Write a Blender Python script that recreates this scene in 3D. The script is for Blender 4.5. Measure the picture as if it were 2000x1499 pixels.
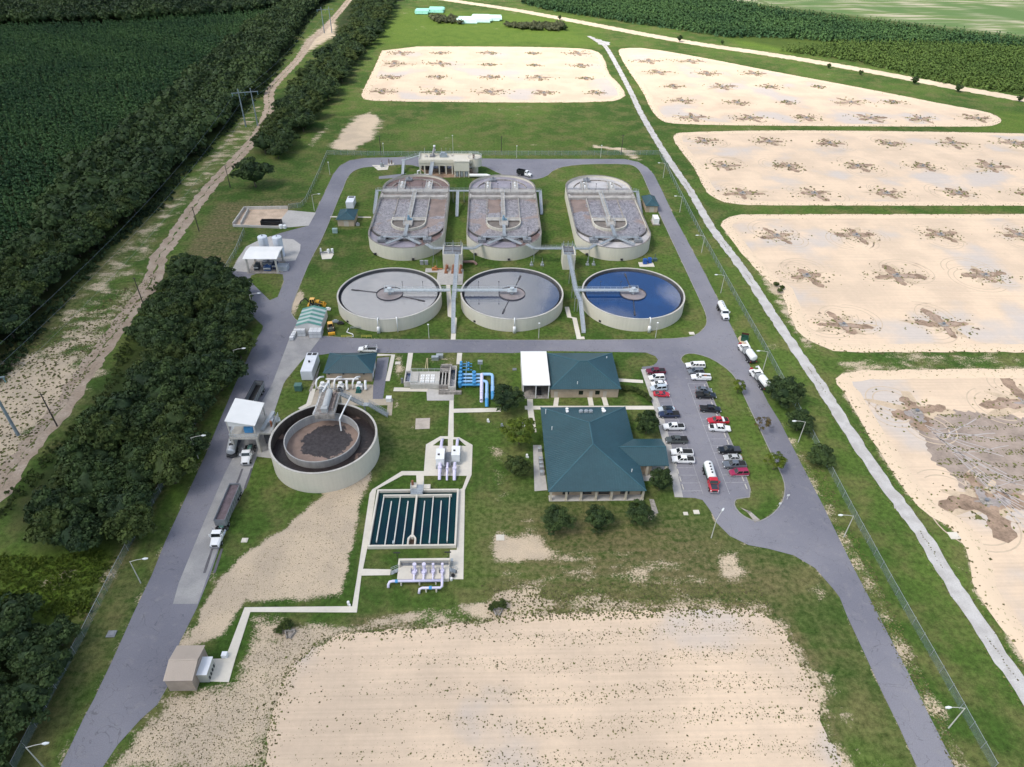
import bpy, math, random
import numpy as np
from mathutils import Vector, Matrix
from mathutils.geometry import tessellate_polygon
for o in list(bpy.data.objects): bpy.data.objects.remove(o)
S = bpy.context.scene
COL = S.collection
R = math.radians
rnd = random.Random(7)

# ------------------------------------------------------------------ camera
F, TH, RO, PS, H = 1331.2, R(37.49), R(1.056), R(-2.145), 120.0
cam = bpy.data.cameras.new('camera'); cam.sensor_fit = 'HORIZONTAL'; cam.sensor_width = 36
cam.lens = F / 2000 * 36; cam.clip_start = 1; cam.clip_end = 20000
co = bpy.data.objects.new('camera', cam); COL.objects.link(co); S.camera = co
_f = Vector((0, math.cos(TH), -math.sin(TH))); _r = Vector((1, 0, 0)); _u = Vector((0, math.sin(TH), math.cos(TH)))
c, s = math.cos(RO), math.sin(RO)
_r2 = _r * c + _u * s; _u2 = _u * c - _r * s
m = Matrix((_r2, _u2, -_f)).transposed().to_4x4()
co.matrix_world = Matrix.Translation((0, 0, H)) @ Matrix.Rotation(PS, 4, 'Z') @ m

def G(px, py, z=0.0):
    """pixel of the 2000x1499 survey photograph -> point of the site at height z"""
    x = (px - 1000) / F; y = -(py - 749.5) / F
    x, y = c * x - s * y, s * x + c * y
    d = (x, math.cos(TH) + y * math.sin(TH), -math.sin(TH) + y * math.cos(TH))
    k, q = math.cos(PS), math.sin(PS)
    d = (k * d[0] - q * d[1], q * d[0] + k * d[1], d[2])
    t = (H - z) / -d[2]
    return (d[0] * t, d[1] * t)
def GP(pts, z=0.0): return [G(a, b, z) for a, b in pts]

# ------------------------------------------------------------------ light
SUN_EL, SUN_AZ = R(52), R(-118)          # azimuth measured from +Y towards +X: sun on the left, a little behind
W = bpy.data.worlds.new('World'); S.world = W; W.use_nodes = True
nt = W.node_tree; bg = nt.nodes['Background']
sky = nt.nodes.new('ShaderNodeTexSky'); sky.sky_type = 'NISHITA'; sky.sun_disc = False
sky.sun_elevation = SUN_EL; sky.sun_rotation = SUN_AZ; sky.air_density = 1.0; sky.dust_density = 1.2
nt.links.new(sky.outputs[0], bg.inputs[0]); bg.inputs[1].default_value = 0.11
sl = bpy.data.lights.new('sun', 'SUN'); sl.energy = 3.4; sl.angle = R(22); sl.color = (1, .95, .87)
so = bpy.data.objects.new('sun', sl); COL.objects.link(so)
_sd = Vector((math.sin(SUN_AZ) * math.cos(SUN_EL), math.cos(SUN_AZ) * math.cos(SUN_EL), math.sin(SUN_EL)))
so.rotation_euler = _sd.to_track_quat('Z', 'Y').to_euler()
S.view_settings.view_transform = 'Standard'; S.view_settings.look = 'None'
S.view_settings.exposure = 0.84; S.view_settings.gamma = 1
S.cycles.max_bounces = 6; S.cycles.diffuse_bounces = 3; S.cycles.transparent_max_bounces = 12
S.cycles.use_denoising = True

# ------------------------------------------------------------------ materials
MATS = {}
def M(name, col, rough=.75, metal=0.0, var=.16, sc=.6, fine=6.0, streak=0.0, bump=0.0, spec=.4, objrand=0.0, space='obj', coat=0.0):
    """procedural surface: base colour broken by two noises (and vertical weather streaks)"""
    if name in MATS: return MATS[name]
    m = bpy.data.materials.new(name); m.use_nodes = True
    t = m.node_tree; N = t.nodes; L = t.links.new
    b = N['Principled BSDF']
    if space == 'world': src = N.new('ShaderNodeNewGeometry').outputs['Position']
    else: src = N.new('ShaderNodeTexCoord').outputs['Object']
    n1 = N.new('ShaderNodeTexNoise'); n1.inputs['Scale'].default_value = sc; n1.inputs['Detail'].default_value = 4
    n2 = N.new('ShaderNodeTexNoise'); n2.inputs['Scale'].default_value = fine; n2.inputs['Detail'].default_value = 3
    L(src, n1.inputs['Vector']); L(src, n2.inputs['Vector'])
    a = N.new('ShaderNodeMath'); a.operation = 'MULTIPLY_ADD'; L(n2.outputs[0], a.inputs[0]); a.inputs[1].default_value = .5; L(n1.outputs[0], a.inputs[2])
    r = N.new('ShaderNodeMapRange'); L(a.outputs[0], r.inputs[0]); r.inputs[1].default_value = .5; r.inputs[2].default_value = 1.0
    r.inputs[3].default_value = 1 - var; r.inputs[4].default_value = 1 + var
    out = r.outputs[0]
    if streak:
        mp = N.new('ShaderNodeMapping'); mp.inputs['Scale'].default_value = (1.3, 1.3, .1); L(src, mp.inputs[0])
        n3 = N.new('ShaderNodeTexNoise'); n3.inputs['Scale'].default_value = 1.2; n3.inputs['Detail'].default_value = 3; L(mp.outputs[0], n3.inputs['Vector'])
        r3 = N.new('ShaderNodeMapRange'); L(n3.outputs[0], r3.inputs[0]); r3.inputs[1].default_value = .35; r3.inputs[2].default_value = .62
        r3.inputs[3].default_value = 1 - streak; r3.inputs[4].default_value = 1
        mm = N.new('ShaderNodeMath'); mm.operation = 'MULTIPLY'; L(out, mm.inputs[0]); L(r3.outputs[0], mm.inputs[1]); out = mm.outputs[0]
    if objrand:
        oi = N.new('ShaderNodeObjectInfo'); ro = N.new('ShaderNodeMapRange'); L(oi.outputs['Random'], ro.inputs[0])
        ro.inputs[3].default_value = 1 - objrand; ro.inputs[4].default_value = 1 + objrand
        mm = N.new('ShaderNodeMath'); mm.operation = 'MULTIPLY'; L(out, mm.inputs[0]); L(ro.outputs[0], mm.inputs[1]); out = mm.outputs[0]
    v = N.new('ShaderNodeVectorMath'); v.operation = 'SCALE'; v.inputs[0].default_value = col[:3]; L(out, v.inputs['Scale'])
    L(v.outputs[0], b.inputs['Base Color'])
    b.inputs['Roughness'].default_value = rough; b.inputs['Metallic'].default_value = metal
    b.inputs['Specular IOR Level'].default_value = spec
    if coat: b.inputs['Coat Weight'].default_value = coat; b.inputs['Coat Roughness'].default_value = .08
    if bump:
        bm_ = N.new('ShaderNodeBump'); bm_.inputs['Strength'].default_value = bump; bm_.inputs['Distance'].default_value = .1
        L(n2.outputs[0], bm_.inputs['Height']); L(bm_.outputs[0], b.inputs['Normal'])
    MATS[name] = m
    return m

# ------------------------------------------------------------------ mesh builder
class MB:
    def __init__(self): self.v = []; self.f = []; self.m = []
    def add(self, vs, fs, m=0):
        o = len(self.v); self.v += [tuple(p) for p in vs]; self.f += [tuple(i + o for i in f) for f in fs]; self.m += [m] * len(fs)
        return self
    def box(self, x0, y0, z0, x1, y1, z1, m=0):
        v = [(x0, y0, z0), (x1, y0, z0), (x1, y1, z0), (x0, y1, z0), (x0, y0, z1), (x1, y0, z1), (x1, y1, z1), (x0, y1, z1)]
        return self.add(v, [(0, 3, 2, 1), (4, 5, 6, 7), (0, 1, 5, 4), (1, 2, 6, 5), (2, 3, 7, 6), (3, 0, 4, 7)], m)
    def bar(self, a, b, w, h, m=0, up=(0, 0, 1)):
        """box of width w and height h from a to b"""
        a = Vector(a); b = Vector(b); d = (b - a)
        if d.length < 1e-6: return self
        d.normalize(); u = Vector(up)
        if abs(d.dot(u)) > .98: u = Vector((0, 1, 0))
        sd = d.cross(u).normalized(); u = sd.cross(d).normalized()
        vs = []
        for p in (a, b):
            for i, j in ((-1, -1), (1, -1), (1, 1), (-1, 1)): vs.append(p + sd * (w / 2 * i) + u * (h / 2 * j))
        return self.add(vs, [(0, 1, 2, 3), (7, 6, 5, 4), (0, 4, 5, 1), (1, 5, 6, 2), (2, 6, 7, 3), (3, 7, 4, 0)], m)
    def tube(self, pts, r, n=8, m=0, cap=True):
        pts = [Vector(p) for p in pts]; rings = []
        rr = r if isinstance(r, (list, tuple)) else [r] * len(pts)
        ref = None
        for i, p in enumerate(pts):
            d = (pts[min(i + 1, len(pts) - 1)] - pts[max(i - 1, 0)]).normalized()
            if ref is None:
                ref = Vector((0, 0, 1)) if abs(d.z) < .9 else Vector((0, 1, 0))
            sd = d.cross(ref).normalized(); u = sd.cross(d).normalized(); ref = u
            rings.append([p + (sd * math.cos(2 * math.pi * k / n) + u * math.sin(2 * math.pi * k / n)) * rr[i] for k in range(n)])
        vs = [q for g in rings for q in g]; fs = []
        for i in range(len(pts) - 1):
            for k in range(n):
                k2 = (k + 1) % n
                fs.append((i * n + k, i * n + k2, (i + 1) * n + k2, (i + 1) * n + k))
        if cap: fs.append(tuple(range(n))[::-1]); fs.append(tuple((len(pts) - 1) * n + k for k in range(n)))
        return self.add(vs, fs, m)
    def cyl(self, x, y, z0, z1, r, n=16, m=0, r1=None):
        return self.tube([(x, y, z0), (x, y, z1)], [r, r if r1 is None else r1], n, m)
    def lathe(self, x, y, prof, n=24, m=0):
        vs = []; fs = []
        for (r, z) in prof:
            for k in range(n): vs.append((x + r * math.cos(2 * math.pi * k / n), y + r * math.sin(2 * math.pi * k / n), z))
        for i in range(len(prof) - 1):
            for k in range(n):
                k2 = (k + 1) % n; fs.append((i * n + k, i * n + k2, (i + 1) * n + k2, (i + 1) * n + k))
        return self.add(vs, fs, m)
    def strip(self, outer, inner, z0, z1, m=0, closed=True):
        """a wall between two outlines with equal point counts"""
        n = len(outer); vs = []
        for (a, b) in zip(outer, inner): vs += [(a[0], a[1], z0), (a[0], a[1], z1), (b[0], b[1], z1), (b[0], b[1], z0)]
        fs = []
        for i in range(n if closed else n - 1):
            j = (i + 1) % n
            for k in range(4):
                k2 = (k + 1) % 4; fs.append((i * 4 + k, j * 4 + k, j * 4 + k2, i * 4 + k2))
        if not closed: fs += [(0, 1, 2, 3), tuple((n - 1) * 4 + k for k in (3, 2, 1, 0))]
        return self.add(vs, fs, m)
    def poly(self, pts, z=0.0, holes=(), m=0, zt=None):
        """flat sheet (holes allowed); with zt it is a slab from z to zt"""
        loops = [[Vector((p[0], p[1], 0)) for p in l] for l in [pts] + list(holes)]
        tr = tessellate_polygon(loops); flat = [p for l in loops for p in l]
        top = z if zt is None else zt
        fs = []
        for t in tr:
            a, b, d = (flat[i] for i in t)
            t = tuple(t)
            fs.append(t if (b - a).cross(d - a).z > 0 else t[::-1])
        self.add([(p.x, p.y, top) for p in flat], fs, m)
        if zt is not None:
            for l in loops:
                n = len(l); vs = [(p.x, p.y, z) for p in l] + [(p.x, p.y, zt) for p in l]
                area = sum(l[i].x * l[(i + 1) % n].y - l[(i + 1) % n].x * l[i].y for i in range(n))
                q = [(i, (i + 1) % n, n + (i + 1) % n, n + i) for i in range(n)]
                self.add(vs, q if area > 0 else [k[::-1] for k in q], m)
        return self
    def rail(self, pts, h=1.05, step=2.0, w=.06, m=0):
        """handrail along a 3-D line: posts, top rail, mid rail"""
        for a, b in zip(pts[:-1], pts[1:]):
            a = Vector(a); b = Vector(b); n = max(1, int((b - a).length / step))
            for k in (h, h * .52): self.bar(a + Vector((0, 0, k)), b + Vector((0, 0, k)), w, w, m)
            for i in range(n + 1):
                p = a.lerp(b, i / n); self.bar(p, p + Vector((0, 0, h)), w, w, m)
        return self
    def walkway(self, pts, w=1.1, t=.22, m=0, mr=0, rails=True):
        """grating deck with side beams and handrails on both sides"""
        for a, b in zip(pts[:-1], pts[1:]):
            self.bar(a, b, w, t, m)
            if rails:
                d = (Vector(b) - Vector(a)); d.z = 0; d.normalize(); n = Vector((-d.y, d.x, 0)) * (w / 2)
                for sg in (1, -1): self.rail([Vector(a) + n * sg, Vector(b) + n * sg], m=mr)
        return self
    def xf(self, fn): self.v = [tuple(fn(*p)) for p in self.v]; return self
    def build(self, name, mats, parent=None, world=True, smooth=False):
        me = bpy.data.meshes.new(name)
        vs = self.v
        if parent is not None and world:
            q = Vector(); k = parent
            while k is not None: q = q + k.location; k = k.parent
            vs = [(a - q.x, b - q.y, d - q.z) for a, b, d in vs]
        me.from_pydata(vs, [], self.f)
        for mt in (mats if isinstance(mats, (list, tuple)) else [mats]): me.materials.append(mt)
        if max(self.m, default=0): me.polygons.foreach_set('material_index', self.m)
        if smooth: me.polygons.foreach_set('use_smooth', [True] * len(self.f))
        me.update()
        o = bpy.data.objects.new(name, me); COL.objects.link(o)
        if parent is not None: o.parent = parent
        return o
def arc(cx, cy, r, a0, a1, n): return [(cx + r * math.cos(R(a0 + (a1 - a0) * i / n)), cy + r * math.sin(R(a0 + (a1 - a0) * i / n))) for i in range(n + 1)]
def circle(cx, cy, r, n=64): return arc(cx, cy, r, 0, 360, n)[:-1]
def thing(name, label, cat, loc=(0, 0, 0), rz=0.0, group=None):
    o = bpy.data.objects.new(name, None); COL.objects.link(o); o.empty_display_size = .3
    o.location = loc; o.rotation_euler = (0, 0, rz); return tag(o, label, cat, group)
def tag(o, label, cat, group=None):
    o['label'] = label; o['category'] = cat
    if group: o['group'] = group
    return o
def struct(o): o['kind'] = 'structure'; return o
def stuff(o, label=None, cat=None):
    o['kind'] = 'stuff'
    if label: o['label'] = label; o['category'] = cat
    return o
def dup(root, loc, rz, label=None, group=None, scale=None):
    r = root.copy(); COL.objects.link(r); r.location = loc; r.rotation_euler = (0, 0, rz)
    if label: r['label'] = label
    if group: r['group'] = group
    if scale: r.scale = scale
    def kids(o, p):
        for ch in list(o.children):
            k = ch.copy(); COL.objects.link(k); k.parent = p; kids(ch, k)
    kids(root, r)
    return r

# palette
CONC = M('concrete', (.50, .475, .43), .85, var=.14, sc=.3, fine=3, streak=.12)
CONCW = M('tank_concrete', (.60, .565, .475), .8, var=.05, sc=.12, fine=2, streak=.05)
CONCD = M('weathered_concrete', (.33, .30, .27), .9, var=.35, sc=.5, fine=4, streak=.3)
PAVE = M('pavement_concrete', (.43, .41, .385), .9, var=.2, sc=.08, fine=1.2, space='world')
PAVEN = M('fresh_concrete', (.62, .575, .495), .85, var=.1, sc=.15, fine=1.5, space='world')
BRICK = M('buff_brick', (.44, .35, .26), .9, var=.14, sc=.8, fine=9)
TEAL = M('teal_metal_roof', (.024, .068, .084), .42, .0, var=.14, sc=.15, fine=1.2, spec=.5)
TEALL = M('teal_ridge_cap', (.045, .115, .14), .4, var=.08)
WHITE = M('white_paint', (.78, .78, .77), .45, var=.05)
WHITER = M('white_metal_roof', (.80, .79, .76), .5, var=.05, sc=.3)
GALV = M('galvanised_steel', (.42, .45, .47), .45, .5, var=.15, sc=1.5)
ALU = M('aluminium_rail', (.52, .56, .58), .4, .3, var=.1)
STEEL = M('dull_steel', (.24, .25, .27), .5, .4, var=.2)
BLACK = M('black_rubber', (.015, .015, .016), .8, var=.2)
DARK = M('dark_recess', (.03, .03, .033), .7, var=.2)
GLASS = M('dark_window_glass', (.012, .016, .02), .06, var=.1, spec=.8)
BLUEP = M('blue_pipe_paint', (.07, .30, .58), .4, var=.08)
LBLUE = M('light_blue_pipe', (.30, .50, .74), .4, var=.08)
LAV = M('lavender_pipe', (.66, .62, .77), .4, var=.08)
GREENB = M('green_cabinet', (.08, .17, .15), .5, var=.1)
RUSTY = M('rusty_iron', (.26, .11, .06), .8, var=.35, sc=3)
YELL = M('machine_yellow', (.70, .36, .03), .5, var=.1)
# ------------------------------------------------------------------ clouds overhead (they shade the plant and show in the still water)
def cloud(name, label, x0, x1, y0, y1, z, dens, step, sc, opac):
    xs = np.arange(x0, x1 + 1, step); ys = np.arange(y0, y1 + 1, step); Xc, Yc = np.meshgrid(xs, ys); D = dens(Xc, Yc); rg_ = np.random.RandomState(3)
    lump = sum(np.sin(Xc / a + p) * np.sin(Yc / b + q) for a, b, p, q in ((90, 70, 0, 1), (47, 55, 2, 3), (150, 170, 4, 2)))
    th_ = np.clip(D, 0, 1) * (40 + 12 * lump) + 1; nx_, ny_ = len(xs), len(ys)
    top = np.c_[Xc.ravel(), Yc.ravel(), (z + th_).ravel()]; bot = np.c_[Xc.ravel(), Yc.ravel(), (z - th_ * .35).ravel()]
    a = (np.arange(ny_ - 1)[:, None] * nx_ + np.arange(nx_ - 1)[None]).ravel(); f = np.stack([a, a + 1, a + nx_ + 1, a + nx_], 1); o = nx_ * ny_
    rim = list(range(nx_)) + [i * nx_ + nx_ - 1 for i in range(1, ny_)] + list(range(o - 2, o - nx_ - 1, -1)) + [i * nx_ for i in range(ny_ - 2, 0, -1)]
    f = np.concatenate([f, f[:, ::-1] + o, np.array([(p, q, q + o, p + o)[::-1] for p, q in zip(rim, rim[1:] + rim[:1])])])
    me = bpy.data.meshes.new(name); me.from_pydata(np.concatenate([top, bot]).tolist(), [], f.tolist()); A = me.attributes.new('dens', 'FLOAT', 'POINT'); A.data.foreach_set('value', np.r_[D.ravel(), D.ravel()].astype(np.float32))
    m = bpy.data.materials.new(name + '_vapour'); m.use_nodes = True; t = m.node_tree; N = t.nodes; L = t.links.new; N.remove(N['Principled BSDF'])
    at = N.new('ShaderNodeAttribute'); at.attribute_name = 'dens'; ge = N.new('ShaderNodeNewGeometry'); no = N.new('ShaderNodeTexNoise'); no.inputs['Scale'].default_value = sc; no.inputs['Detail'].default_value = 6; no.inputs['Roughness'].default_value = .6; L(ge.outputs['Position'], no.inputs['Vector'])
    ad = N.new('ShaderNodeMath'); ad.operation = 'MULTIPLY_ADD'; L(no.outputs[0], ad.inputs[0]); ad.inputs[1].default_value = 1.1; L(at.outputs['Fac'], ad.inputs[2])
    mr = N.new('ShaderNodeMapRange'); mr.interpolation_type = 'SMOOTHSTEP'; L(ad.outputs[0], mr.inputs[0]); mr.inputs[1].default_value = .80; mr.inputs[2].default_value = 1.25; mr.inputs[4].default_value = opac
    tr = N.new('ShaderNodeBsdfTransparent'); tl = N.new('ShaderNodeBsdfTranslucent'); tl.inputs[0].default_value = (.95, .95, .96, 1); df_ = N.new('ShaderNodeBsdfDiffuse'); df_.inputs[0].default_value = (.95, .95, .96, 1)
    m1 = N.new('ShaderNodeMixShader'); m1.inputs[0].default_value = .35; L(tl.outputs[0], m1.inputs[1]); L(df_.outputs[0], m1.inputs[2]); m2 = N.new('ShaderNodeMixShader'); L(mr.outputs[0], m2.inputs[0]); L(tr.outputs[0], m2.inputs[1]); L(m1.outputs[0], m2.inputs[2]); L(m2.outputs[0], N['Material Output'].inputs[0])
    me.materials.append(m); o = bpy.data.objects.new(name, me); COL.objects.link(o); return stuff(o, label, 'cloud')
def sstep(a, b, v): t = np.clip((v - a) / (b - a), 0, 1); return t * t * (3 - 2 * t)
# its shadow falls 275 m right and 147 m beyond: the plant and the pines lie in it, the far sand basins in sun
cloud('cloud', 'thin low cloud over the near site, its shade leaving the far basins in sun', -900, 900, -900, 700, 400, lambda x, y: sstep(400, 190, y - .10 * (x + 275)) * sstep(-900, -700, y) * sstep(-900, -700, x) * sstep(900, 700, x), 50, .004, .26)
cloud('dark_cloud', 'thick low cloud that keeps the left forest in shade', -1500, -300, -500, 1300, 460, lambda x, y: sstep(-370, -490, x + .30 * (y - 300)) * sstep(-500, -150, y) * sstep(-1500, -1300, x) * sstep(1300, 1100, y), 50, .004, .50)
cloud('high_cloud', 'higher bright cloud bank beyond the site, mirrored in the clarifiers', -1500, 1500, 900, 3000, 900, lambda x, y: np.maximum.reduce([sstep(260, 20, x - .06 * (y - 1700)), .62 * np.exp(-((x - 350) / 75) ** 2 - ((y - 1610) / 70) ** 2), .60 * np.exp(-((x - 560) / 70) ** 2 - ((y - 1740) / 120) ** 2), .5 * np.exp(-((x - 420) / 60) ** 2 - ((y - 1930) / 60) ** 2)]) * sstep(900, 1200, y) * sstep(3000, 2500, y), 30, .0075, .9)
# ------------------------------------------------------------------ ground
def sdf(P, poly):
    """signed distance (inside positive) of points P (n,2) to a polygon"""
    poly = np.array(poly); d = np.full(len(P), 1e18); ins = np.zeros(len(P), bool)
    for a, b in zip(poly, np.roll(poly, -1, 0)):
        e = b - a; w = P - a; t = np.clip((w @ e) / max(e @ e, 1e-9), 0, 1)
        d = np.minimum(d, ((w - t[:, None] * e) ** 2).sum(1))
        cond = (a[1] > P[:, 1]) != (b[1] > P[:, 1])
        with np.errstate(divide='ignore', invalid='ignore'):
            ins ^= cond & (P[:, 0] < (b[0] - a[0]) * (P[:, 1] - a[1]) / (b[1] - a[1]) + a[0])
    d = np.sqrt(d); return np.where(ins, d, -d)
def sdl(P, line):
    d = np.full(len(P), 1e18); line = np.array(line)
    for a, b in zip(line[:-1], line[1:]):
        e = b - a; w = P - a; t = np.clip((w @ e) / max(e @ e, 1e-9), 0, 1)
        d = np.minimum(d, ((w - t[:, None] * e) ** 2).sum(1))
    return np.sqrt(d)
def inside(pt, poly): return sdf(np.array([pt], float), poly)[0]

FIELD = [(1400, 0), (1500, 11), (2000, 73), (2600, 147), (3200, -75), (1700, -120)]
FOREST_EDGE = [(640, 0), (600, 40), (550, 118), (500, 187), (410, 285), (325, 373), (287, 412), (200, 487), (107, 595), (0, 720), (-200, 950)]
ROW_R = [(690, 0), (640, 100), (560, 180), (545, 240), (500, 330), (440, 370), (400, 470), (320, 550), (250, 660), (210, 740), (140, 820), (60, 930), (0, 1010), (-200, 1300)]
PAINT = dict(bare=[
    ([(733, 912), (716, 955), (702, 1000), (690, 1060), (680, 1120), (668, 1170), (480, 1178), (440, 1238), (362, 1262), (390, 1190), (425, 1135), (470, 1085), (550, 1035), (610, 980), (680, 930)], .95, 2.0),
    ([(300, 1392), (340, 1350), (455, 1340), (500, 1205), (640, 1215), (690, 1235), (600, 1290), (545, 1390), (525, 1520), (190, 1520)], .80, 3),
    ([(958, 1042), (1045, 1038), (1100, 1082), (1200, 1092), (1170, 1102), (958, 1102)], .80, 3),
    ([(955, 1148), (1062, 1146), (1068, 1190), (1000, 1212), (952, 1212)], .76, 1.5),
    ([(680, 1212), (960, 1200), (960, 1222), (690, 1240)], .5, 2),
    ([(1060, 1150), (1380, 1140), (1480, 1160), (1500, 1196), (1060, 1204)], .42, 2.5),
    ([(1390, 1086), (1440, 1076), (1470, 1130), (1400, 1135)], .7, 2),
    ([(960, 1060), (1240, 1045), (1480, 1075), (1600, 1130), (1500, 1200), (1060, 1200), (950, 1215), (945, 1100)], .44, 8), ([(700, 1205), (1060, 1150), (1500, 1185), (1540, 1225), (1470, 1190), (1000, 1204), (700, 1240)], .58, 2), ([(960, 780), (1000, 860), (990, 1030), (960, 1040), (940, 900)], .42, 3), ([(1570, 1230), (1600, 1240), (1690, 1420), (1710, 1499), (1650, 1499), (1610, 1350)], .45, 2), ([(590, 800), (640, 780), (620, 830), (560, 900), (520, 980), (500, 1000)], .34, 3),
    ([(1010, 990), (1060, 985), (1060, 1040), (1015, 1050)], .5, 3),
    ([(638, 291), (660, 262), (692, 228), (725, 218), (748, 235), (735, 268), (712, 282), (690, 296)], .93, 6),
    ([(590, 285), (640, 228), (660, 240), (620, 290)], .55, 6),
    ([(1190, 285), (1240, 290), (1262, 318), (1225, 312)], .62, 4), ([(1030, 280), (1130, 285), (1130, 290), (1030, 287)], .5, 3), ([(1155, 282), (1250, 295), (1245, 300), (1155, 290)], .72, 2),
    ([(760, 695), (795, 693), (790, 752), (772, 760)], .6, 2), ([(762, 775), (782, 775), (790, 800), (765, 800)], .62, 1.5), ([(800, 830), (812, 826), (816, 840), (796, 842)], .6, 1),
    ([(975, 752), (1000, 755), (998, 775), (978, 775)], .7, 1),
    ([(965, 880), (990, 900), (985, 1000), (965, 990)], .5, 2), ([(960, 1030), (1000, 1040), (1000, 1100), (960, 1098)], .7, 1.5),
    ([(0, 690), (60, 680), (140, 620), (200, 585), (290, 520), (310, 530), (290, 570), (150, 757), (100, 830), (0, 960), (-200, 1200), (-200, 850)], .56, 6),
    ([(-200, 850), (0, 735), (110, 665), (212, 728), (150, 790), (60, 880), (0, 962), (-200, 1200)], .78, 8),
    ([(640, 40), (660, 40), (660, 70), (610, 100), (570, 130), (590, 80)], .75, 6), ([(500, 190), (522, 200), (505, 275), (430, 345), (340, 440), (280, 540), (120, 680), (60, 720), (100, 610), (200, 495), (290, 418), (325, 380), (400, 300)], .47, 5),
    ([(330, 880), (390, 830), (400, 860), (330, 930)], .45, 2),
    ([(195, 1110), (235, 1080), (240, 1110), (185, 1180), (160, 1200)], .55, 2), ([(60, 1130), (160, 1090), (180, 1130), (110, 1170), (20, 1160)], .5, 3),
    ([(560, 600), (585, 560), (600, 575), (575, 615)], .7, 1), ([(600, 500), (640, 480), (640, 500), (600, 560)], .42, 3),
    ([(1420, 425), (1470, 420), (1560, 600), (1600, 690), (1560, 680), (1450, 500)], .55, 3), ([(1610, 690), (1700, 690), (2000, 688), (2000, 725), (1650, 735)], .46, 2),
    ([(1650, 730), (1700, 800), (1780, 920), (1880, 1040), (1840, 1020), (1730, 880)], .5, 3),
    ([(1600, 1125), (1640, 1165), (1600, 1190), (1570, 1140)], .5, 2), ([(1050, 1015), (1090, 1010), (1110, 1030), (1060, 1040)], .6, 1.5), ([(1260, 995), (1290, 1000), (1275, 1020), (1255, 1015)], .75, 1),
    ([(820, 690), (900, 692), (900, 712), (860, 735), (830, 740)], .42, 2), ([(640, 745), (660, 735), (610, 760), (590, 790)], .3, 2)],
  dry=[
    ([(426, 398), (596, 388), (565, 408), (478, 408), (455, 450), (476, 455), (430, 540), (350, 510)], .95, 2),
    ([(1000, 985), (1340, 995), (1420, 1060), (1620, 1130), (1500, 1200), (1060, 1205), (960, 1215), (940, 1010)], .78, 8),
    ([(1060, 1160), (1480, 1165), (1540, 1200), (1610, 1300), (1660, 1499), (1640, 1499), (1590, 1330), (1500, 1196), (1060, 1206)], .85, 1.5),
    ([(680, 1205), (815, 1200), (812, 1228), (684, 1234)], 1.0, 1),
    ([(340, 870), (410, 750), (440, 700), (450, 720), (380, 850), (300, 1000), (230, 1130), (120, 1330), (60, 1420), (60, 1400), (200, 1130)], 1.0, 1.5),
    ([(150, 1150), (300, 1125), (240, 1250), (140, 1380), (60, 1499), (0, 1499)], .4, 3),
    ([(1230, 880), (1240, 1050), (1060, 1060), (1000, 980)], .35, 5),
    ([(1500, 1100), (1560, 1090), (1700, 1300), (1780, 1499), (1700, 1499)], .3, 4), ([(700, 800), (830, 800), (850, 890), (740, 900)], .35, 5),
    ([(0, 720), (110, 595), (330, 375), (345, 380), (130, 610), (0, 770)], .8, 4)],
  lush=[
    ([(790, 20), (1120, 30), (1180, 90), (1000, 92), (740, 92), (700, 60)], .8, 20), ([(1420, 70), (1520, 75), (1660, 82), (1540, 105), (1440, 90)], .9, 8),
    ([(1940, 215), (2200, 240), (2200, 262), (1900, 258)], .6, 6), ([(0, 1090), (200, 1050), (240, 1060), (170, 1200), (60, 1250), (0, 1240)], 1.0, 4),
    ([(270, 600), (330, 560), (330, 640), (240, 720), (230, 700)], .7, 4), ([(240, 1000), (330, 870), (400, 800), (420, 800), (290, 1050)], .3, 3)],
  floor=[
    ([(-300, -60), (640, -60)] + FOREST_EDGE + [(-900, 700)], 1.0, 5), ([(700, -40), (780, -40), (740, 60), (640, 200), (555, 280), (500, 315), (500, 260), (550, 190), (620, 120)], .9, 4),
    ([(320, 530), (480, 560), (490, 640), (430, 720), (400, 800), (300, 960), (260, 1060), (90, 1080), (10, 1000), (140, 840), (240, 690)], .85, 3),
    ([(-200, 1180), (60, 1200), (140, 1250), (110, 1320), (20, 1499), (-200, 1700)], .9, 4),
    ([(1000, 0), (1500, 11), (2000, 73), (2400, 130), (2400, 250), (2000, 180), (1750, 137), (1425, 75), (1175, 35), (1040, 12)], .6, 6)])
def axis(parts):
    out = []
    for a, b, st in parts: out += list(np.arange(a, b, st))
    return np.array(out + [parts[-1][1]])
gx = axis([(-6000, -2000, 1000), (-2000, -720, 128), (-720, -220, 5), (-220, -110, 2.5), (-110, 150, 1.25), (150, 320, 2.5), (320, 820, 5), (820, 2000, 118), (2000, 6000, 1000)])
gy = axis([(-1500, 0, 250), (0, 40, 10), (40, 200, 1.25), (200, 340, 1.75), (340, 560, 2.75), (560, 1000, 5), (1000, 2000, 100), (2000, 8000, 1000)])
X, Y = np.meshgrid(gx, gy); P2 = np.stack([X.ravel(), Y.ravel()], 1)
att = {}
for k, lst in PAINT.items():
    a = np.zeros(len(P2))
    for px, w, soft in lst:
        poly = GP(px); q = np.array(poly); lo, hi = q.min(0) - soft * 2, q.max(0) + soft * 2
        idx = np.where(((P2 > lo) & (P2 < hi)).all(1))[0]
        if len(idx): a[idx] = np.maximum(a[idx], w * np.clip(sdf(P2[idx], poly) / soft * .5 + .5, 0, 1))
    att[k] = a
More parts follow.
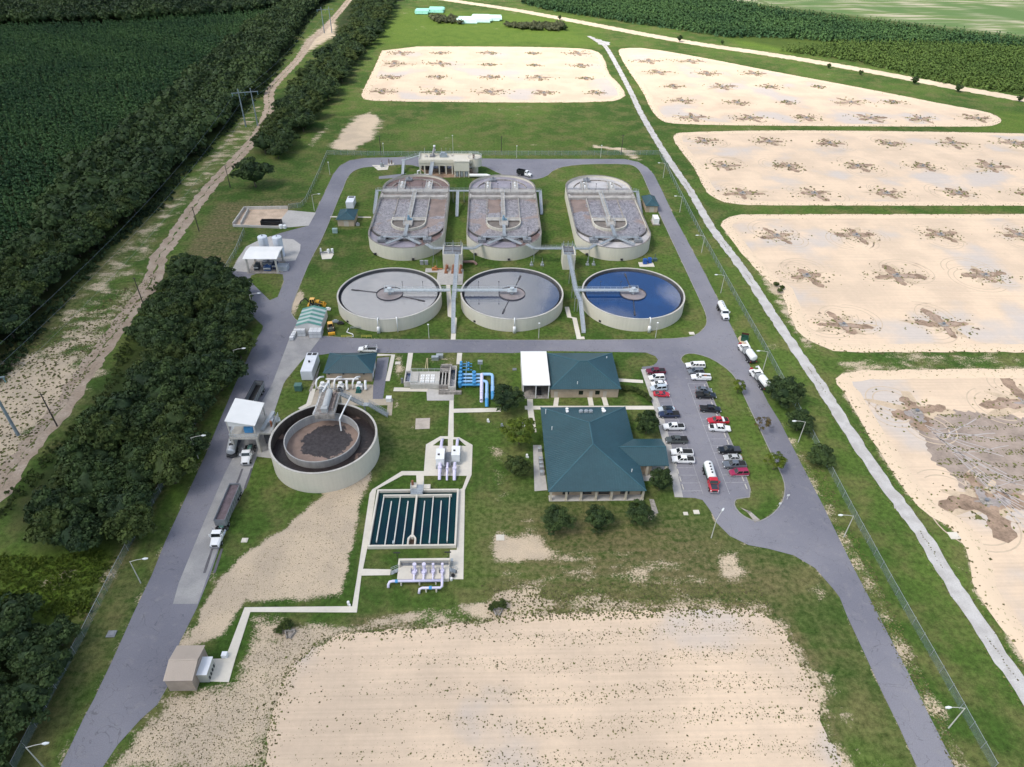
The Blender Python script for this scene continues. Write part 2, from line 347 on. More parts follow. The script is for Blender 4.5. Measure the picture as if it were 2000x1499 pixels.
for line, w, wd in [(GP([(1545, 860), (1580, 935), (1620, 1010), (1690, 1130), (1760, 1265), (1830, 1400), (1885, 1520)]), .50, 2.4), (GP([(470, 735), (400, 895), (322, 1070), (262, 1200), (184, 1365), (118, 1500)]), .42, 1.6),
                    (GP([(770, 688), (940, 695), (968, 720), (982, 770)]), .3, 1)]:
    att['bare'] = np.maximum(att['bare'], w * np.clip(1.6 - sdl(P2, line) / wd, 0, 1))
att['furrow'] = np.clip(sdf(P2, GP(FIELD)) / 6 + .5, 0, 1)
gm = bpy.data.meshes.new('ground'); nx, ny = len(gx), len(gy)
i0 = (np.arange(ny - 1)[:, None] * nx + np.arange(nx - 1)[None]).ravel()
quads = np.stack([i0, i0 + 1, i0 + nx + 1, i0 + nx], 1).astype(np.int32)
gm.vertices.add(len(P2)); gm.vertices.foreach_set('co', np.c_[P2, np.zeros(len(P2))].astype(np.float32).ravel())
gm.loops.add(quads.size); gm.loops.foreach_set('vertex_index', quads.ravel())
gm.polygons.add(len(quads)); gm.polygons.foreach_set('loop_start', np.arange(0, quads.size, 4, dtype=np.int32))
gm.update(calc_edges=True); gm.validate()
for k, a in att.items():
    A = gm.attributes.new(k, 'FLOAT', 'POINT'); A.data.foreach_set('value', a.astype(np.float32))
ground = bpy.data.objects.new('ground', gm); COL.objects.link(ground); struct(ground)

class NT:
    """small node-tree helper"""
    def __init__(self, name):
        self.m = bpy.data.materials.new(name); self.m.use_nodes = True; self.t = self.m.node_tree
        self.b = self.t.nodes['Principled BSDF']; self.pos = self.t.nodes.new('ShaderNodeNewGeometry').outputs['Position']
    def put(self, sock, v):
        if hasattr(v, 'is_linked') or hasattr(v, 'links'): self.t.links.new(v, sock)
        else: sock.default_value = v
    def noise(self, sc, detail=4, vec=None, rough=.5, stretch=None, dist=0):
        v = vec or self.pos
        if stretch:
            mp = self.t.nodes.new('ShaderNodeMapping'); mp.inputs['Scale'].default_value = stretch[:3]
            if len(stretch) > 3: mp.inputs['Rotation'].default_value = (0, 0, stretch[3])
            self.t.links.new(v, mp.inputs[0]); v = mp.outputs[0]
        n = self.t.nodes.new('ShaderNodeTexNoise'); n.inputs['Scale'].default_value = sc; n.inputs['Detail'].default_value = detail
        n.inputs['Roughness'].default_value = rough; n.inputs['Distortion'].default_value = dist; self.t.links.new(v, n.inputs['Vector']); return n.outputs[0]
    def math(self, op, a, b=0.0, c=None):
        n = self.t.nodes.new('ShaderNodeMath'); n.operation = op; self.put(n.inputs[0], a); self.put(n.inputs[1], b)
        if c is not None: self.put(n.inputs[2], c)
        return n.outputs[0]
    def ramp(self, v, a, b, lo=0.0, hi=1.0, smooth=True):
        n = self.t.nodes.new('ShaderNodeMapRange'); n.interpolation_type = 'SMOOTHSTEP' if smooth else 'LINEAR'
        for i, q in enumerate((v, a, b, lo, hi)): self.put(n.inputs[i], q)
        return n.outputs[0]
    def mix(self, f, a, b):
        n = self.t.nodes.new('ShaderNodeMix'); n.data_type = 'RGBA'; self.put(n.inputs[0], f)
        for i, q in ((6, a), (7, b)): self.put(n.inputs[i], (*q, 1) if isinstance(q, tuple) and len(q) == 3 else q)
        return n.outputs[2]
    def scale(self, col, f):
        n = self.t.nodes.new('ShaderNodeVectorMath'); n.operation = 'SCALE'; self.put(n.inputs[0], col); self.put(n.inputs['Scale'], f); return n.outputs[0]
    def attr(self, k):
        n = self.t.nodes.new('ShaderNodeAttribute'); n.attribute_name = k; return n.outputs['Fac']
    def out(self, col, rough=.95, spec=.15, bump=None, bs=.4, bd=.2):
        self.put(self.b.inputs['Base Color'], col); self.put(self.b.inputs['Roughness'], rough); self.b.inputs['Specular IOR Level'].default_value = spec
        if bump is not None:
            n = self.t.nodes.new('ShaderNodeBump'); n.inputs['Strength'].default_value = bs; n.inputs['Distance'].default_value = bd
            self.put(n.inputs['Height'], bump); self.t.links.new(n.outputs[0], self.b.inputs['Normal'])
        return self.m
g = NT('grassland')
big = g.noise(.018, 4); mid = g.noise(.11, 5, rough=.6); fine = g.noise(.9, 5, rough=.65); xf = g.noise(4.5, 3, rough=.6)
mow = g.noise(.35, 4, stretch=(.18, 1.6, 1))
gr = g.mix(g.ramp(big, .38, .62), (.044, .088, .015), (.082, .130, .025))
gr = g.mix(g.ramp(mid, .42, .68, 0, .7), gr, (.145, .138, .052))
gr = g.mix(g.math('MULTIPLY', g.attr('lush'), g.ramp(mid, .25, .6, .55, 1)), gr, (.105, .165, .022))
gr = g.mix(g.math('MULTIPLY', g.attr('dry'), g.ramp(g.math('ADD', fine, g.math('MULTIPLY', mow, .6)), .55, .95)), gr, (.150, .118, .062))
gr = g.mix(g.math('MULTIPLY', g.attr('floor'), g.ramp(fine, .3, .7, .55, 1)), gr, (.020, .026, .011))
gr = g.scale(gr, g.ramp(g.math('ADD', g.math('MULTIPLY', fine, .68), g.math('MULTIPLY', xf, .32)), .32, .68, .40, 1.58, False))
nb = g.math('ADD', g.math('MULTIPLY', g.noise(.16, 6, rough=.62, stretch=(.7, 1.2, 1)), .56), g.math('MULTIPLY', g.noise(2.3, 5, rough=.74), .44))
base_b = g.math('MAXIMUM', g.attr('bare'), g.ramp(big, .40, .70, .10, .36))
th = g.ramp(base_b, 0, 1, .78, .26, False)
mask = g.ramp(nb, g.math('SUBTRACT', th, .045), g.math('ADD', th, .06))
sandc = g.mix(g.ramp(mid, .35, .65), (.60, .48, .345), (.50, .405, .30))
sandc = g.scale(sandc, g.ramp(xf, .3, .7, .72, 1.12, False))
colr = g.mix(mask, gr, sandc)
fur = g.noise(.05, 5, rough=.6, stretch=(.35, 2.2, 1, R(-14))); fcol = g.mix(g.ramp(fur, .44, .6), (.115, .165, .055), (.36, .33, .24))
fcol = g.mix(g.ramp(g.noise(.012, 2), .4, .62), fcol, (.09, .15, .05))
colr = g.mix(g.attr('furrow'), colr, fcol)
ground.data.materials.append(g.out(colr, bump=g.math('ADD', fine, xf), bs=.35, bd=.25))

# ------------------------------------------------------------------ paved ground
a_ = NT('asphalt'); af = a_.noise(6, 4, rough=.7); am = a_.noise(.45, 6, rough=.7); ab = a_.noise(.03, 3)
ac = a_.mix(a_.ramp(ab, .35, .65), (.160, .160, .192), (.222, .218, .246))
ac = a_.mix(a_.ramp(am, .50, .72, 0, .45), ac, (.26, .25, .25))
ac = a_.scale(ac, a_.ramp(af, .25, .75, .80, 1.18, False))
crk = a_.ramp(a_.math('ABSOLUTE', a_.math('SUBTRACT', a_.noise(.22, 3, dist=.6), .5)), 0, .006, .45, 0)
ASPH = a_.out(a_.mix(crk, ac, (.06, .058, .065)), .85, .3, af, .2, .03)
road_outer = [(116, 1503), (164, 1402), (184, 1365), (222, 1285), (260, 1200), (296, 1125), (322, 1060), (370, 957), (400, 892), (432, 815), (460, 750), (500, 665), (512, 645), (514, 637),
    (485, 610), (471, 587), (464, 560), (452, 530), (466, 505), (481, 482), (507, 469), (550, 455), (603, 441), (617, 412), (635, 375), (650, 342), (663, 325), (682, 314), (712, 309), (797, 307), (939, 310), (1000, 311), (1220, 311),
    (1247, 317), (1265, 328), (1277, 341), (1294, 375), (1315, 420), (1377, 535), (1410, 600), (1440, 662), (1467, 720), (1500, 787), (1525, 827), (1545, 867), (1572, 920), (1607, 987), (1640, 1055), (1675, 1125),
    (1692, 1157), (1730, 1230), (1775, 1317), (1812, 1392), (1868, 1503), (1793, 1503), (1757, 1422), (1725, 1357), (1690, 1280), (1655, 1205), (1640, 1167), (1627, 1150), (1605, 1125), (1592, 1110), (1550, 1085), (1500, 1072),
    (1462, 1065), (1425, 1047), (1400, 1022), (1390, 1002), (1382, 990), (1372, 977), (1357, 973), (1331, 972), (1307, 875), (1287, 802), (1260, 745), (1254, 717), (1275, 715), (1283, 708), (1285, 703), (1280, 696), (1262, 689), (1150, 687), (1067, 686),
    (1000, 690), (925, 689), (737, 690), (650, 690), (617, 695), (602, 692), (585, 710), (559, 742), (554, 750), (530, 822), (500, 897), (475, 962), (447, 1015), (410, 1125), (385, 1187), (350, 1257), (330, 1337), (307, 1377), (275, 1405), (230, 1455), (198, 1503)]
hole_plant = [(625, 662), (602, 640), (583, 628), (575, 622), (567, 607), (585, 560), (607, 507), (630, 467), (665, 380), (670, 370), (677, 350), (687, 337), (700, 330), (715, 327), (737, 326), (797, 321), (830, 330), (920, 330), (940, 322), (980, 342), (1003, 349),
    (1042, 352), (1067, 346), (1082, 332), (1105, 325), (1150, 321), (1225, 321), (1240, 325), (1252, 337), (1265, 367), (1282, 407), (1340, 530), (1375, 605), (1381, 625), (1377, 640), (1360, 655), (1335, 661), (1250, 664), (1000, 665)]
hole_lot = [(1332, 707), (1330, 700), (1340, 691), (1362, 692), (1392, 702), (1425, 725), (1440, 745), (1455, 780), (1485, 842), (1500, 875), (1525, 925), (1533, 950), (1530, 975), (1520, 992), (1505, 1007), (1487, 1017), (1475, 1019), (1450, 1007), (1435, 990),
    (1436, 977), (1445, 975), (1471, 971), (1452, 915), (1425, 855), (1405, 807), (1380, 747), (1374, 725), (1368, 712), (1341, 714)]
hole_side = [(487, 548), (500, 561), (536, 596), (560, 537), (530, 534), (492, 535)]
def smooth_loop(p, k=2):
    for _ in range(k): p = [q for a, b in zip(p, p[1:] + p[:1]) for q in ((a[0] * .75 + b[0] * .25, a[1] * .75 + b[1] * .25), (a[0] * .25 + b[0] * .75, a[1] * .25 + b[1] * .75))]
    return p
RO_ = GP(road_outer); HP_ = smooth_loop(GP(hole_plant), 1); HL_ = smooth_loop(GP(hole_lot), 1); HS_ = smooth_loop(GP(hole_side), 1)
for lp in (RO_, HP_, HL_, HS_): att['bare'] = np.maximum(att['bare'], .47 * np.clip(1.25 - sdl(P2, list(lp) + [lp[0]]) / 1.0, 0, 1))
gm.attributes['bare'].data.foreach_set('value', att['bare'].astype(np.float32))
struct(MB().poly(RO_, .02, [HP_, HL_, HS_]).build('road', ASPH))
def edge_noise(p, amp=.25, step=1.0, seed=1, freq=.55):
    """ragged natural edge: resample an outline and push it about"""
    rg = np.random.RandomState(seed); out = []; ph = rg.rand(12) * 6.28; s_ = 0
    for a, b in zip(p, p[1:] + p[:1]):
        L = math.hypot(b[0] - a[0], b[1] - a[1]); n = max(1, int(L / step))
        nx_, ny_ = (-(b[1] - a[1]) / max(L, 1e-6), (b[0] - a[0]) / max(L, 1e-6))
        for i in range(n):
            t = i / n; d = sum(math.sin((s_ + t * L) * freq * (1.55 ** k) + ph[k]) / (1.3 ** k) for k in range(7)) * amp * .5 + rg.randn() * amp * .35
            out.append((a[0] + (b[0] - a[0]) * t + nx_ * d, a[1] + (b[1] - a[1]) * t + ny_ * d))
        s_ += L
    return out
def ribbon(pts, w, z, name, mat, seed=1, amp=.3, wend=None):
    L_, R_ = [], []
    for i, p in enumerate(pts):
        a = pts[max(i - 1, 0)]; b = pts[min(i + 1, len(pts) - 1)]; d = (b[0] - a[0], b[1] - a[1]); l = math.hypot(*d)
        ww = w if wend is None else w + (wend - w) * i / (len(pts) - 1)
        n_ = (-d[1] / l * ww / 2, d[0] / l * ww / 2); L_.append((p[0] + n_[0], p[1] + n_[1])); R_.append((p[0] - n_[0], p[1] - n_[1]))
    return struct(MB().poly(edge_noise(L_ + R_[::-1], amp, 1.2, seed), z).build(name, mat))
def spline(pts, n=6):
    out = []
    for i in range(len(pts) - 1):
        p0, p1, p2, p3 = (np.array(pts[max(0, min(len(pts) - 1, i + k))]) for k in (-1, 0, 1, 2))
        for j in range(n):
            t = j / n; out.append(tuple(.5 * ((2 * p1) + (p2 - p0) * t + (2 * p0 - 5 * p1 + 4 * p2 - p3) * t * t + (3 * p1 - p0 - 3 * p2 + p3) * t ** 3)))
    return out + [tuple(pts[-1])]
# gravel and dirt tracks
k_ = NT('gravel'); kf = k_.noise(3.5, 5, rough=.75); km = k_.noise(.3, 4)
GRAV = k_.out(k_.scale(k_.mix(k_.ramp(km, .35, .65), (.52, .505, .49), (.42, .40, .385)), k_.ramp(kf, .25, .75, .75, 1.15, False)), .95, .2, kf, .4, .05)
d_ = NT('dirt_track'); df = d_.noise(1.6, 6, rough=.7); dm = d_.noise(.2, 4)
DIRT = d_.out(d_.scale(d_.mix(d_.ramp(dm, .35, .65), (.46, .37, .29), (.36, .28, .21)), d_.ramp(df, .28, .72, .6, 1.15, False)), .95, .1, df, .5, .15)
SANDR = M('pale_sand_road', (.58, .475, .35), .95, var=.14, sc=.05, fine=.6, space='world', spec=.1)
gravel_px = [(1150, 71), (1172, 84), (1184, 93), (1203, 125), (1232, 180), (1252, 222), (1287, 282), (1318, 330), (1349, 375), (1390, 445), (1435, 505), (1467, 550), (1515, 625), (1557, 687), (1600, 750), (1655, 837), (1700, 905), (1750, 975), (1800, 1042), (1850, 1125), (1900, 1200), (1950, 1277), (2000, 1350), (2080, 1475)]
gravel_w = spline(GP(gravel_px), 4); ribbon(gravel_w, 3.5, .03, 'gravel_road', GRAV, 3, .22)
struct(MB().poly(edge_noise(smooth_loop(GP([(1150, 70), (1170, 78), (1190, 83), (1192, 88), (1180, 90), (1168, 86)]), 1), 1, 1.5, 4), .045).build('gravel_turnout', GRAV))
track_px = [(690, -15), (682, 0), (660, 27), (625, 65), (607, 79), (582, 117), (545, 155), (526, 182), (526, 212), (512, 247), (490, 280), (437, 337), (405, 372), (375, 412), (332, 475), (310, 502), (303, 535), (282, 572), (250, 615), (217, 660), (187, 700), (155, 745), (120, 800), (82, 845), (37, 900), (0, 957), (-90, 1080)]
track_w = spline(GP(track_px), 4)
def offset(line, d): return [(p[0] - (b[1] - a[1]) / math.hypot(b[0] - a[0], b[1] - a[1]) * d, p[1] + (b[0] - a[0]) / math.hypot(b[0] - a[0], b[1] - a[1]) * d) for a, p, b in zip([line[0]] + line[:-1], line, line[1:] + [line[-1]])]
ribbon(offset(track_w, 1.5), 3.0, .03, 'dirt_track', DIRT, 5, .5); ribbon(offset(track_w, -1.7), 2.8, .03, 'dirt_track', DIRT, 6, .5)
dirt_px = [(820, -8), (885, 2), (1000, 19), (1125, 42), (1250, 66), (1375, 88), (1500, 106), (1650, 131), (1750, 149), (1875, 173), (2000, 195), (2300, 250)]
ribbon(spline(GP(dirt_px), 4), 13, .03, 'dirt_road', SANDR, 7, .8)
ribbon(GP([(1470, -6), (1500, 9), (1750, 41), (2000, 71), (2300, 110)]), 7, .03, 'field_track', M('mown_verge', (.10, .13, .045), .95, var=.2, sc=.1, space='world'), 8, .7)
# concrete sheets
def slab(px, name='concrete_apron', z=.04, mat=PAVE): return struct(MB().poly(GP(px), z).build(name, mat))
lane = NT('weighbridge_lane'); lf = lane.noise(4, 4, rough=.7); lm = lane.noise(.2, 4)
LANE = lane.out(lane.scale(lane.mix(lane.ramp(lm, .35, .65), (.36, .35, .34), (.28, .275, .275)), lane.ramp(lf, .25, .75, .85, 1.12, False)), .9)
slab([(567, 657), (532, 750), (500, 805), (437, 930), (390, 1040), (362, 1108), (349, 1140), (338, 1180), (386, 1180), (404, 1130), (447, 1015), (475, 962), (500, 897), (530, 822), (554, 750), (559, 742), (585, 710), (602, 692), (625, 662), (602, 640), (583, 628), (575, 640)], 'concrete_apron', mat=LANE)
for a, b in [((415, 1072), (399, 1120)), ((434, 1072), (418, 1120)), ((474, 916), (456, 962)), ((492, 915), (478, 955))]:
    ribbon([G(*a), G(*b)], .55, .048, 'tyre_track', M('tyre_marks', (.11, .105, .115), .9, space='world'), 3, .06)
slab([(452, 529), (466, 504), (481, 482), (507, 469), (528, 462), (545, 466), (573, 468), (587, 478), (586, 490), (577, 509), (555, 512), (553, 532), (490, 533)], 'silo_apron')
slab([(563, 411), (617, 416), (603, 441), (550, 446), (543, 437)], 'bed_apron', .045)
slab([(455, 443.6), (477, 409.4), (563, 408), (552, 446)], 'drying_bed_floor', .035, M('sludge_sand', (.50, .38, .28), .95, var=.25, sc=.25, fine=2, space='world'))
slab([(500, 892), (540, 897), (525, 845), (512, 850)], 'tower_apron', .05)
W_ = 1.6
def walk(px, w=1.7, z=.06, mat=PAVEN):
    return ribbon(GP(px), w, z, 'sidewalk', mat, 1, .012)
sw = MB()
def sheet(px, hole=()): sw.poly(GP(px), .03, [GP(h) for h in hole], 0, .10)
sheet([(886, 855), (897, 855), (923, 870), (921, 928), (908, 958), (905, 1132), (876, 1132), (879, 1075), (892, 1075), (896, 957), (903, 955), (912, 930), (828, 930), (828, 955), (814, 955), (813, 929), (787, 929), (735, 957), (718, 1071), (717, 1073), (709, 1112), (765, 1113), (762, 1124), (706, 1125), (697, 1197), (489, 1196), (483, 1215), (460, 1287), (447, 1333), (392, 1331), (403, 1288), (440, 1287), (478, 1187), (688, 1185), (698, 1125), (722, 965), (727, 957), (785, 921), (828, 921), (832, 869), (860, 853), (875, 853), (878, 783), (886, 783)], [[(845, 871), (863, 858), (875, 858), (875, 872)], [(885, 859), (896, 859), (911, 872), (885, 871)]])
struct(sw.build('sidewalk', PAVEN))
slab([(833, 760), (887, 763), (886, 783), (834, 783)], 'filter_apron', .05, PAVE)
for px, w in [([(886, 803), (978, 801)], 1.7), ([(769, 761), (835, 762)], 1.7), ([(802, 690), (797, 725)], 1.5), ([(898, 690), (896, 712)], 1.5), ([(875, 550), (879, 618), (888, 622), (885, 664)], 1.5), ([(1107, 600), (1112, 620), (1122, 622), (1131, 663)], 1.5),
              ([(1090, 757), (1085, 794)], 1.3), ([(1151, 772), (1155, 793)], 1.4), ([(1178, 772), (1184, 793)], 1.4), ([(1208, 743), (1256, 746)], 1.5), ([(615, 838), (640, 790), (655, 735), (620, 760)], 1.3), ([(612, 760), (603, 790), (585, 800)], 1.4), ([(645, 424), (725, 425)], 1)]: walk(px, w)
walk([(1035, 780), (1036, 800), (1042, 845)], 1.6); walk([(1025, 797), (1282, 797)], 1.6, .064)
walk([(1258, 722), (1285, 800), (1304, 872), (1326, 972)], 2.0, .09, PAVE)
slab([(1041, 870), (1057, 870), (1069, 958), (1044, 960)], 'condenser_apron', .05, PAVE); slab([(1268, 975), (1277, 976), (1286, 1003), (1275, 1005)], 'garden_path', .05, CONCD)
slab([(635, 750), (729, 752), (729, 780), (725, 779), (765, 779), (768, 780), (765, 812), (755, 812), (757, 792), (620, 793), (595, 795), (620, 760)], 'blower_apron', .035, M('blower_slab', (.40, .345, .27), .9, var=.2, sc=.2, fine=2, space='world'))
slab([(737, 700), (760, 698), (748, 780), (728, 780), (729, 752)], 'equipment_drive', .045, ASPH)
ribbon(GP([(737, 694), (768, 694), (757, 745)]), 1.2, .06, 'drive_kerb', PAVEN, 2, .01)
slab([(812, 818), (840, 817), (839, 838), (811, 839)], 'old_slab', .05, M('stained_slab', (.46, .40, .34), .9, var=.2, sc=.4, fine=2, space='world'))
slab([(820, 330), (930, 330), (935, 346), (838, 348)], 'headworks_floor', .03, M('red_floor', (.28, .19, .13), .9, var=.25, space='world'))
slab([(726, 323), (760, 323), (757, 332), (738, 333)], 'valve_slab', .04, PAVEN); slab([(740, 345), (795, 339), (770, 348), (740, 350)], 'paved_patch', .03, ASPH)
slab([(626, 494), (641, 489), (652, 497), (647, 506), (629, 507)], 'meter_slab', .04, PAVEN)
# parking-bay lines
pl = MB(); LINE = M('worn_line_paint', (.34, .335, .34), .8, var=.35, sc=1, fine=5, space='world')
def line(a, b, w=.11, z=.028): pl.bar((*a, z), (*b, z), w, .004)
for i in range(19):
    y = 158.5 - i * 2.65
    if y > 112: line((45.2, y), (50.6, y))
    if i < 17 and y > 112: line((57.0, y), (62.4, y))
line((50.6, 158.5), (50.6, 112.3)); line((57.0, 156), (57.0, 112.3))
struct(pl.build('bay_lines', LINE))
kb = MB()
for lp in (HP_, HL_):
    inn = []; n = len(lp)
    for i, p in enumerate(lp):
        a = lp[i - 1]; b = lp[(i + 1) % n]; d = (b[0] - a[0], b[1] - a[1]); l = math.hypot(*d) or 1; inn.append((p[0] - d[1] / l * .22, p[1] + d[0] / l * .22))
    kb.strip(lp, inn, .005, .11, 0)
struct(kb.build('kerb', M('old_kerb', (.27, .26, .25), .9, var=.2, space='world')))
slab([(1446, 992), (1460, 1002), (1468, 1012), (1474, 1022), (1484, 1016), (1466, 1000)], 'gutter_chute', .06, CONCD)

# ------------------------------------------------------------------ infiltration basins of pale sand
SF = [
 [(500, 1540), (517, 1499), (532, 1387), (550, 1337), (580, 1287), (620, 1262), (675, 1236), (812, 1230), (975, 1212), (1000, 1203), (1150, 1196), (1375, 1190), (1462, 1191), (1500, 1202), (1525, 1225), (1562, 1295), (1592, 1350), (1605, 1412), (1620, 1445), (1645, 1499), (1665, 1540)],
 [(752, 92), (738, 125), (722, 158), (709, 185), (711, 191), (717, 194), (737, 197), (1000, 200), (1187, 199), (1212, 192), (1219, 185), (1207, 165), (1185, 145), (1177, 112), (1162, 99), (1125, 95), (1000, 92)],
 [(1209, 100), (1217, 95), (1262, 94.5), (1375, 114), (1500, 139), (1625, 162), (1750, 186), (1850, 206), (1925, 219), (1950, 230), (1952, 237), (1940, 245), (1900, 247), (1500, 245), (1325, 242), (1295, 237), (1275, 215), (1260, 180), (1225, 130)],
 [(1319, 271), (1322, 263), (1335, 260), (1500, 256), (1750, 258), (2000, 262), (2350, 272), (2500, 400), (1500, 400), (1425, 397), (1397, 385), (1382, 372), (1360, 327), (1347, 312), (1327, 285)],
 [(1410, 437), (1437, 422), (1500, 421), (2000, 421), (2550, 421), (2750, 690), (2000, 684), (1750, 684), (1637, 685), (1600, 672), (1567, 652), (1550, 622), (1537, 580), (1527, 560), (1505, 550), (1450, 490), (1425, 457)],
 [(1640, 745), (1650, 735), (1660, 732), (1700, 728), (2000, 725), (2500, 722), (2700, 1400), (2130, 1470), (2000, 1272), (1955, 1207), (1912, 1150), (1910, 1115), (1890, 1057), (1862, 1025), (1812, 1000), (1770, 950), (1732, 890), (1700, 842), (1662, 775)]]
s_ = NT('basin_sand'); sf1 = s_.noise(.8, 5, rough=.7); sm = s_.noise(.06, 4); fur2 = s_.noise(.5, 4, stretch=(.06, 3.2, 1)); sg = s_.noise(7, 3)
fur3 = s_.noise(.4, 3, stretch=(2.2, .10, 1, R(12)))
sc_ = s_.mix(s_.ramp(sm, .35, .62), (.680, .530, .390), (.588, .462, .345))
sc_ = s_.mix(s_.ramp(s_.noise(.03, 4), .52, .66, 0, .9), sc_, (.520, .465, .425))
sc_ = s_.scale(sc_, s_.ramp(s_.math('ADD', s_.math('MULTIPLY', fur2, .8), s_.math('MULTIPLY', fur3, .2)), .3, .7, .91, 1.06, False))
sc_ = s_.scale(sc_, s_.ramp(s_.math('ADD', s_.math('MULTIPLY', sf1, .5), s_.math('MULTIPLY', sg, .5)), .3, .7, .90, 1.07, False))
SAND = s_.out(sc_, .95, .1, s_.math('ADD', sf1, fur2), .3, .12)
b_ = NT('berm_sand'); bn = b_.noise(.9, 6, rough=.72); BERM = b_.out(b_.mix(b_.ramp(bn, .58, .66), (.66, .52, .38), b_.mix(b_.ramp(b_.noise(3, 4), .4, .6), (.10, .13, .035), (.40, .33, .2))), .95, .1, bn, .4, .1)
SFW = []
for i, px in enumerate(SF):
    w = smooth_loop(GP(px), 1); SFW.append(w)
    if i == 0: struct(MB().poly(edge_noise(w, .38, .8, 20), .025).build('sand_basin', SAND)); continue
    rs = edge_noise(w, .25, 3.0, 60 + i); nn = len(rs); nv = []
    for k in range(nn):
        a, b = rs[k - 2], rs[(k + 2) % nn]; l = math.hypot(b[0] - a[0], b[1] - a[1]) or 1; nv.append((-(b[1] - a[1]) / l, (b[0] - a[0]) / l))
    ar = sum(rs[k][0] * rs[(k + 1) % nn][1] - rs[(k + 1) % nn][0] * rs[k][1] for k in range(nn)); sg_ = 1 if ar > 0 else -1
    bm = MB(); prof = [(-1.2, .03), (.6, .24), (1.5, .26), (3.4, .04)]; bm.add([(p[0] + q[0] * d * sg_, p[1] + q[1] * d * sg_, z) for d, z in prof for p, q in zip(rs, nv)], [(r_ * nn + k, r_ * nn + (k + 1) % nn, (r_ + 1) * nn + (k + 1) % nn, (r_ + 1) * nn + k)[::sg_] for r_ in range(3) for k in range(nn)])
    struct(bm.build('sand_berm', BERM, smooth=True))
    struct(MB().poly(edge_noise(w, .38 if i in (0, 4, 5) else .5, .8 if i in (0, 5) else 1.6, 20 + i), .025).build('sand_basin', SAND))
for i, w in enumerate(SFW): att['bare'] = np.maximum(att['bare'], (.56, .48, .48, .48, .52, .56)[i] * np.clip(1.35 - sdl(P2, list(w) + [w[0]]) / (3.4, 2.5, 2.5, 2.5, 2.5, 3)[i], 0, 1))
gm.attributes['bare'].data.foreach_set('value', att['bare'].astype(np.float32))
# damp scours around every splash pad, tyre rings, tufts of weeds
def star(cx, cy, r, seed, arms=4, rot=0.0):
    rg = random.Random(seed); pts = []; n = 64
    dirs = [(rot + k * 360 / arms + rg.uniform(-14, 14), r * rg.uniform(.55, 1.15), rg.uniform(13, 23)) for k in range(arms)]
    for i in range(n):
        a = 360 * i / n; d = .40 * r
        for (b, l, w) in dirs:
            q = (a - b + 180) % 360 - 180; d = max(d, l * math.exp(-(q / w) ** 2))
        d *= rg.uniform(.86, 1.14); pts.append((cx + d * math.cos(R(a)), cy + d * math.sin(R(a)) * .95))
    return pts
def lobe(cx, cy, ang, ln, wd, rg):
    u = (math.cos(R(ang)), math.sin(R(ang))); v = (-u[1], u[0]); out = []
    ph = [rg.uniform(0, 6.3) for _ in range(3)]
    for sgn in (1, -1):
        for i in range(12):
            t = i / 11 if sgn > 0 else 1 - i / 11; w_ = wd * math.sqrt(max(0, 1 - (2 * t - 1) ** 4)) * (.8 + .35 * math.sin(t * 7 + ph[0]) * math.sin(t * 13 + ph[1] + sgn)) * rg.uniform(.85, 1.15) + .12
            out.append((cx + u[0] * ln * t + v[0] * w_ * sgn, cy + u[1] * ln * t + v[1] * w_ * sgn))
    return out
PADS = [[], [(782, 104), (860, 104), (957, 104), (1042, 105), (1130, 105), (770, 125), (860, 125), (957, 127), (1045, 128), (1135, 129), (760, 151), (855, 151), (957, 151), (1054, 152), (1145, 154), (745, 179), (852, 179), (957, 180), (1062, 182), (1165, 182)],
 [(1267, 120), (1347, 120), (1287, 142), (1380, 144), (1472, 144), (1315, 169), (1410, 170), (1507, 170), (1600, 170), (1332, 197), (1440, 201), (1537, 200), (1662, 200), (1745, 200), (1350, 230), (1465, 231), (1575, 231), (1700, 231), (1797, 232), (1910, 232)],
 [(1375, 276), (1502, 277), (1620, 280), (1737, 281), (1860, 280), (1980, 280), (1415, 325), (1540, 325), (1675, 325), (1802, 325), (1935, 326), (1450, 378), (1590, 378), (1732, 378), (1872, 378), (2012, 378)],
 [(1517, 461), (1672, 460), (1837, 459), (1990, 459), (1575, 539), (1751, 539), (1924, 538), (1647, 635), (1842, 635)], [(1790, 805), (1925, 980), (2006, 788)]]
DAMP = M('damp_brown_sand', (.285, .205, .150), .95, var=.45, sc=.35, fine=1.8, space='world', spec=.1)
DAMPD = M('wet_dark_sand', (.155, .115, .085), .9, var=.35, sc=.5, fine=3, space='world', spec=.15)
GREYW = M('grey_silt', (.30, .265, .25), .85, var=.25, sc=.25, fine=2, space='world', spec=.25)
RINGM = M('tyre_rings', (.50, .40, .30), .95, var=.1, space='world', spec=.1)
WEED = M('weed_tufts', (.135, .140, .05), .9, var=.4, sc=.7, fine=5, space='world', spec=.1)
WEEDD = M('dark_weed_tufts', (.095, .088, .042), .9, var=.4, sc=.7, fine=5, space='world', spec=.1)
class Tufts(MB):
    def tuft(self, x, y, r, rg, m=0, z=.03, n=4):
        vs = [(x + rg.uniform(-.15, .15) * r, y + rg.uniform(-.15, .15) * r, z + r * rg.uniform(.5, .9))]
        a0 = rg.uniform(0, 6.28)
        for k in range(n):
            a = a0 + 6.28 * k / n + rg.uniform(-.4, .4); q = r * rg.uniform(.6, 1.3); vs.append((x + math.cos(a) * q, y + math.sin(a) * q, z))
        self.add(vs, [(0, 1 + k, 1 + (k + 1) % n) for k in range(n)], m)
rg = random.Random(5); pad0 = None
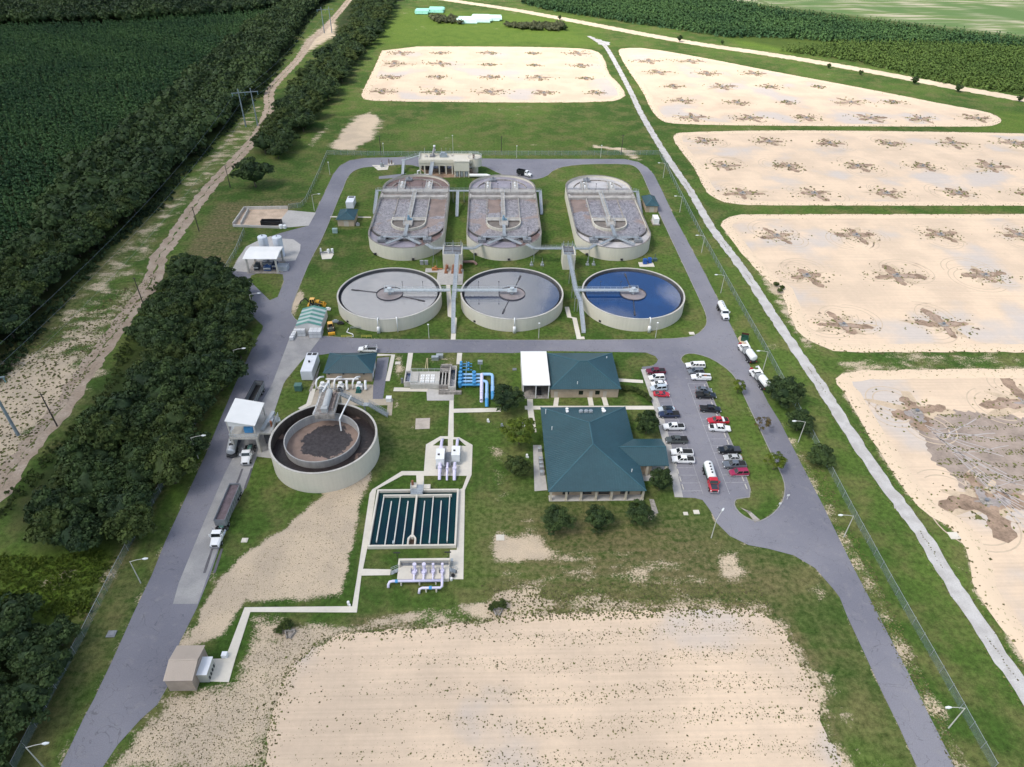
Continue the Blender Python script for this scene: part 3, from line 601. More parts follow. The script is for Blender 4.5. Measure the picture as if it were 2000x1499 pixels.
for fi in range(1, 6):
    sc1, sc2, rings, tf = MB(), MB(), MB(), Tufts()
    for k, q in enumerate(PADS[fi]):
        x, y = G(*q); big_ = fi == 5; r = (rg.uniform(7, 10) if fi > 2 else rg.uniform(5, 11)) * (1.25 if big_ else 1)
        ro = rg.uniform(-8, 12)
        if fi < 5: ro += 6
        zz = .036; sc1.poly([(x + (a - x) * 1.5, y + (b - y) * 1.05) for a, b in star(x, y, r * .95, k + fi * 31, 5, ro)], .0335, m=1)
        for kk in range(rg.choice([4, 4, 5])):
            an = ro + kk * 90 + rg.uniform(-16, 16); ln = r * rg.uniform(.65, 1.2); wd = rg.uniform(1.3, 2.3) * (1.3 if big_ else 1)
            sc1.poly(lobe(x, y, an, ln, wd, rg), zz); zz += .0015
            if rg.random() < .7: sc2.poly(lobe(x, y, an + rg.uniform(-4, 4), ln * rg.uniform(.4, .75), wd * .6, rg), zz + .008, m=1 if big_ and rg.random() < .7 else 0)
        sc1.poly(star(x, y, r * .42, k + fi * 50, 4, ro), zz + .001); sc2.poly(star(x, y, r * .30, k + fi * 50 + 7, 4, ro + 4), zz + .012, m=1 if big_ or rg.random() < .3 else 0)
        for _ in range(rg.randint(0, 2)):
            a = rg.uniform(0, 6.28); q2 = r * rg.uniform(.5, 1.1); sc2.poly(star(x + math.cos(a) * q2 * 1.1, y + math.sin(a) * q2, rg.uniform(.7, 1.7), rg.randint(0, 9999), 3, rg.uniform(0, 90)), .049, m=2)
        for _ in range(rg.randint(1, 3)):
            a = rg.uniform(0, 6.28); q2 = r * rg.uniform(.3, .6); sc2.poly(star(x + math.cos(a) * q2 * 1.2, y + math.sin(a) * q2, r * rg.uniform(.14, .24), rg.randint(0, 9999), 3, rg.uniform(0, 90)), .033 + .0004 * k, m=3)
        if fi > 2:
            for _ in range(3):
                a = rg.uniform(0, 360); cx, cy = x + math.cos(R(a)) * r * .7, y + math.sin(R(a)) * r * .7; rr = rg.uniform(3.5, 8); a0 = rg.uniform(0, 360); sp = rg.uniform(140, 330)
                for q3 in (0, 1.9): rings.strip(arc(cx, cy, rr + q3, a0, a0 + sp, 26), arc(cx, cy, rr + q3 + .35, a0, a0 + sp, 26), .030, .033, 0, False)
        for _ in range(90 if fi > 3 else 45):
            a = rg.uniform(0, 6.28); d = abs(rg.gauss(.65, .3)) * r; tf.tuft(x + math.cos(a) * d * 1.35, y + math.sin(a) * d * .85, rg.uniform(.15, .5) * (1 if fi > 3 else 1.6), rg, rg.random() < .4)
        p = thing('splash_pad', 'small square concrete splash pad with a stub pipe on a washed out patch of sand', 'splash pad', (x, y, .05), rg.uniform(-.1, .1), 'splash pads dotted over the sand basins') if pad0 is None else dup(pad0, (x, y, .05), rg.uniform(-.1, .1))
        if pad0 is None:
            pad0 = p; MB().box(-1.25, -1.1, 0, 1.25, 1.1, .18).build('pad', CONCD, p, False)
            MB().cyl(0, 0, .18, .75, .32, 12).cyl(0, 0, .75, .82, .5, 12).build('riser', STEEL, p, False)
    if fi == 5:  # the nearest right basin has flooded and dried in sheets
        silt = MB(); pth = [(1760, 800), (1830, 800), (1900, 805), (2000, 815), (2120, 830), (2150, 990), (2010, 960), (1950, 985), (1900, 970), (1860, 930), (1815, 890), (1800, 850), (1770, 820)]
        silt.poly(edge_noise(smooth_loop(GP(pth), 1), .8, .7, 77), .031)
        stuff(silt.build('dried_silt', M('dried_silt', (.315, .255, .215), .95, var=.3, sc=.18, fine=1.4, space='world', spec=.1)), 'dried sheet of grey brown silt on the near right sand basin', 'silt')
        gt = MB()
        for _ in range(22):
            a, b = rg.uniform(0, 1), rg.uniform(-.6, .6); q0 = G(1790 + a * 150, 815 + a * 150); ang = rg.uniform(-1.4, -.4) if rg.random() < .7 else rg.uniform(-.2, .3); pts = [q0]
            for _ in range(8): ang += rg.uniform(-.15, .15); pts.append((pts[-1][0] + 2.1 * math.cos(ang), pts[-1][1] + 2.1 * math.sin(ang)))
            L1 = offset(pts, rg.uniform(.15, .4)); gt.add([(p[0], p[1], .05 + .0012 * _) for p in pts + L1], [(k, k + 1, len(pts) + k + 1, len(pts) + k) for k in range(len(pts) - 1)])
        stuff(gt.build('silt_ruts', M('pale_silt', (.42, .385, .37), .85, var=.15, sc=.6, space='world', spec=.2)), 'grey ruts of wet silt between two splash pads', 'ruts')
        for _ in range(1500):
            px_, py_ = rg.uniform(1830, 2010), rg.uniform(810, 960); x, y = G(px_, py_)
            if math.sin(y * 1.3 + math.sin(x * .2)) > .2 and inside((x, y), GP(pth)) > 0: tf.tuft(x, y, rg.uniform(.12, .38), rg, rg.random() < .3)
    w = SFW[fi]; pw = edge_noise(w, .9, 1.0, 90 + fi)
    for p in pw:   # weeds creeping in from the grass edge
        if p[1] < 900 and abs(p[0]) < 400:
            for _ in range(2): tf.tuft(p[0] + rg.gauss(0, 1.0), p[1] + rg.gauss(0, .8), rg.uniform(.15, .5), rg, rg.random() < .5)
    nm = ['', 'far middle', 'long wedge shaped', 'upper right', 'middle right', 'near right'][fi]
    stuff(sc1.build('damp_scour', [DAMP, M('faint_scour', (.50, .395, .285), .95, var=.22, sc=.3, fine=2.5, space='world', spec=.1)]), 'brown washout crosses on the %s sand basin' % nm, 'washout'); stuff(sc2.build('wet_scour', [M('scour_core', (.36, .27, .21), .95, var=.3, sc=.3, fine=2, space='world', spec=.1), GREYW, DAMPD, M('scour_grass', (.135, .135, .05), .9, var=.4, sc=.8, fine=4, space='world', spec=.1)]), 'darker cores of the washouts on the %s sand basin' % nm, 'washout')
    if rings.v: stuff(rings.build('tyre_rings', RINGM), 'curved tyre rings raked into the %s sand basin' % nm, 'tyre marks')
    stuff(tf.build('weeds', [WEED, WEEDD]), 'thin weeds round the washouts of the %s sand basin' % nm, 'weeds')
tf = Tufts(); w0 = SFW[0]; xs = [p[0] for p in w0]; ys = [p[1] for p in w0]; rg = random.Random(11)
cand = np.c_[np.random.RandomState(3).uniform(min(xs), max(xs), 30000), np.random.RandomState(4).uniform(min(ys), max(ys), 30000)]
ins = sdf(cand, w0)
for (x, y), d in zip(cand, ins):
    if d < -1: continue
    dens = .5 + .5 * math.sin(y * 1.1 + 1.2 * math.sin(x * .11)) ; dens *= .25 + .75 * min(1, max(0, (x + 28) / 40)); dens = max(dens, .9 * math.exp(-max(d, 0) / 1.0))
    if 6 < abs(x + 9) + abs(y - 58) * 1.5 < 0: continue
    if rg.random() < dens * .75: tf.tuft(x, y, rg.choice([.04, .045, .05, .055, .07, .09, .15]) * rg.uniform(.8, 1.5), rg, rg.random() < .5)
for p in edge_noise(w0, .8, .35, 9):
    for _ in range(2): tf.tuft(p[0] + rg.gauss(0, .7), p[1] + rg.gauss(0, .6), rg.uniform(.08, .3), rg, rg.random() < .5)
stuff(tf.build('weeds', [WEED, WEEDD]), 'sparse dark weed specks on the near sand basin', 'weeds')
tf = Tufts(); rg = random.Random(3)
for a, b in zip(gravel_w[:-1], gravel_w[1:]):
    n = int(math.dist(a, b) / .5)
    for i in range(n):
        x = a[0] + (b[0] - a[0]) * i / n; y = a[1] + (b[1] - a[1]) * i / n
        if math.sin(y * .21) + math.sin(y * .083 + 1) > .9: tf.tuft(x + rg.gauss(0, .18), y, rg.uniform(.08, .24), rg, rg.random() < .6)
        for sg_ in (-1, 1):
            if rg.random() < .8: tf.tuft(x + sg_ * (1.9 + abs(rg.gauss(0, .4))), y, rg.uniform(.1, .3), rg, rg.random() < .3)
stuff(tf.build('track_weeds', [WEED, WEEDD]), 'weeds along the middle and the edges of the gravel road', 'weeds')
# grass tufts along the ragged verges and over the sandy slope beside the round tank
tf = Tufts()
for px, n, r0, r1 in [([(733, 912), (690, 1060), (668, 1170), (480, 1178), (362, 1262), (440, 1130), (560, 1040), (690, 935)], 1500, .04, .12), ([(300, 1392), (340, 1350), (455, 1340), (500, 1205), (690, 1235), (600, 1290), (545, 1390), (525, 1499), (195, 1503)], 3400, .04, .14), ([(940, 1140), (1480, 1140), (1520, 1205), (950, 1215)], 1800, .1, .3),
                      ([(0, 690), (200, 585), (310, 530), (290, 570), (150, 757), (0, 960)], 1800, .12, .5), ([(1560, 880), (1590, 880), (1760, 1220), (1890, 1499), (1860, 1499), (1700, 1180)], 1400, .08, .25)]:
    w = GP(px); q = np.array(w); lo, hi = q.min(0), q.max(0); c_ = np.random.RandomState(n).uniform(lo, hi, (n * 3, 2)); dd = sdf(c_, w); c_ = c_[dd > 0][:n]
    for x, y in c_: tf.tuft(x, y, rg.uniform(r0, r1), rg, rg.random() < .35)
stuff(tf.build('grass_tufts', [WEED, WEEDD]), 'scattered grass tufts on bare sandy soil round the plant', 'grass')
# ------------------------------------------------------------------ water surfaces
def water(name, body, ior=1.6, rough=.03, tint2=None, sc=.12, bump=.03, bsc=1.2, amt=(.45, .6)):
    w = NT(name); n = w.noise(sc, 5, rough=.6, dist=.6); col = body
    col = w.mix(w.ramp(n, amt[0], amt[1]), body, tint2) if tint2 else body
    w.put(w.b.inputs['Base Color'], col if tint2 else (*body, 1)); w.b.inputs['Roughness'].default_value = rough; w.b.inputs['IOR'].default_value = ior
    b = w.t.nodes.new('ShaderNodeBump'); b.inputs['Strength'].default_value = bump; b.inputs['Distance'].default_value = .1
    w.put(b.inputs['Height'], w.noise(bsc, 3)); w.t.links.new(b.outputs[0], w.b.inputs['Normal'])
    return w.m
CLW = [water('settled_water', (.15, .148, .168), 3.2, .04, (.20, .192, .205), .05, amt=(.42, .6)), water('settled_water_b', (.04, .048, .085), 3.2, .04, (.10, .10, .125), .05, amt=(.4, .62)), water('sky_tinted_water', (.002, .030, .120), 2.2, .03, (.003, .040, .15), .05, bump=.012)]  # the last water's blue base colour stands in for the reflected sky
def foam(name, seed, brown):
    w = NT(name); p = w.t.nodes.new('ShaderNodeTexCoord').outputs['Object']
    n = w.noise(.75, 6, p, .68, (1.3, .8, 1, R(seed * 17)), 1.1); k = w.noise(.10, 4, p, .55, (1, 1, 1, R(seed * 40)), .8); f = w.noise(2.4, 4, p, .7)
    col = w.mix(w.ramp(n, .32, .70), (.125, .112, .130), (.350, .330, .340))
    br = w.mix(w.ramp(n, .3, .7), (.225, .165, .145), (.31, .235, .205))
    col = w.mix(w.ramp(k, brown, brown + .09), col, br); col = w.scale(col, w.ramp(f, .3, .7, .82, 1.15, False))
    return w.out(col, .35, .4, n, .5, .15)
FOAM = [foam('aeration_foam', 1, .545), foam('aeration_foam_b', 3, .56), foam('aeration_foam_c', 5, .58)]
ANOX = [M('anoxic_surface', (.170, .115, .105), .5, var=.35, sc=.25, fine=2, space='world'), M('anoxic_surface_b', (.27, .25, .29), .5, var=.25, sc=.25, fine=2, space='world'), M('anoxic_surface_c', (.46, .44, .44), .5, var=.2, sc=.3, fine=2, space='world')]

# ------------------------------------------------------------------ clarifiers
def clarifier(cx, label, wm, side, arms, pipes):
    cy, r, h = 200.9, 17.3, 4.6
    t = thing('clarifier', label, 'clarifier tank', (cx, cy, 0), group='round clarifiers')
    MB().strip(circle(cx, cy, r, 96), circle(cx, cy, r - .4, 96), 0, h).build('wall', CONCW, t, smooth=False)
    MB().strip(circle(cx, cy, r + .06, 96), circle(cx, cy, r - .46, 96), h, h + .09).build('coping', CONC, t)
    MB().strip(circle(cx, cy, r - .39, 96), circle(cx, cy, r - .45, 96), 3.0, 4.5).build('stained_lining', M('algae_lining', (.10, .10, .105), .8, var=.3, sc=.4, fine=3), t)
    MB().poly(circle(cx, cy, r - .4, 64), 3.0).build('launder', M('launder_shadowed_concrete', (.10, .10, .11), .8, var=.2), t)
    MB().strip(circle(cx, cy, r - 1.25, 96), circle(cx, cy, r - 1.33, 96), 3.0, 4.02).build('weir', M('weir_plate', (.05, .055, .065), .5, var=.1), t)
    MB().poly(circle(cx, cy, r - 1.33, 96), 3.92).build('water', wm, t)
    MB().strip(circle(cx, cy, 4.5, 48), circle(cx, cy, 4.36, 48), 3.2, 4.25).build('feedwell', M('feedwell_steel', (.045, .045, .055), .6, var=.2), t)
    MB().poly(circle(cx, cy, 4.36, 48), 3.95).build('feedwell_water', M('feedwell_scum', (.26, .225, .225), .3, var=.2, sc=.4, fine=2, space='world'), t)
    d = MB(); d.cyl(cx, cy, 2.5, 5.3, .5, 12).box(cx - 1.6, cy - 1.2, 5.25, cx + 1.6, cy + 1.2, 5.45); d.cyl(cx, cy, 5.45, 6.3, .75, 14).box(cx - .5, cy + .3, 5.45, cx + .6, cy + .9, 6.2)
    d.rail([(cx - 1.6, cy - 1.2, 5.45), (cx + 1.6, cy - 1.2, 5.45)], step=1.6).rail([(cx - 1.6, cy + 1.2, 5.45), (cx + 1.6, cy + 1.2, 5.45)], step=1.6).rail([(cx - side * 1.6, cy - 1.2, 5.45), (cx - side * 1.6, cy + 1.2, 5.45)], step=1.2)
    d.build('drive_platform', ALU, t)
    x1 = cx + side * (r + 2.9); b = MB(); b.walkway([(cx + side * 1.6, cy, 5.35), (x1, cy, 5.35)], 1.15, .35); b.build('bridge', ALU, t)
    tr = MB()
    for i in range(12):
        xa = cx + side * (1.8 + i * 1.45); tr.bar((xa, cy, 5.2), (xa + side * .72, cy, 4.7), .08, .08).bar((xa + side * .72, cy, 4.7), (xa + side * 1.45, cy, 5.2), .08, .08)
    tr.build('truss', GALV, t)
    pm = M('dark_light_mast', (.05, .05, .055), .6)
    for k in (4.4, 11.2):
        MB().cyl(cx + side * k, cy + .65, 5.4, 8.2, .05, 6).box(cx + side * k - .2, cy + .5, 8.15, cx + side * k + .2, cy + .85, 8.3).build('light_mast', pm, t)
    for a, l in arms:
        MB().bar((cx + 4.4 * math.cos(R(a)), cy + 4.4 * math.sin(R(a)), 4.02), (cx + l * math.cos(R(a)), cy + l * math.sin(R(a)), 4.02), .18, .2).bar((cx + (l - 2.6) * math.cos(R(a)), cy + (l - 2.6) * math.sin(R(a)), 4.05), (cx + l * math.cos(R(a)), cy + l * math.sin(R(a)), 4.05), .5, .2).build('skimmer_arm', M('skimmer_steel', (.06, .055, .06), .6), t)
    for px, fat in pipes:
        a = math.asin(max(-1, min(1, (px - cx) / r))); n = (math.sin(a), -math.cos(a)); P = lambda k, z: (cx + n[0] * k, cy + n[1] * k, z)
        MB().tube([P(r - .5, h + .15), P(r - .1, h + .5), P(r + .4, h + .4), P(r + .55, h - .2), P(r + .55, 2.2 if fat else .1)], .2, 10).build('downpipe', WHITE, t, smooth=True)
        if fat: MB().tube([P(r + .6, 2.4), P(r + .6, 2.0), P(r + .6, .1)], [.3, .55, .55], 12).build('meter_chamber', WHITE, t, smooth=True)
    for a, l in [(r * .55, 0)]:
        MB().box(cx - r * .72 - .35, cy - r * .69 - .42, .5, cx - r * .72 + .35, cy - r * .69 + .3, 1.0).build('wall_vent', DARK, t)
    return t
clarifier(-34.1, 'round clarifier of pale grey water, westernmost, behind the backhoe shed', CLW[0], 1, [(168, 13.5), (-22, 13)], [(-35.8, 1), (-30, 0)])
clarifier(6.95, 'round clarifier of grey violet water between the two grating walkways', CLW[1], -1, [(75, 13), (255, 13)], [(7.3, 1)])
clarifier(48.0, 'round clarifier of clear deep blue water nearest the truck road', CLW[2], -1, [(92, 14), (-97, 14)], [(50.6, 1)])

# ------------------------------------------------------------------ oval aeration tanks
def stadium(cx, y0, y1, r, n=28, inset=0.0): r2 = r - inset; return arc(cx, y0 + r, r2, 180, 360, n) + arc(cx, y1 - r, r2, 0, 180, n)
def ditch(cx, label, k, mir, out_side):
    y0, y1, r, h = 232.4, 307.6, 14.65, 5.2
    t = thing('aeration_tank', label, 'aeration tank', (cx, 270, 0), group='oval aeration tanks')
    MB().strip(stadium(cx, y0, y1, r), stadium(cx, y0, y1, r, inset=.42), 0, h).build('wall', CONCW, t)
    MB().strip(stadium(cx, y0, y1, r, inset=-.04), stadium(cx, y0, y1, r, inset=.5), h, h + .07).build('coping', M('stained_coping', (.20, .185, .17), .9, var=.4, sc=.3, fine=3), t)
    MB().poly(stadium(cx, y0, y1, r, inset=.42), 4.2).build('water', FOAM[k], t)
    # front chambers behind a cross arc wall
    A0 = [(cx + (r - .5) * math.sin(R(a)), 252.5 - 12.6 * math.cos(R(a)) ** 1.0) for a in range(-84, 85, 6)]
    A1 = [(p[0], p[1] + .6) for p in A0]
    MB().strip(A0, A1, 3.5, 5.0, 0, False).build('arc_wall', M('arc_wall_shade', (.085, .08, .075), .9, var=.3), t)  # dark arc wall, with the shadow gap along it put into its colour
    fl = [(p[0], p[1] - .02) for p in A0] + [p for p in arc(cx, y0 + r, r - .45, 0, -180, 30) if p[1] < 251]
    MB().poly(fl, 4.27).build('chamber_water', ANOX[(1, 1, 2)[k]], t)
    fr = [p for p in fl if (p[0] - cx) * mir > 3]
    MB().poly(sorted_ring(fr), 4.31).build('scum_patch', ANOX[0 if k < 2 else 2], t)
    bk = arc(cx, y1 - r, r - .45, 4, 176, 30); MB().poly(bk, 4.27).build('rear_chamber_water', ANOX[(0, 1, 2)[k]], t)
    MB().strip(arc(cx, y1 - r - 1, r - 3.4, 12, 168, 30), arc(cx, y1 - r - 1, r - 3.75, 12, 168, 30), 3.5, 4.7, 0, False).build('rear_baffle', CONCD, t)
    MB().box(cx - r + .4, 286.2, 3.4, cx + r - .4, 289.6, 5.35).build('bridge_deck', M('weathered_platform', (.36, .34, .315), .9, var=.3, sc=.4, fine=3), t)
    MB().box(cx - r + 1.2, 281.2, 3.2, cx + r - 1.2, 283.6, 5.1).box(cx - r + .45, 280.4, 3.2, cx - r + 1.2, 284.6, 5.3).box(cx + r - 1.2, 280.4, 3.2, cx + r - .45, 284.6, 5.3).build('cross_beam', M('weathered_platform', (.36, .34, .315), .9, var=.3, sc=.4, fine=3), t)
    rl = MB().rail([(cx - r + .5, 289.5, 5.35), (cx + r - .5, 289.5, 5.35)]).rail([(cx - r + .5, 286.3, 5.35), (cx + r - .5, 286.3, 5.35)])
    bx = {0: (cx + 7.2, cx + r - 1.0, 262, 280.8), 1: (cx - 6.3, cx - 1.0, 266, 280.8), 2: (cx - r + 1.0, cx - 7.2, 267, 280.8)}[k]
    MB().poly(edge_noise([(bx[0], bx[2]), (bx[1], bx[2] + 2), (bx[1], bx[3]), (bx[0], bx[3])], .45, .6, k + 70), 4.22).build('settled_patch', M('settled_brown', (.225, .165, .140), .5, var=.25, sc=.25, fine=1.5, space='world'), t)
    # U shaped inner basin
    u0 = [(cx - 6.9, 259.4)] + arc(cx, 256.0, 6.9, 180, 360, 26) + [(cx + 6.9, 259.4)]; u1 = [(cx - 6.5, 259.4)] + arc(cx, 256.0, 6.5, 180, 360, 26) + [(cx + 6.5, 259.4)]
    MB().strip(u0, u1, 3.2, 5.3, 0, False).box(cx - 6.9, 259.4, 3.2, cx + 6.9, 259.9, 5.3).build('inner_basin', M('basin_concrete', (.56, .53, .455), .85, var=.2, sc=.3, fine=3, streak=.2), t)
    MB().poly(u1, 4.62).build('basin_floor', M('basin_sludge', (.17, .15, .135), .8, var=.3, sc=.5, fine=3), t)
    MB().box(cx - 6.8, 257.4, 4.9, cx + 6.8, 259.35, 5.2).build('basin_platform', M('weathered_platform', (.36, .34, .315), .9, var=.3, sc=.4, fine=3), t)
    for x, x2, y in ((-6.7, -6.7, 260), (6.7, 6.7, 260)):
        MB().box(cx + x - .18, 262.5 if x * mir < 0 else 259.9, 3.6, cx + x + .18, 281.2, 4.95 if x * mir > 0 else 4.5).build('divider_wall', M('weathered_platform', (.36, .34, .315), .9) if x * mir > 0 else CONCD, t)
    MB().box(cx - .75, 259.9, 4.9, cx + .75, 286.2, 5.3).build('centre_walkway', M('weathered_platform', (.36, .34, .315), .9, var=.3, sc=.4, fine=3), t)
    rl.rail([(cx - .75, 260, 5.3), (cx - .75, 286, 5.3)]).rail([(cx + .75, 260, 5.3), (cx + .75, 286, 5.3)])
    d = MB().box(cx - 1.7, 252.2, 4.6, cx + 1.7, 259.3, 5.45); d.build('aerator_deck', M('weathered_platform', (.36, .34, .315), .9, var=.3, sc=.4, fine=3), t)
    MB().cyl(cx, 257.2, 5.45, 6.5, .6, 14).cyl(cx, 257.2, 6.5, 7.3, .38, 12).box(cx + .5, 256.6, 5.45, cx + 1.3, 257.6, 6.1).build('aerator_motor', M('motor_blue_grey', (.16, .27, .36), .5) if k < 2 else CONC, t)
    rl.rail([(cx - 1.7, 252.2, 5.45), (cx - 1.7, 259.3, 5.45)]).rail([(cx + 1.7, 252.2, 5.45), (cx + 1.7, 259.3, 5.45)]).rail([(cx - 6.8, 259.6, 5.3), (cx - 1.7, 259.6, 5.3)]).rail([(cx + 1.7, 259.6, 5.3), (cx + 6.8, 259.6, 5.3)])
    for x, yy, n in ((-6.4, 297.5, 3.2), (5.6, 297, 3.6)) if k < 2 else ((-6.2, 297.5, 3.4), (5.8, 297, 3.2)):
        MB().box(cx + x - 1.35, 289.6, 4.6, cx + x + 1.35, yy + 1, 5.3).build('mixer_deck', M('weathered_platform', (.36, .34, .315), .9, var=.3, sc=.4, fine=3), t)
        MB().cyl(cx + x, 292, 5.3, 6.2, .42, 10).build('mixer_motor', WHITE, t); MB().cyl(cx + x, 295.6, 5.3, 6.3, .4, 10).build('mixer_motor', WHITE, t)
        rl.rail([(cx + x - 1.35, 289.7, 5.3), (cx + x - 1.35, yy + 1, 5.3), (cx + x + 1.35, yy + 1, 5.3), (cx + x + 1.35, 289.7, 5.3)])
    MB().box(cx - 5.6, 300.6, 4.5, cx - 2.7, 303.4, 5.3).cyl(cx - 4, 302, 5.3, 6.2, .4, 10).build('rear_platform', STEEL, t)
    # front Y shaped grating walkway with its two mixer stands
    wk = MB(); wk.walkway([(cx, 252.3, 5.6), (cx, 241.2, 5.6)], 1.15, .3, rails=True); wk.walkway([(cx, 241.4, 5.6), (cx - 6.4, 235.2, 5.6)], 1.1, .3); wk.walkway([(cx, 241.4, 5.6), (cx + 6.4, 235.2, 5.6)], 1.1, .3)
    wk.walkway([(cx - 8.8, 241.2, 5.6), (cx + 8.8, 241.2, 5.6)], 1.0, .3); wk.build('front_walkway', GALV, t)
    for x in (-8.6, 8.6): MB().box(cx + x - 1.5, 238.6, 4.5, cx + x + 1.5, 241.6, 5.55).cyl(cx + x, 240, 5.55, 6.5, .45, 10).build('mixer_stand', STEEL, t); rl.rail([(cx + x - 1.5, 238.6, 5.55), (cx + x + 1.5, 238.6, 5.55)])
    rl.build('handrail', ALU, t)
    for x in (-7.5, -2, 3.5, 9): MB().cyl(cx + x, 286.4 if x < 5 else 241.7, 5.3, 9.2, .06, 6).box(cx + x - .25, 286.2 if x < 5 else 241.5, 9.15, cx + x + .25, 286.7 if x < 5 else 242, 9.3).build('light_mast', M('dark_light_mast', (.05, .05, .055), .6), t)
    s = out_side; st = MB().walkway([(cx + s * (r + .1), 287.8, 5.3), (cx + s * (r + 1.9), 287.8, 5.3)], 1.3, .2)
    st.bar((cx + s * (r + 1.9), 288.3, 5.2), (cx + s * (r + 1.9), 274.5, .3), 1.2, .3).rail([(cx + s * (r + 1.35), 288, 5.2), (cx + s * (r + 1.35), 274.5, .3)]).rail([(cx + s * (r + 2.45), 288, 5.2), (cx + s * (r + 2.45), 274.5, .3)])
    for z in (5.0, 2.6): st.bar((cx + s * (r + 1.9), 288 - (5.2 - z) * 2.7, 0), (cx + s * (r + 1.9), 288 - (5.2 - z) * 2.7, z), .15, .15)
    st.build('stair', GALV, t)
    for x, y in ((-11.2, 236.7), (1.6 + 2 * (k == 0), 232.3)): MB().box(cx + x - .45, y - .5, .5, cx + x + .45, y + .4, 1.0).build('wall_vent', DARK, t)
    return t
def sorted_ring(p):
    q = np.array(p); c0 = q.mean(0); o = np.argsort(np.arctan2(q[:, 1] - c0[1], q[:, 0] - c0[0])); return [tuple(q[i]) for i in o]
ditch(-32.9, 'oval aeration tank with brown rear chamber in front of the headworks building', 0, 1, -1)
ditch(5.05, 'oval aeration tank of grey foam, middle one of the row', 1, 1, 1)
ditch(47.8, 'oval aeration tank with pale foam rear chamber beside the right brick hut', 2, -1, 1)
# grating bridges between tanks
t = thing('footbridge', 'elevated grating footbridge joining the first two aeration tanks', 'footbridge', (-14.3, 287.8, 0))
MB().walkway([(-18.2, 287.8, 5.3), (-9.6, 287.8, 5.3)], 1.3, .3).build('deck', GALV, t)
MB().bar((-14.4, 287.2, 5.2), (-14.4, 272, .3), 1.2, .3).rail([(-15, 287, 5.2), (-15, 272, .3)]).rail([(-13.8, 287, 5.2), (-13.8, 272, .3)]).build('stair', GALV, t)
MB().cyl(-16.6, 287.8, 0, 5.2, .12, 8).cyl(-11.8, 287.8, 0, 5.2, .12, 8).build('post', GALV, t)
def splitter(x0, x1, y0, y1, label, conv):
    cx = (x0 + x1) / 2; t = thing('splitter_box', label, 'splitter box', (cx, (y0 + y1) / 2, 0))
    MB().strip([(x0, y0), (x1, y0), (x1, y1), (x0, y1)], [(x0 + .35, y0 + .35), (x1 - .35, y0 + .35), (x1 - .35, y1 - .35), (x0 + .35, y1 - .35)], 0, 6.0).build('wall', CONCW, t)
    MB().poly([(x0 + .3, y0 + .3), (x1 - .3, y0 + .3), (x1 - .3, y1 - .3), (x0 + .3, y1 - .3)], 5.0).build('water', ANOX[0], t)
    g_ = MB(); n = int((y1 - y0) / .5)
    for i in range(n):
        if i % 7 != 5: g_.box(x0 + .2, y0 + .3 + i * .5, 5.85, x1 - .2, y0 + .62 + i * .5, 5.95)
    g_.box(cx - .15, y0 + .3, 5.8, cx + .15, y1 - .3, 6.1); g_.build('grating', STEEL, t)
    MB().rail([(x0, y0, 6), (x0, y1, 6), (x1, y1, 6), (x1, y0, 6)], step=1.2).rail([(x0, y0, 6), (cx + .6, y0, 6)], step=1.2).build('handrail', ALU, t)
    gm_ = MB()
    for x in (x0 + .6, cx, x1 - .6): gm_.cyl(x, y1 - .6, 6, 8.2, .09, 6).cyl(x, y1 - .6, 6, 6.9, .22, 8)
    gm_.build('gate_actuator', GALV, t); return t
splitter(-17.7, -10.6, 225.8, 233.2, 'wide cream concrete splitter box between the first two clarifiers with rusty pumps at its foot', 0)
splitter(26.4, 30.9, 225.5, 233, 'narrow cream concrete splitter box beside the blue clarifier', 0)
for cx, xe, lb, yb in ((-12.4, -12.4, 'long galvanised grating walkway from the wide splitter box down to the ground', 226), (28.3, 29.3, 'long galvanised grating walkway from the narrow splitter box past the blue clarifier', 225.5)):
    t = thing('elevated_walkway', lb, 'walkway', (cx, 205, 0))
    w_ = MB().walkway([(cx, yb, 5.9), (cx + .1, 201, 5.35), (xe, 194, 5.2)], 1.3, .28); w_.build('deck', GALV, t)
    MB().bar((xe, 194, 5.1), (xe + .2, 182.5, .2), 1.25, .26).rail([(xe - .6, 194, 5.1), (xe - .4, 182.5, .2)]).rail([(xe + .6, 194, 5.1), (xe + .8, 182.5, .2)]).build('stair', GALV, t)
    for y in (215, 205, 196): MB().cyl(cx - .5, y, 0, 5.3, .1, 8).cyl(cx + .5, y, 0, 5.3, .1, 8).bar((cx - .5, y, 5.1), (cx + .5, y, 5.1), .15, .15).build('support', GALV, t)
for pts, lb in (([(-24.3, 235, 5.6), (-21.5, 231.2, 5.7), (-17.7, 231.2, 5.8)], 'short bent catwalk from the first aeration tank to the wide splitter box'), ([(-3.6, 235, 5.6), (-6.4, 231.2, 5.7), (-10.6, 231.2, 5.8)], 'short bent catwalk from the middle aeration tank to the wide splitter box'),
                ([(13.4, 235, 5.6), (16, 231.2, 5.7), (26.4, 231.2, 5.8)], 'catwalk from the middle aeration tank to the narrow splitter box'), ([(39.4, 235, 5.6), (36.6, 231.2, 5.7), (30.9, 231.2, 5.8)], 'bent catwalk from the narrow splitter box to the rear right aeration tank')):
    t = thing('catwalk', lb, 'catwalk', (*pts[1][:2], 0)); MB().walkway(pts, 1.2, .35).build('deck', GALV, t); MB().cyl(*pts[1][:2], 0, 5.5, .1, 8).build('support', GALV, t)
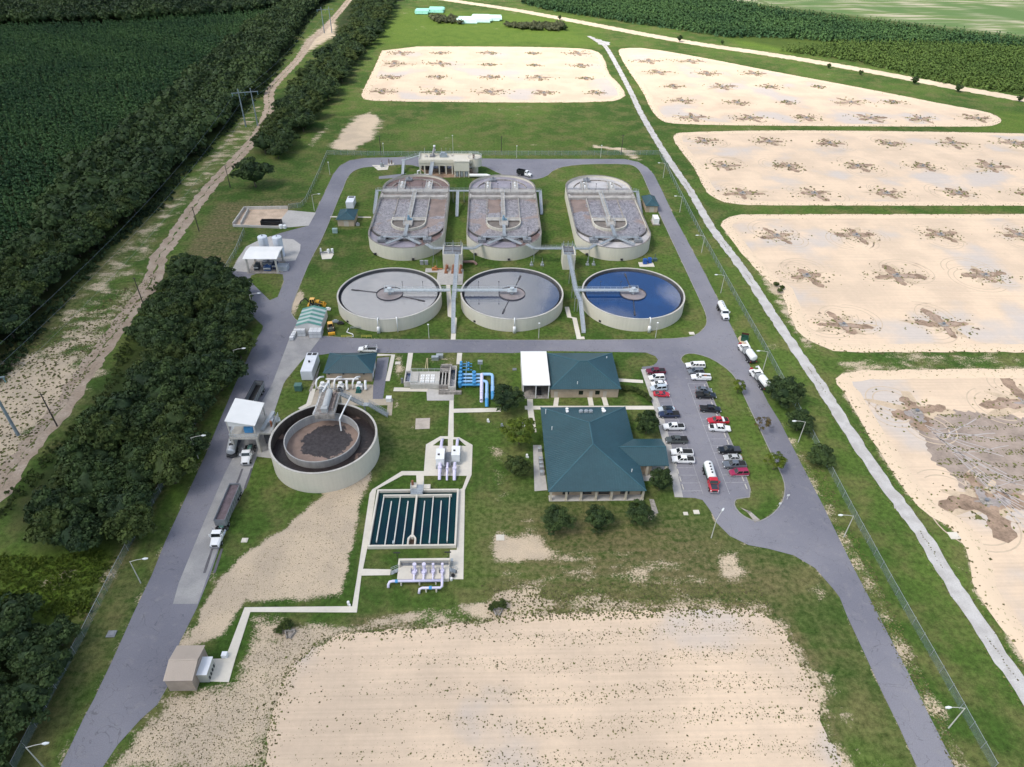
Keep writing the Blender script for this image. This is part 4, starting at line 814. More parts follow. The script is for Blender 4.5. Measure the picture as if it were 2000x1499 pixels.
# pumps and pipework near the splitter
t = thing('sludge_pump_row', 'three rust brown sludge pumps in a row at the foot of the wide splitter box', 'pumps', (-14.2, 223.2, 0))
for x in (-16.4, -13.9, -11.2):
    MB().tube([(x, 225.8, 1.6), (x, 224.4, 1.6), (x - .2, 223.6, 1.2), (x - .2, 222.6, .3)], .42, 10).cyl(x + .3, 224.2, 1.2, 2.5, .4, 10).box(x - .7, 222.2, 0, x + .5, 223.2, .5).build('pump', RUSTY, t)
slab2 = MB().box(-19.6, 214, .0, -10.2, 225.6, .12); tag(slab2.build('pump_slab', PAVE), 'long grey concrete slab under the rusty sludge pumps', 'slab')
t = thing('scum_pump', 'orange and grey scum pump on a small slab left of the wide splitter box', 'pump', (-20.5, 226, 0))
MB().box(-24.2, 223.2, 0, -18.2, 226.2, .15).build('slab', PAVE, t); MB().box(-21.8, 224.4, .15, -19.8, 225.6, 1.0).cyl(-20.4, 225, 1, 1.7, .4, 10).bar((-19.8, 225, .6), (-18, 225, .6), .3, .3).build('motor', M('pump_orange', (.42, .17, .06), .6, var=.3), t); MB().cyl(-21.5, 226, 0, 4.5, .06, 6).cyl(-20, 226.3, 0, 3.6, .06, 6).build('pipe', STEEL, t)
t = thing('pipe_stub', 'large rusty brown pipe bend lying beside the wide splitter box', 'pipe', (-7.5, 229, 0)); MB().tube([(-10.5, 229.8, 1), (-6.6, 229.8, 1), (-5.8, 229.5, .6), (-5.5, 229.2, .1)], .5, 12).build('elbow', M('brown_pipe', (.24, .15, .13), .6, var=.2), t)
for i, (px, py) in enumerate(((824, 517), (833, 517))):
    x, y = G(px, py); tag(MB().box(x - .6, y - .4, 0, x + .6, y + .4, 1.5).box(x - .7, y - .5, 1.5, x + .7, y + .5, 1.62).build('control_cabinet', M('cabinet_grey', (.30, .31, .33), .5)), ('left' if i == 0 else 'right') + ' one of two grey control cabinets at the foot of the first aeration tank', 'cabinet', 'control cabinets')

# ------------------------------------------------------------------ sludge digester
cx, cy = -41.6, 126.9
t = thing('digester_tank', 'big round open sludge digester with cream wall and a ring tank inside', 'digester', (cx, cy, 0))
MB().strip(circle(cx, cy, 13.05, 96), circle(cx, cy, 12.65, 96), 0, 6.4).build('wall', CONCW, t)
MB().strip(circle(cx, cy, 13.1, 96), circle(cx, cy, 12.6, 96), 6.4, 6.47).build('coping', CONC, t)
ix, iy = -42.4, 127.9
dk = NT('sludge_surface'); n_ = dk.noise(.16, 5, rough=.6, dist=.5); f_ = dk.noise(1.5, 5, rough=.7)
SLU = dk.out(dk.mix(dk.ramp(n_, .60, .66), dk.scale((.030, .024, .024), dk.ramp(f_, .3, .7, .6, 1.5, False)), (.165, .115, .095)), .35, .35, f_, .4, .1)
_q = MB().poly(circle(cx, cy, 12.65, 96), 3.4, [circle(ix, iy, 9.15, 80)[::-1]]).build('outer_sludge', SLU, t)
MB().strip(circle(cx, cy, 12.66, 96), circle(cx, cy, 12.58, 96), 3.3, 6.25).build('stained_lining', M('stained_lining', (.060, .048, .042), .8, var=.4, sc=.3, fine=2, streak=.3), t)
MB().strip(circle(ix, iy, 9.2, 80), circle(ix, iy, 8.95, 80), 2.0, 5.5).build('inner_wall', M('grey_tank_steel', (.40, .39, .375), .75, var=.12, sc=.4, fine=3, streak=.15), t)
d2 = NT('inner_sludge'); p_ = d2.t.nodes.new('ShaderNodeVectorMath'); p_.operation = 'DISTANCE'; d2.t.links.new(d2.pos, p_.inputs[0]); p_.inputs[1].default_value = (ix + .6, iy + .8, 3.0)
e_ = d2.math('ADD', p_.outputs['Value'], d2.math('MULTIPLY', d2.noise(.33, 6, rough=.65), 7.5)); f_ = d2.noise(1.2, 5, rough=.7)
SLI = d2.out(d2.mix(d2.ramp(e_, 9.7, 10.0), d2.scale((.050, .044, .046), d2.ramp(f_, .3, .7, .55, 1.5, False)), d2.scale((.255, .185, .150), d2.ramp(d2.noise(.5, 4), .3, .7, .8, 1.15, False))), .6, .3, f_, .35, .1)
MB().poly(circle(ix, iy, 8.95, 80), 3.0).build('inner_sludge', SLI, t)
# blower platform over its back edge with stairs
dq = [G(625, 766, 7.4), G(661, 768, 7.4), G(653, 812, 7.4), G(614, 812, 7.4)]
x0, x1 = dq[3][0], dq[2][0]; y0, y1 = dq[3][1], dq[0][1]
t = thing('digester_platform', 'raised concrete equipment platform with a grey horizontal tank over the digester rim', 'platform', ((x0 + x1) / 2, (y0 + y1) / 2, 0))
MB().box(x0, y0, 7.0, x1, y1, 7.45).box(x0, y0 - .02, 6.2, x1, y0 + .3, 7.0).build('deck', CONCD, t)
MB().rail([(x0, y1, 7.45), (x0, y0, 7.45), (x1, y0, 7.45), (x1, y1 - 1.4, 7.45)], step=1.4).rail([(x0, y1, 7.45), (x1, y1, 7.45)], step=1.4).build('handrail', GALV, t)
xm = (x0 + x1) / 2 - .1; MB().tube([(xm, y0 + 1.7, 8.4), (xm, y1 - 1, 8.4)], .85, 18).build('pressure_tank', M('tank_grey', (.42, .43, .43), .5), t, smooth=False)
MB().box(xm - .8, y0 + .7, 7.45, xm + .8, y0 + 2, 9.0).build('tank_end_box', M('tank_grey', (.42, .43, .43), .5), t)
MB().box(xm - 1.3, y0 + .6, 7.45, xm + 1.3, y1 - .8, 7.65).tube([(x1 - .9, y0 + 2, 8), (x1 - .9, y1 - 1, 8), (x1 - .9, y1 - 1, 9)], .2, 8).cyl(x1 - 1.2, y1 - 2, 7.5, 8.8, .4, 10).build('skid_pipework', M('pipe_brown_grey', (.24, .19, .17), .7, var=.3), t)
for x in (x0 + .5, x1 - .5): MB().box(x - .35, y1 - .9, 0, x + .35, y1 - .2, 7).build('pier', CONC, t)
MB().tube([(x0 - .5, y0 + 1, 7), (x0 - .3, y1 + 2, 6), (x0 - .1, y1 + 7, 5), (x0 - .1, y1 + 8, 1)], .28, 10).build('air_main', WHITE, t)
MB().tube([(x1 + 2.6, y1 - .5, 6.4), (x1 + 2.2, y0 + 3, 7.6), (x1 + 1.4, y0 - 1, 7), (x1 + 1.4, y0 - 1.3, 3.4)], .2, 10).build('drop_pipe', WHITE, t)
sa = (x1, y1 - .7, 7.4); sb = (*G(709, 790, 4.0), 4.0); sc3 = (sb[0] + 1.5, sb[1], 4.0); se = (*G(758, 812, .2), .2)
t = thing('stairway', 'long galvanised open stairway climbing to the digester platform', 'stairway', (*se[:2], 0))
stg = MB()
for a, b in ((sa, sb), (sc3, se)):
    a, b = Vector(a), Vector(b); d = (b - a); n = Vector((-d.y, d.x, 0)).normalized() * .65; k = int(d.length / .38)
    for i in range(k): p = a + d * (i / k); stg.bar(p - n, p + n, .3, .05, 0)
    for sg in (1, -1): stg.bar(a + n * sg, b + n * sg, .08, .32); stg.rail([a + n * sg, b + n * sg], step=1.3, w=.07)
stg.box(sb[0], sb[1] - .7, 3.85, sc3[0], sb[1] + .7, 4.0); stg.build('flight', GALV, t); MB().cyl(sb[0] + .3, sb[1] - .5, 0, 3.9, .12, 8).cyl(sb[0] + .3, sb[1] + .5, 0, 3.9, .12, 8).build('support', GALV, t)

# ------------------------------------------------------------------ chlorine contact basin
bx0, bx1, by0, by1 = -27.3, -7.95, 97.0, 114.0
t = thing('contact_basin', 'rectangular chlorine contact basin of dark green water with white baffle walls', 'contact basin', ((bx0 + bx1) / 2, (by0 + by1) / 2, 0))
MB().strip([(bx0, by0), (bx1, by0), (bx1, by1), (bx0, by1)], [(bx0 + .42, by0 + .42), (bx1 - .42, by0 + .42), (bx1 - .42, by1 - .42), (bx0 + .42, by1 - .42)], -.5, .95).build('wall', PAVEN, t)
MB().poly([(bx0 + .4, by0 + .4), (bx1 - .4, by0 + .4), (bx1 - .4, by1 - .4), (bx0 + .4, by1 - .4)], .16).build('water', water('green_basin_water', (.0035, .030, .032), 1.45, .03, (.003, .020, .030), .08, bump=.01), t)
BW = M('baffle_white', (.62, .60, .55), .8, var=.1)
pitch = 1.94
for i, (top, bot) in enumerate([(112.0, 98.6), (110.6, 97.4), (112.0, 98.2), (110.6, 97.4), (111.9, 97.4), (110.6, 97.4), (112.0, 98.2), (110.6, 97.4), (112.0, 98.5)]):
    x = bx0 + 1.75 + i * pitch
    if i == 4: MB().box(x - .2, 99.4, -.4, x + .2, 112.2, .98).build('centre_wall', PAVEN, t)
    else: MB().box(x - .11, bot, -.4, x + .11, top, .55 if i % 2 else .62).build('baffle', BW, t)
MB().box(bx0 + 1.64, 112.0, -.4, bx1 - 1.6, 112.35, .9).build('cross_wall', PAVEN, t)
xm = bx0 + 1.75 + 4 * pitch
MB().strip([(xm - .95, by0 + .3), (xm + .95, by0 + .3), (xm + .95, 99.2), (xm + .35, 100.1), (xm - .35, 100.1), (xm - .95, 99.2)], [(xm - .6, by0 + .3), (xm + .6, by0 + .3), (xm + .6, 99.0), (xm + .2, 99.7), (xm - .2, 99.7), (xm - .6, 99.0)], -.4, .97).build('outlet_box', PAVEN, t)
MB().poly([(xm - .6, by0 + .42), (xm + .6, by0 + .42), (xm + .6, 99.0), (xm + .2, 99.7), (xm - .2, 99.7), (xm - .6, 99.0)], .2).build('outlet_sump', M('sump_brown', (.05, .03, .02), .6), t)
MB().box(xm - 1.5, 112.2, .95, xm + 1.4, 115.3, 1.15).rail([(xm - 1.5, 115.3, 1.15), (xm - 1.5, 112.2, 1.15), (xm + 1.4, 112.2, 1.15), (xm + 1.4, 115.3, 1.15)], step=1).build('inlet_platform', GALV, t)
MB().box(xm - 1.7, 114.05, 0, xm - .2, 115.6, 1.5).build('inlet_box', PAVEN, t); MB().box(xm + .9, 114.05, 0, xm + 3.0, 115.4, 1.1).build('inlet_box', PAVEN, t)
MB().cyl(xm - 1.2, 115, 1.5, 2.7, .3, 8).build('valve', RUSTY, t)
for x in (bx0 + 5.6, bx0 + 13.5): MB().cyl(x, by0 + .9, .2, 1.3, .1, 8).box(x - .15, by0 + .4, 1.2, x + .15, by0 + 1.1, 1.5).build('gate_stem', ALU, t)

# ------------------------------------------------------------------ disinfection skid with white housings
t = thing('disinfection_skid', 'pair of white equipment housings on a concrete pad with lavender pipes', 'equipment skid', (-11.2, 125, 0))
for xa, xb, ya, yb in ((-13.85, -11.85, 121.9, 125.7), (-10.05, -8.05, 123.3, 126.6)):
    h = MB().box(xa, ya, 1.1, xb, yb, 3.0).box(xa - .05, ya - .05, 3.0, xb + .05, yb + .05, 3.12).build('housing', WHITE, t)
    MB().box(xa + .4, ya + 1.4, 3.12, xa + .9, ya + 1.9, 3.24).build('roof_vent', DARK, h)
    MB().box(xa - .1, ya - .4, .1, xb + .1, yb + .2, 1.1).build('frame', GALV, t)
MB().box(-11.7, 121.6, .95, -10.2, 126.6, 1.1).rail([(-11.7, 121.6, 1.1), (-11.7, 126.6, 1.1)], step=1.2).rail([(-10.2, 121.6, 1.1), (-10.2, 126.6, 1.1)], step=1.2).build('walk_grating', STEEL, t)
for px in (862.5, 893): 
    x = G(px, 866, 1)[0]; yt = G(px, 858, .3)[1]; MB().tube([(x, 125.9, 1.6), (x, 127.6, 1.6), (x + .05, yt - 1.6, 1.3), (x + .1, yt, .2)], .38, 12).cyl(x, 127.2, 1.0, 2.1, .5, 12).build('inlet_pipe', LAV, t)
for px, py, r_ in ((859, 937, .40), (873.5, 938, .27), (888, 938, .40)):
    x = G(px, 920, 1)[0]; yb = G(px, py, .2)[1]; MB().tube([(x, 122.2, 1.5), (x, yb + 2.0, 1.5), (x, yb + .9, 1.0), (x, yb, .1)], r_, 12).cyl(x, yb + 2.4, .5, 2.1, r_ * 1.25, 12).build('outlet_pipe', LAV, t)

# ------------------------------------------------------------------ effluent pump station with lavender pipes
t = thing('pump_station', 'raised concrete pump slab with four lavender pumps feeding a lavender header pipe', 'pump station', (-14.4, 90.3, 0))
MB().box(-19.9, 88.3, 0, -9.1, 92.4, 1.0).build('slab', PAVEN, t); MB().box(-19.95, 92.4, 0, -9.05, 92.9, 1.9).build('parapet', PAVEN, t); MB().box(-19.95, 91.2, 1.0, -19.55, 92.4, 1.9).build('parapet', PAVEN, t)
MB().rail([(-19.3, 91.9, 1.0), (-9.4, 91.9, 1.0)], step=1.5, w=.09).box(-19.3, 91.7, 1.0, -9.4, 92.3, 1.1).build('grating_and_rail', STEEL, t)
for x, f in ((-16.35, 1.25), (-14.37, 1.25), (-12.45, .85), (-10.52, .85)):
    pmp = MB().cyl(x, 90.6, 1.0, 2.5, .27 * f, 12).cyl(x, 90.6, 2.5, 3.0, .33 * f, 12).box(x - .5 * f, 89.6, 1, x + .42 * f, 90.3, 1.6).build('pump', LAV, t)
    MB().tube([(x, 90.4, 1.6), (x, 88.9, 1.6), (x, 88.4, 1.4), (x, 87.7, 1.25)], .18 * f, 12).cyl(x, 89.3, 1.25, 2.0, .29 * f, 10).build('discharge_pipe', LAV, t)
    MB().box(x - .75, 89.7, 1, x - .55, 90.3, 2.1).build('pump_controls', STEEL, pmp)
MB().tube([(-21.6, 86.9, .1), (-21.6, 87.3, .6), (-21.3, 87.6, 1.1), (-20.7, 87.7, 1.2), (-10.5, 87.7, 1.2)], .29, 14).tube([(-10.45, 88.6, 1.5), (-10.45, 87.5, 1.25), (-10.45, 86.3, 1.15), (-10.8, 86.0, 1.1), (-14.5, 86.0, 1.1), (-15.0, 85.9, .9), (-15.15, 85.4, .1)], .27, 14).build('header_pipe', LAV, t, smooth=True)
for x, y in ((-19.9, 87.7), (-12.8, 86.0)): MB().tube([(x - .28, y, 1.15), (x + .28, y, 1.15)], .36, 14).build('coupling', BLUEP, t)
for x, y in ((-19.0, 87.2), (-15.2, 87.3), (-11.8, 87.3), (-13.7, 85.5), (-11.6, 85.5)): MB().cyl(x, y + .3, 0, .9, .17, 10).build('pipe_support', PAVEN, t)
for s_, xa in ((-1, -19.9), (1, -9.1)):
    q = MB()
    for i in range(5): q.box(xa + s_ * (.3 * i), 90.2, .82 - .2 * i, xa + s_ * (.3 * i + .32), 91.2, .9 - .2 * i)
    q.rail([(xa, 90.2, .95), (xa + s_ * 1.6, 90.2, 0)], step=.8).rail([(xa, 91.2, .95), (xa + s_ * 1.6, 91.2, 0)], step=.8); q.build('steps', GALV, t)
for x in (-20.3, -9.5): MB().cyl(x, 93.4, 0, 3.2, .05, 6).box(x - .7, 93.3, 3.1, x + .7, 93.5, 3.3).build('floodlight_post', DARK, t)
t = thing('hose_reel', 'black and white hose reel beside the lavender pump station', 'hose reel', (-8.4, 89.3, 0))
MB().lathe(-8.3, 89.4, [(.1, .5), (.42, .5), (.42, .75), (.1, .75)], 16).build('reel', BLACK, t); MB().cyl(-8.7, 88.7, 0, .6, .33, 12).build('spool', WHITE, t)
t = thing('level_cabinet', 'pale grey instrument cabinet at the corner of the lavender pump station', 'cabinet', (-8.6, 92.4, 0)); MB().box(-8.9, 92.1, .1, -8.4, 92.8, 1.9).build('cabinet_body', GALV, t)

# ------------------------------------------------------------------ filter works with blue pipes
Z = 1.7
def PZ(px, py, z=Z): return G(px, py, z)
t = thing('filter_works', 'concrete filter works with square white hatches, open channels and dark water bay', 'filter works', (-18, 158, 0))
a = PZ(804, 726); b = PZ(857, 751); y0, y1 = b[1], a[1]; xa, xb = a[0], b[0]
MB().box(xa, y0, 0, xb, y1, Z).build('filter_block', CONC, t)
for i in range(3):
    for j in range(3):
        x = xa + 3.4 + i * 1.45; y = y0 + 1.2 + j * 1.35; h_ = MB().box(x - .55, y - .5, Z, x + .55, y + .5, Z + .22).build('hatch', WHITER, t)
        MB().box(x - .12, y - .06, Z + .22, x + .12, y + .06, Z + .27).build('handle', STEEL, h_)
MB().box(xa + .2, y0 + .8, Z, xa + 2.2, y1 - .6, Z + .3).build('cover_slab', CONC, t)
MB().rail([(xa, y0, Z), (xb, y0, Z)], step=1.4).rail([(xa, y1, Z), (xb, y1, Z)], step=1.4).rail([(xa, y0, Z), (xa, y1, Z)], step=1.4).build('handrail', ALU, t)
l0 = PZ(792, 724); l1 = PZ(804, 747); MB().strip([(l0[0], l1[1]), (xa, l1[1]), (xa, l0[1]), (l0[0], l0[1])], [(l0[0] + .35, l1[1] + .35), (xa - .05, l1[1] + .35), (xa - .05, l0[1] - .35), (l0[0] + .35, l0[1] - .35)], 0, Z).build('inlet_chamber', CONC, t)
MB().poly([(l0[0] + .3, l1[1] + .3), (xa - .02, l1[1] + .3), (xa - .02, l0[1] - .3), (l0[0] + .3, l0[1] - .3)], .9).build('inlet_water', CLW[2], t)
c0 = PZ(857, 716); c1 = PZ(876, 753); d1_ = PZ(890, 758)
MB().strip([(xb, c1[1]), (c1[0], c1[1]), (c1[0], c0[1]), (xb, c0[1])], [(xb + .05, c1[1] + .35), (c1[0] - .3, c1[1] + .35), (c1[0] - .3, c0[1] - .35), (xb + .05, c0[1] - .35)], 0, Z).build('channel_wall', CONCD, t)
MB().poly([(xb + .05, c1[1] + .3), (c1[0] - .3, c1[1] + .3), (c1[0] - .3, c0[1] - .3), (xb + .05, c0[1] - .3)], .5).build('channel_water', M('dark_channel', (.008, .014, .022), .1, spec=.6), t)
wch = (c1[0] - xb)
for k in (.30, .62): MB().box(xb + wch * k - .14, c1[1] + .35, .5, xb + wch * k + .14, c0[1] - 2.6, Z - .1).build('channel_baffle', CONC, t)
MB().box(xb, c0[1] - 2.6, Z - .5, c1[0] - .3, c0[1] - 1.0, Z + .15).rail([(xb, c0[1] - 1.1, Z + .15), (c1[0], c0[1] - 1.1, Z + .15)], step=1).box(xb + .3, c0[1] - .4, Z, xb + 3.4, c0[1] + .3, Z + .6).build('channel_bridge', CONCD, t)
wx0, wx1, wy0, wy1 = c1[0], d1_[0], d1_[1], c0[1]
MB().strip([(wx0, wy0), (wx1, wy0), (wx1, wy1), (wx0, wy1)], [(wx0 + .3, wy0 + .35), (wx1 - .35, wy0 + .35), (wx1 - .35, wy1 - .35), (wx0 + .3, wy1 - .35)], 0, Z + .25).build('bay_wall', CONC, t)
MB().poly([(wx0 + .3, wy0 + .3), (wx1 - .3, wy0 + .3), (wx1 - .3, wy1 - .3), (wx0 + .3, wy1 - .3)], .7).build('bay_water', water('bay_water', (.012, .028, .055), 1.6, .08, (.24, .24, .27), .16, bump=.1, amt=(.52, .6)), t)
MB().rail([(wx1, wy0, Z + .25), (wx1, wy1, Z + .25)], step=1.4).box(xb, wy0 - .9, 0, wx1 + 1.6, wy0 - .02, .9).box(xb + .2, wy0 - .6, .9, wx0, wy0 - .1, 1.4).build('front_ledge', CONCD, t)
bp = [G(795, 745, 1.6)]
MB().cyl(PZ(785, 739)[0], PZ(785, 739)[1], 0, 1.6, .35, 10).build('sampler', STEEL, t)
t = thing('blue_pipe_gallery', 'bank of bright blue valves and pipes beside the filter works', 'pipe gallery', (-6, 157, 0))
px0 = PZ(899, 740, 1)[0]
for k, py in enumerate((732, 739, 745.5, 752)):
    y = PZ(900, py, 1)[1]; xe = PZ(942, py, 1)[0]
    MB().tube([(px0 - .4, y, 1), (px0 + 1.0, y, 1)], .42, 12).cyl(px0, y, .3, 2.1, .55, 12).build('valve_body', BLUEP, t)
    MB().tube([(px0 + 1.0, y, 1), (xe, y, 1)], .36, 12).build('pipe_run', LBLUE if k < 3 else BLUEP, t)
    xv = PZ(926, py, 1)[0]; MB().cyl(xv, y, .9, 1.9, .5, 12).lathe(xv, y, [(.2, 1.9), (.55, 1.95), (.55, 2.05), (.2, 2.1)], 14).build('butterfly_valve', BLUEP, t)
for py in (711, 716, 723):
    y = PZ(900, py, 1)[1]; MB().tube([(px0, y, 1), (PZ(922, py, 1)[0], y, 1)], .13, 8).cyl(px0, y, .2, 1.8, .4, 10).cyl(PZ(915, py, 1)[0], y, .9, 1.5, .3, 10).build('small_pipe', BLUEP, t)
x = PZ(941, 735, 1)[0]; yt = PZ(941, 732, 1)[1]; MB().tube([(x, yt, 1.1), (x, PZ(941, 770, 1)[1], 1.1)], .5, 14).tube([(x, PZ(941, 764, 1)[1], 1.0), (x, PZ(941, 780, 1)[1], .7), (x, PZ(941, 783, .3)[1], .1)], .48, 14).build('collector_pipe', LAV, t)
for pxa, pya, pyb, k in ((951, 745.5, 793, 0), (962, 732, 779, 1)):
    xs_ = PZ(942, 740, 1)[0]; xe = PZ(pxa, pya, 1)[0]; y = PZ(pxa, pya, 1)[1]; yb = PZ(pxa, pyb, .4)[1]; ym = y + (yb - y) * .55
    MB().tube([(xs_, y, 1.1), (xe - .8, y, 1.1), (xe - .2, y - .25, 1.1), (xe, y - .9, 1.1), (xe, ym, 1.1)], .45, 14).build('pipe_bend', LBLUE, t, smooth=True)
    MB().tube([(xe, ym, 1.05), (xe, yb + 2.2, 1.0)], .52, 14).build('meter_pipe', LBLUE, t); MB().tube([(xe, yb + 2.2, 1.0), (xe, yb + .6, .6), (xe, yb, .05)], .5, 14).build('drop_leg', BLUEP, t)
MB().rail([(px0 + 1.6, PZ(905, 752, 1)[1], 0), (px0 + 1.6, PZ(905, 710, 1)[1], 0)], h=1.8, step=3).build('guard_rail', LBLUE, t)
for px, py in ((909, 758), (925, 758)): q = G(px, py); MB().cyl(q[0], q[1] + 1, 0, .7, .18, 8).build('pipe_support', CONC, t)
q = G(938, 722); t = thing('metering_stand', 'grey instrument stand on a post above the blue pipes', 'instrument stand', (*q, 0)); MB().cyl(q[0], q[1], 0, 2.3, .12, 8).box(q[0] - .7, q[1] - .5, 2.2, q[0] + .7, q[1] + .4, 3.2).build('stand_box', GALV, t)
q = G(844, 752); t = thing('cabinet', 'white electrical cabinet in front of the filter hatches', 'cabinet', (*q, 0)); MB().box(q[0] - .9, q[1] - .5, 0, q[0] + .9, q[1] + .5, 1.6).build('cabinet_body', WHITE, t)
for q, lb in ((G(850, 703), 'tall grey electrical box nearest the road behind the filter works'), (G(859, 699), 'low grey electrical box behind the filter works by the road')):
    tag(MB().box(q[0] - 1, q[1] - .5, 0, q[0] + 1, q[1] + .5, 1.1).box(q[0] - 1.05, q[1] - .55, 1.1, q[0] + 1.05, q[1] + .55, 1.2).build('electrical_box', GALV), lb, 'electrical box')
for dx, lb in ((0, 'left one of two pale timber poles leaning on the filter works'), (1.2, 'right one of two pale timber poles leaning on the filter works')):
    q = G(832 - dx * .5, 730); tag(MB().tube([(q[0] + dx * .6, q[1] - .5, 2.2), (q[0] - .3 + dx * .3, q[1] + 7.5, .15)], .12, 8).build('timber_pole', M('pale_timber', (.50, .42, .24), .8)), lb, 'pole')
# ------------------------------------------------------------------ buildings
def hip(mb, x0, y0, x1, y1, z0, z1, th=.14, rib=.62, m=0, ml=1):
    """hipped roof with standing seams; ridge along the longer side; returns ridge ends"""
    w, d = x1 - x0, y1 - y0; k = min(w, d) / 2; cx, cy = (x0 + x1) / 2, (y0 + y1) / 2
    A, B = ((x0 + k, cy, z1), (x1 - k, cy, z1)) if w >= d else ((cx, y0 + k, z1), (cx, y1 - k, z1))
    c = [(x0, y0, z0), (x1, y0, z0), (x1, y1, z0), (x0, y1, z0)]
    if w >= d: fs = [(0, 1, 5, 4), (2, 3, 4, 5), (1, 2, 5), (3, 0, 4)]
    else: fs = [(1, 2, 5, 4), (3, 0, 4, 5), (0, 1, 4), (2, 3, 5)]
    mb.add(c + [A, B], fs, m); mb.add([(a, b, z0 - th) for a, b, _ in c] + c, [(0, 1, 5, 4), (1, 2, 6, 5), (2, 3, 7, 6), (3, 0, 4, 7), (3, 2, 1, 0)], ml)
    sl = (z1 - z0) / k
    def seam(a, b): mb.bar((a[0], a[1], a[2] + .02), (b[0], b[1], b[2] + .01), .06, .05, m)
    n = int(w / rib)
    for i in range(1, n):
        x = x0 + w * i / n; r = min(x - x0, x1 - x, k)
        seam((x, y0, z0), (x, y0 + r, z0 + r * sl)); seam((x, y1, z0), (x, y1 - r, z0 + r * sl))
    n = int(d / rib)
    for i in range(1, n):
        y = y0 + d * i / n; r = min(y - y0, y1 - y, k)
        seam((x0, y, z0), (x0 + r, y, z0 + r * sl)); seam((x1, y, z0), (x1 - r, y, z0 + r * sl))
    cap = lambda a, b: mb.bar((a[0], a[1], a[2] + .05), (b[0], b[1], b[2] + .05), .28, .10, ml)
    cap(A, B)
    for q in c: cap(q, A if math.dist(q, A) < math.dist(q, B) else B)
def walls(x0, y0, x1, y1, z0, z1, th=.3): return MB().strip([(x0, y0), (x1, y0), (x1, y1), (x0, y1)], [(x0 + th, y0 + th), (x1 - th, y0 + th), (x1 - th, y1 - th), (x0 + th, y1 - th)], z0, z1)
def door(t, x, y, w, h, face, mat, name='door'):
    """panel in a wall; face is the outward direction"""
    dx, dy = {'S': (0, -1), 'N': (0, 1), 'E': (1, 0), 'W': (-1, 0)}[face]
    if dx: return MB().box(x - .03 if dx > 0 else x - .06, y - w / 2, h[0], x + .06 if dx > 0 else x + .03, y + w / 2, h[1]).build(name, mat, t)
    return MB().box(x - w / 2, y - .03 if dy > 0 else y - .06, h[0], x + w / 2, y + .06 if dy > 0 else y + .03, h[1]).build(name, mat, t)
DOOR = M('beige_door', (.46, .42, .36), .6, var=.08); GREYD = M('grey_door', (.30, .31, .32), .5)
t = thing('office_building', 'large buff brick office with teal hipped metal roof and columned porch', 'building', (24.5, 125.7, 0))
rf = MB(); hip(rf, 13.05, 110.25, 36.0, 141.1, 3.6, 8.0); roof = rf.build('roof', [TEAL, TEALL], t)
walls(13.7, 112.3, 35.4, 140.5, 0, 3.5).build('wall', BRICK, t); MB().box(13.4, 110.5, .0, 35.7, 112.3, .14).build('porch_floor', PAVE, t)
for px in (1075, 1105, 1134, 1163, 1193, 1221, 1254):
    x = G(px, 977)[0]; MB().box(x - .24, 110.6, .14, x + .24, 111.1, 3.46).box(x - .32, 110.55, .14, x + .32, 111.15, .5).build('column', M('cream_column', (.56, .50, .41), .7), t)
for x, w_ in ((17.5, 1.6), (22.3, 2.6), (26.6, 2.6), (31.6, 2.2)):
    n = 10; v = [(x - w_ / 2, 112.27, .5), (x + w_ / 2, 112.27, .5)] + [(x + w_ / 2 * math.cos(R(180 * i / n)), 112.27, 1.7 + .8 * math.sin(R(180 * i / n))) for i in range(n + 1)]
    v2 = [(a, b - .05, z) for a, b, z in v]; MB().add(v2, [tuple(range(len(v2)))]).build('window', GLASS, t)
for y in (116, 135): door(t, 35.4, y, 1.5, (.9, 2.3), 'E', GLASS, 'window')
for y in (116, 121, 127, 133): door(t, 13.7, y, 1.2, (1.2, 2.4), 'W', GLASS, 'window')
for px, py, r_ in ((1107, 803, .3), (1107.5, 808, .3), (1177, 803, .3), (1179, 807, .42)): q = G(px, py, 4.8); MB().cyl(*q, 4.0, 5.5, r_, 10).cyl(*q, 5.5, 5.65, r_ + .12, 10).build('roof_vent', WHITE, roof)
for px in (1134.5, 1144.5, 1153.5): q = G(px, 807, 5); MB().box(q[0] - .5, q[1] - .5, 4.2, q[0] + .5, q[1] + .5, 5.6).lathe(*q, [(.1, 5.6), (.55, 5.6), (.5, 5.9), (.1, 5.9)], 12).build('exhaust_fan', GALV, roof)
for px, py in ((1066, 803), (1078, 837), (1234, 920)): q = G(px, py, 5); MB().cyl(*q, 3.6, 5.6, .10, 8).build('vent_pipe', WHITE, roof)
pc = MB(); ya, yb, xe, ym, zr = 118.5, 128.2, 43.1, 123.35, 5.4
xm_ = 36.0 - (zr - 3.6) / (4.4 / 11.475) - .05
pc.add([(36.0, ya, 3.6), (xe, ya, 3.6), (xe, ym, zr), (xm_, ym, zr), (xe, yb, 3.6), (36.0, yb, 3.6)], [(0, 1, 2, 3), (3, 2, 4, 5)], 0)
pc.xf(lambda a, b, z: (a, b, z + .03))
for i in range(1, 24):
    x = xm_ + (xe - xm_) * i / 24; k = 1 - max(0, (36.0 - x) / (36.0 - xm_)); 
    for y in (ya, yb): y_0 = ym + (y - ym) * k; z_0 = zr + (3.6 - zr) * k; pc.bar((x, y_0, z_0 + .05), (x, ym, zr + .05), .07, .07, 0)
pc.bar((xm_, ym, zr + .09), (xe, ym, zr + .09), .28, .1, 1).add([(xe, ya, 3.5), (xe, yb, 3.5), (xe, yb, 3.63), (xe, ym, zr + .03), (xe, ya, 3.63)], [(0, 1, 2, 3, 4)], 1).box(36.0, ya, 3.46, xe, yb, 3.6, 1)
pc.build('entrance_roof', [TEAL, TEALL], t)
